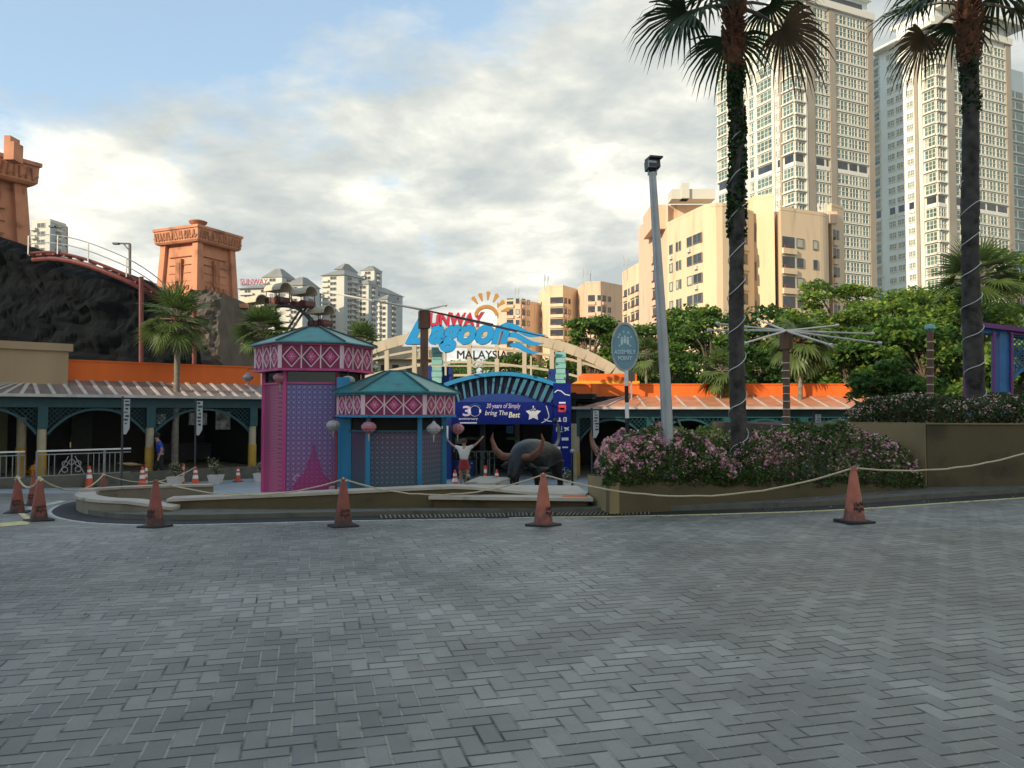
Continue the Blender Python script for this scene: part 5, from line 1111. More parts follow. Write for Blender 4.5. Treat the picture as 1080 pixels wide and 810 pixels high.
q = Wl(sof(171, Aq, Bq), .1, -.93)
figure('person', 'person in a blue shirt and dark trousers walking past the dark arcade', 'person', q, R(-60), walk, mat('blue_shirt', (.02, .06, .40), .8), mat('dark_trousers', (.02, .02, .025), .9), mat('black_hair', (.01, .009, .008), .7), 1.0)
arms = dict(base); arms.update(shL=(-.19, 0, 1.42), shR=(.19, 0, 1.42), elL=(-.42, -.03, 1.52), wrL=(-.60, -.05, 1.72), hdL=(-.64, -.05, 1.79), fgL=(-.67, -.05, 1.86), elR=(.42, -.03, 1.54), wrR=(.62, -.05, 1.74), hdR=(.67, -.05, 1.80), fgR=(.71, -.05, 1.86), knR=(.12, -.12, .52), anR=(.10, .10, .22), toR=(.10, .10, .16))
q = on(489.5, 22); q.z += .12; figure('person', 'figure in a white top and red skirt with both arms raised by the gate', 'person', q+Vector((0, 0, .05)), R(5), arms, mat('white_top', (.65, .63, .58), .8), mat('red_skirt', (.28, .02, .03), .8), mat('brown_hair', (.05, .02, .01), .7), .78, skirt=True)

# ------------------------------------------------------------------ pots, stands, barriers, banner poles
M_pot = mat('white_square_pot', (.62, .60, .56), .6, var=.1)
def pot(label, px, py, wpx, Y=None, hgt=.6, seed=0, n=420, mats=None):
    p = G(px, py) if Y is None else on(px, Y); s = wpx/F*p.y; t = thing('flower_pot', label, 'potted plant', p, group='white tapered pots with small flowering shrubs'); b = MB(); a, c = s*.36, s*.5; hh = s*.68
    vs = [(p.x+x*a, p.y+y*a, p.z) for x, y in ((-1, -1), (1, -1), (1, 1), (-1, 1))]+[(p.x+x*c, p.y+y*c, p.z+hh) for x, y in ((-1, -1), (1, -1), (1, 1), (-1, 1))]
    vs += [(p.x+x*(c-.05), p.y+y*(c-.05), p.z+hh) for x, y in ((-1, -1), (1, -1), (1, 1), (-1, 1))]+[(p.x+x*(c-.06), p.y+y*(c-.06), p.z+hh-.05) for x, y in ((-1, -1), (1, -1), (1, 1), (-1, 1))]
    b.add(vs, [(3, 2, 1, 0)]+[(i, (i+1) % 4, 4+(i+1) % 4, 4+i) for i in range(4)]+[(4+i, 4+(i+1) % 4, 8+(i+1) % 4, 8+i) for i in range(4)]+[(8+i, 8+(i+1) % 4, 12+(i+1) % 4, 12+i) for i in range(4)]+[(12, 13, 14, 15)]); b.build('pot', M_pot, t)
    g = random.Random(seed); b = MB(); C = []
    for k in range(12):
        a = g.uniform(0, 6.28); tip = p+Vector((math.cos(a)*s*.62*g.random(), math.sin(a)*s*.62*g.random(), hh+hgt*g.uniform(.4, 1))); m_ = p+Vector((0, 0, hh)); b.tube([m_, (m_+tip)/2+Vector((g.uniform(-.03, .03), 0, .03)), tip], [.012, .009, .004], 4)
        for q in range(n//12): C.append((m_.lerp(tip, g.uniform(.35, 1.05)))+Vector((g.gauss(0, .07), g.gauss(0, .07), g.gauss(0, .05))))
    b.build('stems', M_bark, t); leaves('foliage', C, .07, mats or [G2, G1, PK3, MWl], t, seed, probs=[.35, .3, .2, .15]); return t
MWl = leafmat('cream_blossom', (.40, .36, .32), .2, .2)
pot('white pot with pale flowering shrub behind the striped posts', 184.5, 512, 13.5, hgt=.55, seed=1); pot('white pot with greener shrub nearer the pink kiosk', 227.5, 510, 13.5, hgt=.6, seed=2)
pot('white pot with shrub half hidden behind the pink kiosk left edge', 275, 508, 13, hgt=.5, seed=3); pot('white pot beside the figure with raised arms', 491, 0, 10, Y=22.5, hgt=.8, seed=4); pot('white pot at the foot of the blue gate banner column', 598.5, 0, 8, Y=26, hgt=.45, seed=5)
def picstand(label, px, Y, w_, hz, dx):
    p = on(px, Y); t = thing('display_stand', label, 'display stand', p, group='low display stands with tilted panels'); b = MB()
    for x, y in ((-w_/2, -.1), (w_/2, -.1), (-w_/2+dx, .35), (w_/2+dx, .35)): b.bar(p+Vector((x, y, 0)), p+Vector((x, y, hz+(.10 if y > 0 else 0))), .06)
    b.build('legs', M_iron, t); b = MB(); o = [p+Vector((x, y, hz+.01+(.10 if y > 0 else 0))) for x, y in ((-w_/2-.04, -.15), (w_/2+.04, -.15), (w_/2+.04+dx, .4), (-w_/2-.04+dx, .4))]; b.add(o+[v-Vector((0, 0, .04)) for v in o], [(0, 1, 2, 3), (7, 6, 5, 4), (0, 4, 5, 1), (1, 5, 6, 2), (2, 6, 7, 3), (3, 7, 4, 0)]); b.build('panel', M_plat, t)
picstand('left low display stand with a tilted pale panel', 499, 18.4, .3, .42, .35); picstand('right low display stand with a tilted cream panel near the buffalo head', 511, 18, .35, .40, .45); picstand('black low stand under the buffalo head', 533, 18.6, .12, .30, .1)
def stanchion(label, px, Y, H=.62): p = on(px, Y); t = thing('stanchion', label, 'post', p, group='thin black stanchions'); b = MB(); b.lathe([(.11, 0), (.10, .03), (.025, .05), (.022, H-.05)], p, 10); b.build('post', M_iron, t, True); b = MB(); b.lathe([(.025, 0), (.055, .03), (.05, .07), (.01, .09)], p+Vector((0, 0, H-.05)), 10); b.build('finial', M_grey, t, True)
stanchion('thin black stanchion right of the buffalo beside the planter corner', 603.5, 17.5, 1.0); stanchion('thin black stanchion left of the display stands', 494, 19, .55)
def flagpole(label, px, Y, pt, pbm, side=1):
    p = on(px, Y); t = thing('banner_pole', label, 'banner pole', p, group='slim poles with narrow vertical banners'); b = MB(); b.tube([p, at(px, pt-3, Y)], .035, 8); b.build('pole', M_dgrey, t, True); w_ = .20; z1, z0 = zat(pt, Y), zat(pbm, Y); x = p.x+.05
    b = MB(); b.plate([(x, z1), (x+w_, z1), (x+w_, z0+.2), (x+w_*.45, z0), (x, z0)], (0, Y-.04, 0), (1, 0, 0), (0, 0, 1), .015); bo = b.build('banner', mat('banner_white', (.42, .43, .42), .7, var=.1) if 'banner_white' not in bpy.data.materials else bpy.data.materials['banner_white'], t)
    b = MB(); g = random.Random(int(px)); H = z1-z0
    for k in range(7):
        zc_ = z1-H*(.06+.105*k); b.box((x+w_*g.uniform(.35, .65), Y-.045, zc_), (w_*g.uniform(.3, .8), .008, H*g.uniform(.03, .06)), mi=k % 2)
    b.split('banner_print', [M_navy, M_teal], bo)
flagpole('slim pole with white vertical banner before the left arcade, left of the fan palm', 129.5, 25.5, 421, 458); flagpole('slim pole with white vertical banner right of the fan palm', 206.5, 27, 423, 459); flagpole('slim pole with white vertical banner beside the right arcade arch', 624, 27.5, 433, 462); flagpole('slim banner pole behind the right flowering bush', 858, 27.5, 437, 462)
bp = MB(); t = thing('wall_sign', 'small white notice on the blue gate column behind the blue kiosk', 'sign', at(468, 440, 29)); bp.box(at(468, 456, 29.3), (.35, .04, .5)); bp.build('board', M_white, t)

# ------------------------------------------------------------------ black rock face, temple towers, coaster track
def rockwall(name, label, pxs, tops, Y, m, seed, bot=396, nv=34, amp=1.6, slope=2.5, step=3):
    b = MB(); xs = list(range(pxs[0], pxs[1]+1, step)); t_ = np.interp(xs, [p[0] for p in tops], [p[1] for p in tops]); nx = len(xs)
    for j in range(nv+1):
        v = j/nv
        for i, px in enumerate(xs):
            p0, p1 = at(px, 440, Y), at(px, float(t_[i]), Y+slope); p = p0.lerp(p1, v); nz = mnoise.fractal(Vector((p.x*.22, p.z*.38, seed)), .9, 2.1, 6)
            rid = abs(mnoise.noise(Vector((p.x*.5+seed, p.z*.9, 1))))
            p.y += -amp*nz-amp*.5*rid-.55*((p.z*.55+1.2*mnoise.noise(Vector((p.x*.12, p.z*.1, seed))))%1)+(.8 if v > .97 else 0); p.z += (mnoise.noise(Vector((p.x*1.2, seed, 3)))*.5+mnoise.noise(Vector((p.x*3.5, seed, 3)))*.2 if v > .6 else 0); b.v.append(tuple(p))
    for j in range(nv):
        for i in range(nx-1): b.f.append((j*nx+i, j*nx+i+1, (j+1)*nx+i+1, (j+1)*nx+i)); b.m.append(0)
    o = len(b.v)
    for i in range(nx): x, y, z = b.v[nv*nx+i]; b.v.append((x, Y+9, z))
    for i in range(nx): x, y, z = b.v[i]; b.v.append((x, Y+9, z))
    for i in range(nx-1): b.f += [(nv*nx+i, nv*nx+i+1, o+i+1, o+i), (o+i, o+i+1, o+nx+i+1, o+nx+i)]; b.m += [0, 0]
    b.f += [tuple([j*nx for j in range(nv+1)]+[o, o+nx]), tuple([j*nx+nx-1 for j in range(nv, -1, -1)]+[o+2*nx-1, o+nx-1])]; b.m += [0, 0]
    ob = b.build(name, m); return tag(ob, label, 'rock')
rockwall('rock_face', 'black craggy artificial rock cliff behind the left arcade', (-270, 212), [(-270, 250), (-90, 252), (0, 250), (25, 257), (45, 267), (80, 277), (110, 284), (135, 291), (160, 303), (185, 318), (212, 335)], 47, M_rock, 2.3, amp=1.1)
rockwall('rock_column', 'grey-brown rock column under the terracotta tower beside the fan palm', (195, 236), [(195, 320), (205, 308), (222, 306), (236, 312)], 49, M_rockg, 5.1, amp=1.0, slope=.6, step=2)
def tower(label, px, Y, ptop, pbot, rot, wb, wt, depth=None, cornice=(.13, .12), leg=True, finial=True, Hfrac=None):
    c = at(px, pbot, Y); z0 = c.z; z1 = at(px, ptop, Y).z; H = z1-z0; t = thing('temple_tower', label, 'tower', c, rot, group='terracotta temple towers of the theme park'); b = MB(); Mx = Matrix.Rotation(rot, 3, 'Z')
    W3 = lambda x, y, z: c+Mx @ Vector((x, y, z))
    def frus(b, w0, w1, za, zb_, mi=0): vs = [W3(x*w, y*w, z) for w, z in ((w0, za), (w1, zb_)) for x, y in ((-1, -1), (1, -1), (1, 1), (-1, 1))]; b.add(vs, [(3, 2, 1, 0), (4, 5, 6, 7)]+[(i, (i+1) % 4, 4+(i+1) % 4, 4+i) for i in range(4)], mi)
    h1 = H*.24; h2 = H*(1-cornice[0]-.02)
    if leg:
        for x, y in ((-1, -1), (1, -1), (1, 1), (-1, 1)):
            vs = [W3(x*wb*.78+a*wb*.2, y*wb*.78+d_*wb*.2, z) for z in (0, h1-.2) for a, d_ in ((-1, -1), (1, -1), (1, 1), (-1, 1))]; b.add(vs, [(3, 2, 1, 0), (4, 5, 6, 7)]+[(i, (i+1) % 4, 4+(i+1) % 4, 4+i) for i in range(4)])
        frus(b, wb*.62, wb*.62, 0, h1-.2); frus(b, wb*1.12, wb*1.12, h1-.2, h1+H*.05)
    else: frus(b, wb*1.03, wb*1.0, 0, h1)
    b.build('plinth', M_temple, t)
    b = MB(); zb_ = h1+(H*.05 if leg else 0); frus(b, wb*.88, wt*.86, zb_, h2); b.build('shaft', M_temple, t)
    b = MB()   # battered corner buttresses and base bands
    for x, y in ((-1, -1), (1, -1), (1, 1), (-1, 1)):
        e = .17; vs = []
        for wv_, z in ((wb, zb_), (wt, h2)):
            for a, d_ in ((0, 0), (1, 0), (1, 1), (0, 1)): vs.append(W3(x*(wv_-a*e*wv_*2*.8), y*(wv_-d_*e*wv_*2*.8), z))
        f = [(3, 2, 1, 0), (4, 5, 6, 7)]+[(i, (i+1) % 4, 4+(i+1) % 4, 4+i) for i in range(4)]; b.add(vs, f)
    b.split('buttress', M_temple, t)
    b = MB(); frus(b, wb*1.0, wb*.99, zb_+.0, zb_+H*.07); b.build('base_band', M_temple, t)
    # relief panels on each face
    g = random.Random(int(px)); Z = (zb_+h2)/2; ww = (wb+wt)/2*.88
    for fa in range(4):
        fr_ = Matrix.Rotation(fa*math.pi/2, 3, 'Z'); b = MB(); L3 = lambda u, o, z: c+Mx @ (fr_ @ Vector((u, -(ww+o), z)))
        def pl(u0, u1, z0_, z1_, o0, o1): vs = [L3(u, o, z) for u in (u0, u1) for o in (o0, o1) for z in (z0_, z1_)]; b.add(vs, [(0, 1, 3, 2), (4, 6, 7, 5), (0, 4, 5, 1), (2, 3, 7, 6), (0, 2, 6, 4), (1, 5, 7, 3)])
        pl(-ww*.16, ww*.16, Z-H*.13, Z+H*.13, -.2, .16); pl(-ww*.10, ww*.10, Z-H*.09, Z+H*.09, .16, .20)
        for k in range(5): pl(-ww*.55+k*ww*.24, -ww*.40+k*ww*.24, zb_+H*.11, zb_+H*.15, -.2, .12)
        for zz in (.19, .27, .35, .43): pl(-ww*.62, ww*.62, zb_+H*zz, zb_+H*(zz+.006), -.2, .03)
        b.build('relief', M_temple2, t)
    b = MB(); frus(b, wt*1.10, wt*1.16, h2-.02, h2+H*.015); frus(b, wt*1.16, wt*1.18, h2+H*.015, H*.985); frus(b, wt*1.22, wt*1.22, H*.975, H); b.build('cornice', M_temple, t)
    b = MB()
    for fa in range(4):
        fr_ = Matrix.Rotation(fa*math.pi/2, 3, 'Z')
        for k in range(16):
            u = (k-7.5)/8*wt*1.1; a = c+Mx @ (fr_ @ Vector((u+g.uniform(-.05, .05), -wt*1.175, h2+H*.03))); e = c+Mx @ (fr_ @ Vector((u+g.uniform(-.15, .15), -wt*1.185, H*.955))); b.bar(a, e, wt*.05, .12)
            if k % 2: b.bar(a, a+(Mx @ (fr_ @ Vector((wt*.12, 0, H*.03)))), wt*.04, .12)
    b.build('frieze_carving', M_temple2, t)
    if finial: b = MB(); b.lathe([(.25, 0), (.35, .1), (.55, .22), (.6, .35), (.3, .45)], W3(-wt*.0, -wt*.0, H-.02)+Mx @ Vector((-wt*.85, -wt*.85, 0)), 14); b.build('finial', M_temple2, t, True)
    return t, W3, H
tw, W3, H3 = tower('free-standing terracotta temple tower with carved cornice, sunlit on its left', 208, 53, 246, 352, R(66), 1.90, 1.70)
tower('terracotta temple tower cut off by the left edge, a broken fin on top', -50, 54, 166, 330, R(60), 3.55, 3.15, leg=False, finial=False)
b = MB(); q = at(14, 166, 52); b.prism([(q.x-.33, q.y-.5), (q.x+.35, q.y-.5), (q.x+.35, q.y+.5), (q.x-.33, q.y+.5)], q.z-.3, q.z+.95); b.prism([(q.x-.33, q.y-.5), (q.x+.1, q.y-.5), (q.x+.1, q.y+.5), (q.x-.33, q.y+.5)], q.z+.95, q.z+1.35); b.build('broken_fin', M_temple, [o for o in col.objects if o.name.startswith('temple_tower')][-1])
b = MB(); b.box(at(246, 323, 53), (2.0, 1.2, .3), .3); b.bar(at(234, 318, 53), at(234, 380, 53), .9, 1.2); b.bar(at(213, 330, 54), at(213, 384, 54), 1.6, 1.5); b.build('lower_pier', M_temple, tw)
tk = thing('coaster_track', 'dark red roller coaster track with railing curving over the black rock', 'roller coaster', at(100, 280, 46)); cp_ = resample([at(*p) for p in ((35, 270, 48), (60, 269, 47.5), (90, 275, 47), (120, 286, 46.8), (146, 298, 47), (170, 314, 48), (185, 330, 49))], .4)
b = MB(); 
for o in (-.35, .35): b.tube([p+Vector((0, o, .1)) for p in cp_], .09, 6)
b.tube([p+Vector((0, 0, -.25)) for p in cp_], .16, 8)
for i in range(0, len(cp_), 2): b.bar(cp_[i]+Vector((0, -.4, 0)), cp_[i]+Vector((0, .4, 0)), .1, .12)
b.build('rails', M_redsteel, tk); b = MB()
for dz in (.65, 1.15): b.tube([p+Vector((0, -.5, dz)) for p in cp_], .035, 5)
for i in range(0, len(cp_), 5): b.bar(cp_[i]+Vector((0, -.5, 0)), cp_[i]+Vector((0, -.5, 1.15)), .06)
b.build('railing', M_grey, tk)
for px, pt, pb_ in ((149, 292, 400), (205, 320, 384)): b = MB(); b.tube([at(px, pt, 46), at(px, pb_, 46)], .14, 8); b.build('support_column', M_redsteel, tk)
def plamp(label, px, Y, pt, pb_):
    c = at(px, pt, Y); t = thing('coaster_lamp', label, 'lamp post', at(px, pb_, Y), group='bracket lamps along the coaster track'); b = MB(); b.bar(at(px, pb_, Y), c, .12); b.build('pole', M_dgrey, t); b = MB(); b.bar(c, c+Vector((-.75, 0, .02)), .09); b.bar(c+Vector((0, 0, -.45)), c+Vector((-.4, 0, 0)), .06); b.build('arm', M_dgrey, t); b = MB(); b.box(c+Vector((-.85, 0, .0)), (.35, .25, .1)); b.build('lamp_head', M_dgrey, t)
plamp('bracket lamp on the coaster track near the pale slab block', 70, 47, 239, 270); plamp('bracket lamp on the coaster track left of the terracotta tower', 137, 47, 257, 293)

# ------------------------------------------------------------------ wagon ride wheel
wy = 60; hub = at(296, 362, wy); wh = thing('wagon_ride_wheel', 'dark ride wheel with cream-covered wagon gondolas behind the pink kiosk', 'ferris wheel', hub); Rr_ = 3.0; b = MB()
for yy in (-.5, .5):
    P = [hub+Vector((math.cos(a)*Rr_, yy, math.sin(a)*Rr_)) for a in [2*math.pi*k/40 for k in range(41)]]
    for p, q in zip(P, P[1:]): b.bar(p, q, .30, .22)
    for k in range(8): a = R(45*k+12); b.bar(hub+Vector((0, yy, 0)), hub+Vector((math.cos(a)*Rr_*1.2, yy, math.sin(a)*Rr_*1.2)), .14)
b.build('rim_and_spokes', M_dgrey, wh); b = MB(); b.tube([hub+Vector((0, -.9, 0)), hub+Vector((0, .9, 0))], .4, 12); b.build('hub', M_dgrey, wh); b = MB()
for s in (-1, 1):
    for yy in (-1, 1): b.bar(hub+Vector((0, yy, 0)), hub+Vector((s*2.4, yy*1.5, -5.5)), .25)
b.build('support_legs', M_dgrey, wh)
M_wagc = mat('canvas_wagon_cover', (.52, .48, .36), .8, var=.12, scale=4); M_wagb = mat('wagon_brown', (.13, .055, .045), .7, var=.3, scale=6)
def gondola(label, px, py):
    c = at(px, py, wy-.2); t = thing('gondola', label, 'gondola', c, R(-32), group='covered wagon gondolas on the ride wheel'); Mx = Matrix.Rotation(R(-32), 3, 'Z'); b = MB(); n = 9; Lh = .95
    ring = [(math.cos(math.pi*k/n)*.62, math.sin(math.pi*k/n)*.62) for k in range(n+1)]; ri = [(x*.90, z*.90) for x, z in ring]; out = []
    for xx, s in ((-Lh, .95), (0, 1.0), (Lh, 1.08)):
        for rr in (ring, ri): out += [c+Mx @ Vector((xx, y*s, z*s+.35)) for y, z in rr]
    m_ = n+1; f = []
    for j in range(2):
        for k in range(n): f += [(2*j*m_+k, 2*j*m_+k+1, (2*j+2)*m_+k+1, (2*j+2)*m_+k), ((2*j+1)*m_+k+1, (2*j+1)*m_+k, (2*j+3)*m_+k, (2*j+3)*m_+k+1)]
    for j in (0, 2):
        for k in range(n): f.append((2*j*m_+k+1, 2*j*m_+k, (2*j+1)*m_+k, (2*j+1)*m_+k+1))
    f += [tuple(range(m_+n, m_-1, -1))]
    b.add(out, f); b.build('canvas_cover', M_wagc, t); b = MB()
    for (x, y, z, sx_, sy_, sz_) in ((0, 0, -.55, 1.7, 1.0, .12), (0, -.48, -.38, 1.7, .06, .38), (0, .48, -.38, 1.7, .06, .38), (-.82, 0, -.38, .06, .9, .38), (.82, 0, -.38, .06, .9, .38)): b.box(c+Mx @ Vector((x, y, z)), (sx_, sy_, sz_), R(-32))
    for x in (-.75, .75):
        for y in (-.5, .5): b.bar(c+Mx @ Vector((x, y, -.3)), c+Mx @ Vector((x, y, .4)), .06)
    b.build('wagon_body', M_wagb, t)
    for x in (-.5, .5):
        b = MB(); 
        for k in range(12): a0, a1 = k*math.pi/6, (k+1)*math.pi/6; b.bar(c+Mx @ Vector((x+math.cos(a0)*.3, -.56, -.45+math.sin(a0)*.3)), c+Mx @ Vector((x+math.cos(a1)*.3, -.56, -.45+math.sin(a1)*.3)), .07)
        for k in range(4): a0 = k*math.pi/4; b.bar(c+Mx @ Vector((x+math.cos(a0)*.3, -.56, -.45+math.sin(a0)*.3)), c+Mx @ Vector((x-math.cos(a0)*.3, -.56, -.45-math.sin(a0)*.3)), .04)
        b.build('wagon_wheel', M_redsteel, t)
for lb, px, py in (('gondola with cream cover at the top of the wheel', 293, 312), ('gondola upper right of the wheel top', 319.5, 316), ('gondola upper left, its cover lit yellow-grey', 268, 325), ('gondola low right, just over the pink kiosk roof', 338, 336), ('gondola at the left beside the rock column', 247, 351), ('gondola at the lower left by the orange parapet', 253, 383), ('gondola at the bottom, behind the fan palm', 285, 405)): gondola(lb, px, py)
# ------------------------------------------------------------------ distant buildings
M_tcream = mat('tower_cream_wall', (.66, .64, .56), .75, var=.06, scale=.08); M_tgrey = mat('tower_greygreen_wall', (.72, .78, .74), .75, var=.06, scale=.08); M_tbrown = mat('tower_brown_strip', (.33, .285, .22), .75, var=.1, scale=.1)
M_tglass = mat('tower_green_glass', (.10, .17, .14), .12, .0, var=.6, scale=.35, spec=.8); M_tframe = mat('window_frame_cream', (.72, .70, .61), .6, var=.05); M_curt = mat('pale_curtain', (.42, .42, .34), .9, var=.2, scale=.4)
M_dglass = mat('dark_glass', (.03, .035, .04), .15, var=.5, scale=.3, spec=.7); M_peach = mat('peach_render', (.66, .51, .33), .8, var=.07, scale=.9, streak=True, dirt=(.52, .40, .26), detail=9); M_peach2 = mat('apricot_render', (.66, .45, .31), .8, var=.07, scale=.9, streak=True, dirt=(.50, .34, .23), detail=9)
M_farw = mat('far_white_render', (.55, .54, .47), .8, var=.06, scale=.05); M_farg = mat('far_bluegrey_shade', (.36, .41, .43), .8, var=.06, scale=.05); M_roofg = mat('grey_tile_roof', (.20, .21, .20), .8, var=.15, scale=.2)
class Face:
    """a facade: origin O (left end at ground), direction d; outward normal n faces the viewer's side"""
    def __init__(s, A, B): s.A = Vector((A[0], A[1], 0)); s.B = Vector((B[0], B[1], 0)); s.d = (s.B-s.A).normalized(); s.L = (s.B-s.A).length; s.n = Vector((s.d.y, -s.d.x, 0)); s.rz = math.atan2(s.d.y, s.d.x)
    def P(s, u, z, o=0): return s.A+s.d*u+s.n*o+Vector((0, 0, z))
    def slab(s, b, u0, u1, z0, z1, o0, o1, mi=0):
        vs = [s.P(u, z, o) for u in (u0, u1) for o in (o0, o1) for z in (z0, z1)]; b.add(vs, [(0, 1, 3, 2), (4, 6, 7, 5), (0, 4, 5, 1), (2, 3, 7, 6), (0, 2, 6, 4), (1, 5, 7, 3)], mi)
def big_tower(label, P0, uR, uL, H, fh, zs, skyf, colsR, colsL, group, wallm, sidem, top):
    dR, dL = Vector((.912, .41, 0)), Vector((-.41, .912, 0)); c = Vector((P0[0], P0[1], 0)); t = thing('glass_tower', label, 'apartment tower', (*P0, -2), R(24), group=group)
    A = c+dL*uL; B = c+dR*uR; foot = [A, c, B, B+dL*18, A+dR*2+dL*2]; b = MB(); b.prism([(p.x, p.y) for p in foot], -2, H); b.build('wall', sidem, t)
    FR = Face((c.x, c.y), (B.x, B.y)); FL = Face((A.x, A.y), (c.x, c.y)); nf = int((H-zs)/fh); items = []; led = MB(); pil = MB(); par = MB(); cache = {}
    def wm(w_, hh, nx, cur): 
        k = (round(w_, 2), nx, cur)
        if k not in cache: cache[k] = winmesh(w_, hh, nx, 2, M_tframe, M_tglass, .13, .16, M_curt if cur else None)
        return cache[k]
    g = random.Random(int(P0[0]))
    for Fc, cols in ((FR, colsR), (FL, colsL)):
        for (u0, u1, kind, nx) in cols:
            if kind == 'strip': Fc.slab(pil, u0, u1, -2, H, -.2, .45); continue
            if kind == 'cstrip': Fc.slab(par, u0, u1, -2, H+.5, -.2, .55); continue
            for f in range(nf):
                z = zs+f*fh
                if f in skyf:
                    if nx: Fc.slab(led, u0, u1, z-.2, z+.9, -.1, .3, 0); Fc.slab(pil, u0+.3, u1-.3, z+1.0, z+fh-.4, -.1, .05, 1)
                    continue
                if kind == 'small':
                    for q in (.25, .75): items.append((wm(1.0, 1.5, 2, False), Fc.P(u0+(u1-u0)*q, z+.7, .03), Fc.rz, -z*.0+f))
                elif nx: items.append((wm(u1-u0-.25, fh*.72, nx, g.random() < .35), Fc.P((u0+u1)/2, z+.45, .05), Fc.rz, abs(z-45)))
                if kind != 'small': Fc.slab(led, u0-.1, u1+.1, z-.16, z+.16, -.05, .75 if kind == 'bay' else .42)
                else: Fc.slab(led, u0, u1, z+.3, z+.5, -.05, .2)
    led.split('floor_ledge', M_tframe, t); pil.split('brown_strip', [M_tbrown, M_dglass], t); par.split('cream_pier', M_tcream, t)
    b = MB()
    for Fc, cols in ((FR, colsR), (FL, colsL)):
        for (u0, u1, kind, nx) in cols:
            if kind in ('win', 'bay'): Fc.slab(b, u0, u1, -2, H-1, -.1, .03)
    b.split('facade_panel', wallm, t); put_windows(t, items)
    return t, FR, FL
TG = 'tall green-glass apartment towers'
PA = (74.5, 200.0); HA = 112
# right facade spans px 852-925; left facade px 765-840
tA, FRa, FLa = big_tower('taller apartment tower standing behind the cream condominium, left of the pair', PA, 29, 31, HA, 3.4, -1.5, (20,), [(0, 3.2, 'bay', 3), (3.4, 4.1, 'cstrip', 0), (4.3, 6.8, 'strip', 0), (7.2, 10.6, 'win', 3), (10.8, 12.2, 'win', 1), (12.4, 14.6, 'strip', 0), (15, 19.2, 'win', 3), (19.3, 22.8, 'win', 3), (22.9, 26.5, 'win', 3), (26.8, 29, 'strip', 0)], [(27.1, 30.9, 'bay', 3), (26.1, 26.7, 'strip', 0), (24.5, 25.9, 'small', 1), (17, 23, 'win', 4), (23.3, 24.1, 'cstrip', 0), (10.5, 13, 'small', 1), (14, 15.9, 'win', 2), (6, 9.6, 'win', 3), (.4, 4.6, 'bay', 3)], TG, M_tcream, M_tcream, 0)
b = MB(); FRa.slab(b, 3, 29, HA, HA+5, -14, -1.5); FRa.slab(b, 12, 29.5, HA+5, HA+6, -14, 0); b.build('penthouse', M_tgrey, tA); b = MB(); FRa.slab(b, 5, 27, HA+.8, HA+4, -1.55, -1.4); b.build('penthouse_glazing', M_dglass, tA); b = MB(); FRa.slab(b, -1, 29.3, HA-1, HA+.9, -2, .9); b.build('roof_parapet', M_tcream, tA)
b = MB(); FRa.slab(b, 29.02, 33.5, -2, HA-8, -12, -4); wg = b.build('rear_wing', M_tgrey, tA); b = MB()
for f in range(31): FRa.slab(b, 29.5, 33.6, f*3.4-.2, f*3.4+.1, -4, -3.3)
b.split('wing_ledge', M_tframe, tA); b = MB()
for f in range(31): FRa.slab(b, 29.9, 32.6, f*3.4+.4, f*3.4+2.6, -4, -3.9)
b.split('wing_glazing', M_tglass, tA)
PB = (120.3, 215.0); HB = 113
tB, FRb, FLb = big_tower('apartment tower at the right with overhanging roof slab and grey-green side', PB, 33, 22, HB, 3.4, -1.5, (18,), [(0, 3.3, 'bay', 3), (3.5, 4.2, 'cstrip', 0), (4.4, 7.2, 'strip', 0), (7.5, 12.5, 'win', 3), (16, 20.6, 'win', 3), (20.8, 25.4, 'win', 3), (25.6, 30.4, 'win', 3), (12.8, 15.6, 'win', 2), (30.6, 33, 'strip', 0)], [(18.3, 21.9, 'bay', 3), (16.8, 18.0, 'cstrip', 0), (15.4, 16.5, 'strip', 0), (12.6, 14.8, 'small', 1), (9.0, 11.5, 'small', 1), (6.0, 8.4, 'small', 1), (1.2, 3.4, 'win', 1)], TG, M_tcream, M_tgrey, 0)
b = MB(); FRb.slab(b, 2, 33, HB, HB+4.5, -14, -1.5); b.build('penthouse', M_tgrey, tB); b = MB(); FRb.slab(b, 8, 20, HB+.8, HB+3.6, -1.55, -1.4); b.build('penthouse_glazing', M_dglass, tB); b = MB(); FRb.slab(b, 22, 26, HB+.6, HB+3.8, -1.6, -1.3); b.build('red_banner', M_signr, tB); b = MB(); FRb.slab(b, 2, 38, HB+4.6, HB+5.6, -16, 2.5); FLb.slab(b, 2, 23, HB-2, HB-1, -6, 2.6); b.build('roof_slab', M_tcream, tB); b = MB(); FRb.slab(b, -1, 33.3, HB-1, HB+.9, -2, .9); b.build('roof_parapet', M_tcream, tB)
b = MB(); FRb.slab(b, 33.02, 46, -2, HB-5, -14, -4); b.build('rear_wing', M_tgrey, tB); b = MB()
for f in range(30): FRb.slab(b, 33.3, 46, f*3.4-.2, f*3.4+.15, -4, -3.2)
b.split('wing_ledge', M_tframe, tB); b = MB()
for f in range(30):
    for k in range(3): FRb.slab(b, 33.8+k*4.1, 37+k*4.1, f*3.4+.5, f*3.4+2.6, -4, -3.9)
b.split('wing_glazing', M_tglass, tB)

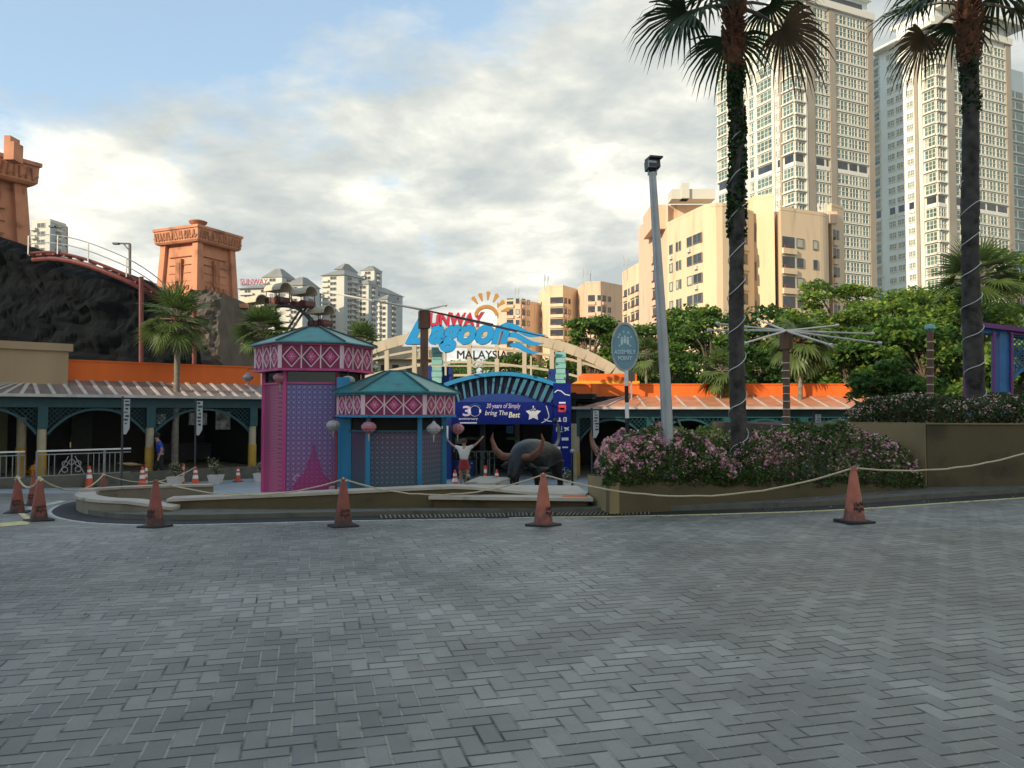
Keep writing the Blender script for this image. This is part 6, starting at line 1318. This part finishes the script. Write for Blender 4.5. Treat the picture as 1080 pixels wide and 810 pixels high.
def rounded(A, C, B, D, r, n=6):
    """footprint A-C-B with the corner C rounded by r, D the far point(s)"""
    A, C, B = Vector(A), Vector(C), Vector(B); p, q = C+(A-C).normalized()*r, C+(B-C).normalized()*r; out = [tuple(A)]
    for k in range(n+1): t = k/n; out.append(tuple(p*(1-t)**2+C*2*t*(1-t)+q*t*t))
    return out+[tuple(B)]+[tuple(d) for d in D]
xp = lambda px, Y: ((px-540)/F*Y, Y)
def condo(label, foot, ztop, m, faces, group='cream mid-rise condominium blocks', extra=None, z0=-2):
    """faces: (A, B, fh, zfirst, nf, [(u, w, kind)])  kind: win / bal"""
    cx = sum(p[0] for p in foot)/len(foot); cy = min(p[1] for p in foot); t = thing('condominium_block', label, 'condominium', (cx, cy, z0), group=group); b = MB(); b.prism(foot, z0, ztop); b.build('wall', m, t)
    b = MB(); 
    fp = [(cx+(x-cx)*1.004, cy+(y-cy)*1.004-.05) for x, y in foot]; b.prism(fp, ztop, ztop+.5); b.build('roof_parapet', m, t)
    items = []; cache = {}; gw = random.Random(len(label))
    for (A, B, fh, zf, nf, cols) in faces:
        Fc = Face(A, B)
        for (u, w_, kind) in cols:
            for f in range(nf):
                z = zf+f*fh
                if kind == 'win':
                    k = round(w_, 1)
                    cur = gw.random() < .4; k = (round(w_, 1), cur)
                    if k not in cache: cache[k] = winmesh(w_, fh*.46, max(1, int(w_/.9)), 1, M_roofg, M_dglass, .08, .10, M_curt if cur else None)
                    if w_ >= 1 and gw.random() < .3: ab = MB(); Fc.slab(ab, u+w_*.2, u+w_*.2+.8, z-.05, z+.5, 0, .35); ab.build('air_conditioner', M_farw, t)
                    items.append((cache[k], Fc.P(u+w_/2, z+fh*.3, .03), Fc.rz, -z))
                else:
                    b = MB(); Fc.slab(b, u, u+w_, z+.1, z+fh*.80, -.1, .02, 1); Fc.slab(b, u-.12, u+w_+.12, z-.25, z+fh*.20, .02, .38, 0)  # flat dark sheet stands for the shaded recess and its glass door
                    Fc.slab(b, u+w_*.1, u+w_*.5, z+fh*.22, z+fh*.36, .04, .30, 2)
                    b.build('balcony', [m, M_dglass, M_wagb], t)
    put_windows(t, items, cap=100)
    return t
# big cream block (left face, rounded corner, front), then its wings
A, C_, B = xp(705, 124), xp(757, 110), xp(797, 117); zt5 = zat(221, 114)
c5 = condo('large cream condominium with rounded corner behind the tall palm trunk', rounded(A, C_, B, [(B[0], 135), (A[0]+3, 140)], 5), zt5, M_peach, [(A, C_, 3.02, 1.6+.3, 9, [(.8, 1.0, 'win'), (3.0, .6, 'win'), (4.0, .5, 'win'), (6.4, 1.5, 'win'), (8.3, 2.4, 'win')]), (C_, B, 3.02, 1.6+.3, 9, [(4.9, 2.0, 'win'), (6.3, 2.2, 'bal')])])
b = MB(); b.box((xp(730, 126)[0], 130, zt5+2), (13, 8, 4.0)); b.build('roof_block', M_peach2, c5); b = MB(); b.box((xp(731, 124)[0], 124, zt5+4.8), (7, 3, 1.6)); b.box((xp(722, 124)[0], 123, zt5+5.2), (1.2, 2, 2.4)); b.build('roof_plant', M_farw, c5)
b = MB(); rp = mat('antenna_steel', (.25, .25, .25), .5, .5)
A, B = xp(692, 131), xp(706, 125); condo('darker rear wing of the large cream condominium behind the leaning lamp pole', [A, B, (B[0]+3, 142), (A[0]-1, 142)], zat(226, 130), M_peach2, [(A, B, 3.02, 1.9, 9, [(-1.2, 1.8, 'bal')])])
A, C_, B = xp(796, 118), xp(797, 117.6), xp(819, 116); condo('taller plain cream stair wing right of the palm trunk', [A, C_, B, (B[0], 134), (A[0]-1, 134)], zat(209, 117), M_peach, [(C_, B, 6.0, 14.0, 3, [(.2, .1, 'win')])])
b = MB()
A, C_, B = xp(819.5, 120), xp(826, 113), xp(878, 117); zt6 = zat(225, 115)
c6 = condo('cream condominium wing with stacked balconies right of the stair wing', rounded(C_, B, (B[0]+1.5, B[1]+6), [(B[0]+1, 136), (A[0], 136), A], 2), zt6, M_peach, [(C_, B, 2.98, 1.4, 9, [(.2, 2.4, 'bal'), (2.9, 1.4, 'win'), (6.2, .9, 'win')]), ((B[0]-1.7, B[1]-.35), (B[0]+.3, B[1]+1.2), 2.98, 1.4, 9, [(.5, 1.0, 'win')])])
b = MB(); b.box((xp(850, 122)[0], 124, zt6+.9), (10, 6, 1.9)); b.build('roof_block', M_peach2, c6); b = MB()
for px in (870, 872.5, 875, 866): x = xp(px, 119)[0]; b.bar((x, 119, zt6), (x, 119, zt6+2.6), .22)
b.split('roof_vent', M_farw, c6)
A, B = xp(880, 121), xp(893, 123); condo('narrow end wing with curved balconies at the right end of the cream block', [A, B, (B[0], 140), (A[0], 140)], zat(219, 122), M_peach, [(A, B, 3.0, 1.2, 10, [(.3, .9, 'bal'), (1.45, .35, 'win')])])
A, C_, B = xp(657, 172), xp(676, 160), xp(699, 166); c4 = condo('cream condominium with curved balconies left of the leaning lamp pole', rounded(A, C_, B, [(B[0], 185), (A[0]+2, 185)], 3), zat(284, 166), M_peach, [(A, C_, 3.0, 2.2, 9, [(1.2, 2.2, 'bal'), (4.4, .8, 'win'), (6.2, 2.2, 'bal'), (9.2, 2.2, 'bal')]), (C_, B, 3.0, 2.2, 9, [(.6, 2.6, 'bal')])])
for lb, p0, p1, p2, pt, Y, mm in (('small apricot condominium leftmost, beside the golden sun sign', 524, 549, 570, 318, 214, M_peach2), ('second apricot condominium from the left with rooftop antennas', 570, 594, 610, 303, 212, M_peach), ('third apricot condominium from the left, over the dark green tree', 610, 634, 660, 299, 208, M_peach2)):
    A, C_, B = xp(p0, Y+9), xp(p0+9, Y), xp(p1, Y-1); E_ = xp(p2, Y+7); foot = [A, C_, B, E_, (E_[0], Y+25), (A[0], Y+25)]
    condo(lb, foot, zat(pt, Y), mm, [(A, C_, 3.0, .8, 11, [(1.0, .8, 'win')]), (C_, B, 3.0, .8, 11, [(.4, 1.9 if p0 != 570 else 3.6, 'bal')]+([(3.0, 1.0, 'win')] if p0 != 570 else [])), (B, E_, 3.0, .8, 11, [(.8, 1.6, 'bal'), (3.2, 1.2, 'win')])], group='apricot condominium blocks further back')
def antenna(label, px, Y, pb_, pt, n=2):
    c = at(px, pb_, Y); t = thing('antenna_mast', label, 'antenna', c, group='antenna masts on the condominium roofs'); b = MB(); Ht = at(px, pt, Y).z-c.z
    for k in range(n): x = c.x+(k-.5*(n-1))*.9; b.bar((x, Y, c.z-1), (x, Y, c.z+Ht*(1-.25*k)), .16); b.bar((x-.3, Y, c.z+Ht*.5), (x+.3, Y, c.z+Ht*.5), .1); b.box((x+.15, Y-.2, c.z+Ht*.7), (.3, .25, Ht*.3))
    b.build('mast', M_farg, t)
antenna('antenna on the leftmost apricot condominium roof', 545, 216, 318, 302, 2); antenna('antenna on the second apricot condominium roof', 576, 214, 303, 289, 2); antenna('single antenna on the third apricot condominium, left', 615, 210, 299, 283, 1); antenna('paired antennas on the third apricot condominium, centre', 621, 212, 299, 281, 2); antenna('antenna beside the lamp pole on the curved balcony condominium', 660, 168, 290, 270, 2); antenna('thin mast left of the leaning lamp pole', 681, 150, 300, 244, 1)

def gable(b, x0, x1, y0, y1, z0, z1, ov=.8, mi=0):
    xm = (x0+x1)/2; k = min((x1-x0), (y1-y0))*.42
    vs = [(x0-ov, y0-ov, z0), (x1+ov, y0-ov, z0), (x1+ov, y1+ov, z0), (x0-ov, y1+ov, z0), (x0+k, y0+k, z1), (x1-k, y0+k, z1), (x1-k, y1-k, z1), (x0+k, y1-k, z1)]
    b.add(vs, [(3, 2, 1, 0), (0, 1, 5, 4), (1, 2, 6, 5), (2, 3, 7, 6), (3, 0, 4, 7), (4, 5, 6, 7)], mi)
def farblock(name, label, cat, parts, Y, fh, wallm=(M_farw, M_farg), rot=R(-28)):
    """parts: (px0, pxc, px1, ptop, dY, roof) ; pxc is the lit/shaded corner"""
    c = at(parts[0][0], 434, Y); t = thing(name, label, cat, (c.x, Y, -2)); items = []; wmsh = winmesh(2.0, fh*.5, 1, 1, M_farw, M_dglass, .12, .12)
    wm2 = winmesh(3.4, fh*.55, 2, 1, M_farw, M_dglass, .12, .12)
    for (p0, pc, p1, pt, dY, roof) in parts:
        Yc = Y+dY; C_ = Vector(xp(pc, Yc)); A = Vector(xp(p0, Yc+(pc-p0)*Yc/F*.25)); B = Vector(xp(p1, Yc+(p1-pc)*Yc/F*1.3)); zt7 = at(pc, pt, Yc).z
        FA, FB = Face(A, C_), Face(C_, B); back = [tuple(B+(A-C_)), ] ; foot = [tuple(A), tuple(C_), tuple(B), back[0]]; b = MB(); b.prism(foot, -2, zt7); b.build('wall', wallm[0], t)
        b = MB(); FB.slab(b, 0, FB.L, -2, zt7-.1, -.1, .05); b.build('side_wall', wallm[1], t)  # blue-grey slab paints the shaded side of the pale block
        nf = int((zt7-20)/fh)
        for f in range(nf):
            z = zt7-fh*(f+1)
            for Fc, n in ((FA, max(1, int(FA.L/6.5))), (FB, max(1, int(FB.L/8)))):
                for k in range(n): items.append(((wm2 if (k+f*0) % 3 == 0 else wmsh), Fc.P(Fc.L*(k+.5)/n, z+fh*.25, .08), Fc.rz, f))
        b = MB()
        for f in range(nf): FA.slab(b, 0, FA.L*.3, zt7-fh*(f+1)-.3, zt7-fh*(f+1)+.7, 0, 1.2); FB.slab(b, FB.L*.3, FB.L*.6, zt7-fh*(f+1)-.3, zt7-fh*(f+1)+.7, 0, 1.2)
        b.split('balcony', wallm[0], t)
        b = MB()
        if roof:
            cx = [p[0] for p in foot]; cyv = [p[1] for p in foot]; mx, my = sum(cx)/4, sum(cyv)/4; ring = [(mx+(x-mx)*1.12, my+(y-my)*1.12, zt7) for x, y in foot]; up7 = [(mx+(x-mx)*.25, my+(y-my)*.25, zt7+roof) for x, y in foot]
            b.add(ring+up7, [(0, 1, 2, 3)][:0]+[(3, 2, 1, 0), (4, 5, 6, 7)]+[(i, (i+1) % 4, 4+(i+1) % 4, 4+i) for i in range(4)]); b.build('hip_roof', M_roofg, t)
        else: b.prism([(x, y) for x, y in foot], zt7, zt7+.8); b.build('roof_parapet', wallm[0], t)
    put_windows(t, items, cap=100); return t
farblock('apartment_building', 'distant pale apartment block with stepped hip roofs above the pink kiosk', 'apartment building', [(339, 362, 384, 290, 0, 4), (352, 360, 376, 284, 12, 4), (380, 394, 402, 285, 30, 3), (372, 392, 424, 307, 10, 4), (376, 388, 398, 300, 6, 3), (398, 408, 421, 316, -10, 3)], 400, 2.9)
ho = farblock('hotel_building', 'distant hotel with red rooftop lettering behind the ride wheel', 'hotel', [(252, 300, 338, 303, 0, 4), (276, 296, 310, 292, 6, 5), (300, 318, 336, 301, -6, 5), (240, 256, 268, 330, -4, 2)], 380, 2.9)
text('SUNWAY', 10, M_signr, ho, at(253.5, 300, 372), width=29*372/F, height=6*372/F, th=.5, off=.02, name='rooftop_lettering')
b = MB(); b.bar(at(254, 301, 373), at(283, 301, 373), .8); b.build('sign_frame', M_farg, ho)
farblock('office_slab', 'pale slab block beyond the coaster between temple tower and lamp', 'office building', [(30, 49, 66, 233, 0, 0)], 290, 3.2)
t = thing('gable_house', 'cream gabled pavilion behind the left part of the footbridge', 'house', at(425, 430, 62)); b = MB(); xa, xb = X_(398, 62), X_(452, 62); b.box(((xa+xb)/2, 64, zat(405, 62)/2), (xb-xa, 4, zat(378, 62)*1.0+4)); b.build('wall', M_cream, t); b = MB(); gable(b, xa, xb, 62, 66, zat(378, 62)-.1, zat(368, 62), .5); b.build('roof', M_beige, t)
b = MB(); 
for px in (405, 417, 432, 443): b.box((X_(px, 62), 61.97, zat(390, 62)), (.5, .06, .8))
b.build('window', M_dglass, t)
# the shopping block across the road behind the viewpoint: it keeps the forecourt in morning shade
t = thing('mall_building', 'pale multi-storey mall block standing behind the viewpoint', 'building', (-88, -60, 0)); b = MB(); b.box((-88, -75, 27), (128, 30, 58)); b.build('wall', M_farw, t); b = MB()
for f in range(12): b.box((-88, -59.95, 3+4.4*f), (120, .12, 1.6))
b.split('ribbon_window', M_dglass, t)

# ------------------------------------------------------------------ trees
def tree(name, label, px, Y, ptop, wpx, seed, mats, probs, n=6500, leaf=.34, zb_=None, flat=.6, dens=1.0, group='leafy trees behind the right arcade', crown_low=.25, up=.7):
    base = on(px, Y); base.z = (zb_ if zb_ is not None else base.z); H = at(px, ptop, Y).z-base.z; Wd = wpx/F*Y/2; g = np.random.default_rng(seed); r_ = random.Random(seed)
    t = thing(name, label, 'tree', base, group=group); b = MB(); b.tube([base, base+Vector((.1, 0, H*.3)), base+Vector((0, .1, H*.75))], [.03*H, .022*H, .01*H], 8); b.build('trunk', M_bark, t, True)
    nl = 34; C = []; limb = MB(); mi = []
    for k in range(nl):
        a = r_.uniform(0, 6.28); v = r_.random()**.8; hz = crown_low+(1-crown_low)*v*.93; rr = Wd*(1-((hz-.5)/.62)**2*.85 if hz > .5 else .75+.5*(hz))*r_.uniform(.35, .92) if hz < .93 else Wd*.2*r_.random()
        c = base+Vector((math.cos(a)*rr, math.sin(a)*rr*.8, H*hz)); lr = Wd*r_.uniform(.20, .36); limb.tube([base+Vector((0, 0, H*hz*.55)), (base+Vector((0, 0, H*hz*.75))).lerp(c, .5), c], [.010*H, .006*H, .002*H], 5)
        m_ = int(n/nl); q = g.normal(size=(m_, 3)); q /= np.linalg.norm(q, axis=1)[:, None]; q[:, 2] = np.where(g.random(m_) < .72, np.abs(q[:, 2]), q[:, 2]); rad = lr*(1-.5*g.random(m_)**2.2)*(1+.25*np.sin(q[:, 0]*5+k)*np.sin(q[:, 1]*6+k*2)); P = q*rad[:, None]; P[:, 2] *= flat; C.append(P+np.array(c)); tone = r_.random(); pr = np.array(probs, float)*np.array([1+tone, 1.8-1.4*tone, .5+tone*1.5][:len(probs)]+[1]*(len(probs)-3)); pr /= pr.sum(); mi.append(g.choice(len(mats), m_, p=pr))
    limb.build('limbs', M_bark, t); leaves('foliage', np.concatenate(C), leaf, mats, t, seed, mi=np.concatenate(mi), up=up, aspect=1.7); return t
GM, GD, GY = [G1, G2, G3], [G2, G4, G1], [G3, G1, G2]
TR = [('dark bushy tree left of the oval sign below the apricot condominiums', 622, 44, 332, 95, GM, [.5, .4, .1], 9000, .26),
 ('layered tree between the oval sign and the tall palm, before the cream condominium', 708, 50, 312, 110, GM, [.4, .4, .2], 9000, .30),
 ('broad tree behind the young palm, directly left of the tall palm trunk', 752, 44, 322, 90, GM, [.35, .45, .2], 8000, .26),
 ('large tree right of the tall palm below the stair wing', 812, 46, 325, 120, GD, [.5, .25, .25], 9000, .30),
 ('bright feathery tree rising before the right end of the cream block', 888, 52, 288, 110, GY, [.45, .4, .15], 10000, .32),
 ('wide yellow-green tree below the gap between the two towers', 945, 48, 312, 130, GY, [.5, .35, .15], 11000, .30),
 ('big dark-leaved tree behind the end of the orange parapet', 900, 38, 345, 130, GM, [.4, .45, .15], 11000, .30),
 ('dense tree over the timber post', 975, 36, 335, 120, GM, [.5, .35, .15], 10000, .28),
 ('yellow-green tree behind the right palm trunk', 1040, 44, 305, 130, GY, [.45, .4, .15], 10000, .30),
 ('tall hazy tree at the right edge below the right tower', 1075, 56, 262, 120, GM, [.5, .3, .2], 9000, .34),
 ('bush-like tree inside the lattice pavilion at the right edge', 1065, 30, 362, 110, GY, [.5, .35, .15], 8000, .24),
 ('low dark tree behind the right arcade roof near the palm trunk', 790, 36, 362, 90, GD, [.5, .3, .2], 7000, .24),
 ('low tree behind the footbridge seen through its grid', 545, 46, 372, 90, GM, [.5, .35, .15], 6000, .26),
 ('low tree seen through the left part of the footbridge', 470, 48, 385, 70, GM, [.5, .35, .15], 4500, .26),
 ('round low tree right of the footbridge end', 665, 40, 368, 70, GM, [.45, .4, .15], 6000, .24),
 ('dark tree filling the gap behind the spoked pole', 850, 60, 330, 110, GD, [.5, .3, .2], 7000, .34),
 ('dark tree behind the young palms beyond the orange parapet', 730, 62, 345, 120, GD, [.5, .3, .2], 7000, .34),
 ('green tree behind the timber post and the yellow-green crowns', 1000, 62, 300, 130, GM, [.5, .3, .2], 8000, .36),
 ('small tree behind the oval sign beside the footbridge', 640, 60, 358, 80, GD, [.5, .3, .2], 5000, .32),
 ('drooping green tree just above the hedge at the wall corner', 945, 26, 384, 100, GM, [.45, .35, .2], 8000, .20)]
TR += [('distant dark tree low behind the footbridge, left of the gate turrets', 425, 85, 378, 100, GD, [.5, .3, .2], 6000, .4),
 ('distant green tree seen below the park name sign through the bridge grid', 505, 80, 384, 120, GM, [.5, .3, .2], 6500, .4),
 ('distant tree behind the right turret and bridge posts', 590, 80, 380, 110, GM, [.4, .4, .2], 6000, .4),
 ('rounded green tree directly behind the oval sign and lamp pole', 690, 42, 345, 90, GM, [.5, .35, .15], 8000, .24),
 ('lit green tree between the spoked pole and the timber post', 925, 42, 318, 130, GY, [.45, .35, .2], 11000, .28),
 ('full crowned green tree behind the spoked pole, over the parapet', 850, 44, 328, 110, GY, [.4, .45, .15], 10000, .28),
 ('green tree filling behind the right palm trunk under the big palm', 1010, 50, 308, 120, GY, [.45, .4, .15], 10000, .30)]
for i, (lb, px, Y, pt, wpx, ms, pr, n, lf) in enumerate(TR): tree('broadleaf_tree', lb, px, Y, pt, wpx, 40+i, ms, pr, int(n*1.15), lf, crown_low=.12, zb_=1.0 if px > 940 else None)

# ------------------------------------------------------------------ litter on the ground
g = random.Random(9); C = []
for k in range(420):
    i = g.randrange(ia-2, len(EDGE)-1); n = nrm(EDGE, i); o = abs(g.gauss(0, .45))*(-1 if g.random() < .55 else 1); p = EDGE[i]+n*o; zz = h(p.x, p.y)+(.012 if o < .4 else .10); C.append((p.x+g.uniform(-.2, .2), p.y, zz))
for k in range(60): x, y = g.uniform(-6, 8), g.uniform(4, 12); C.append((x, y, h(x, y)+.012))
o = leaves('fallen_leaves', C, .035, [PFd, PK3, BR], None, 3, up=4, aspect=1.8); tag(o, 'fallen petals and small dry leaves scattered along the kerb', 'leaf litter', kind='stuff')

# ------------------------------------------------------------------ morning haze
hm_ = bpy.data.materials.new('haze_air'); hm_.use_nodes = True; nt = hm_.node_tree; nt.nodes.clear(); o_ = nt.nodes.new('ShaderNodeOutputMaterial'); v_ = nt.nodes.new('ShaderNodeVolumePrincipled')
v_.inputs['Color'].default_value = (.80, .86, .88, 1); v_.inputs['Density'].default_value = .00016; v_.inputs['Anisotropy'].default_value = .2; nt.links.new(v_.outputs[0], o_.inputs['Volume'])
b = MB(); b.box((0, 150, 62), (900, 660, 132)); o = b.build('haze', hm_); tag(o, 'thin morning haze paling the far buildings', 'haze', kind='stuff')
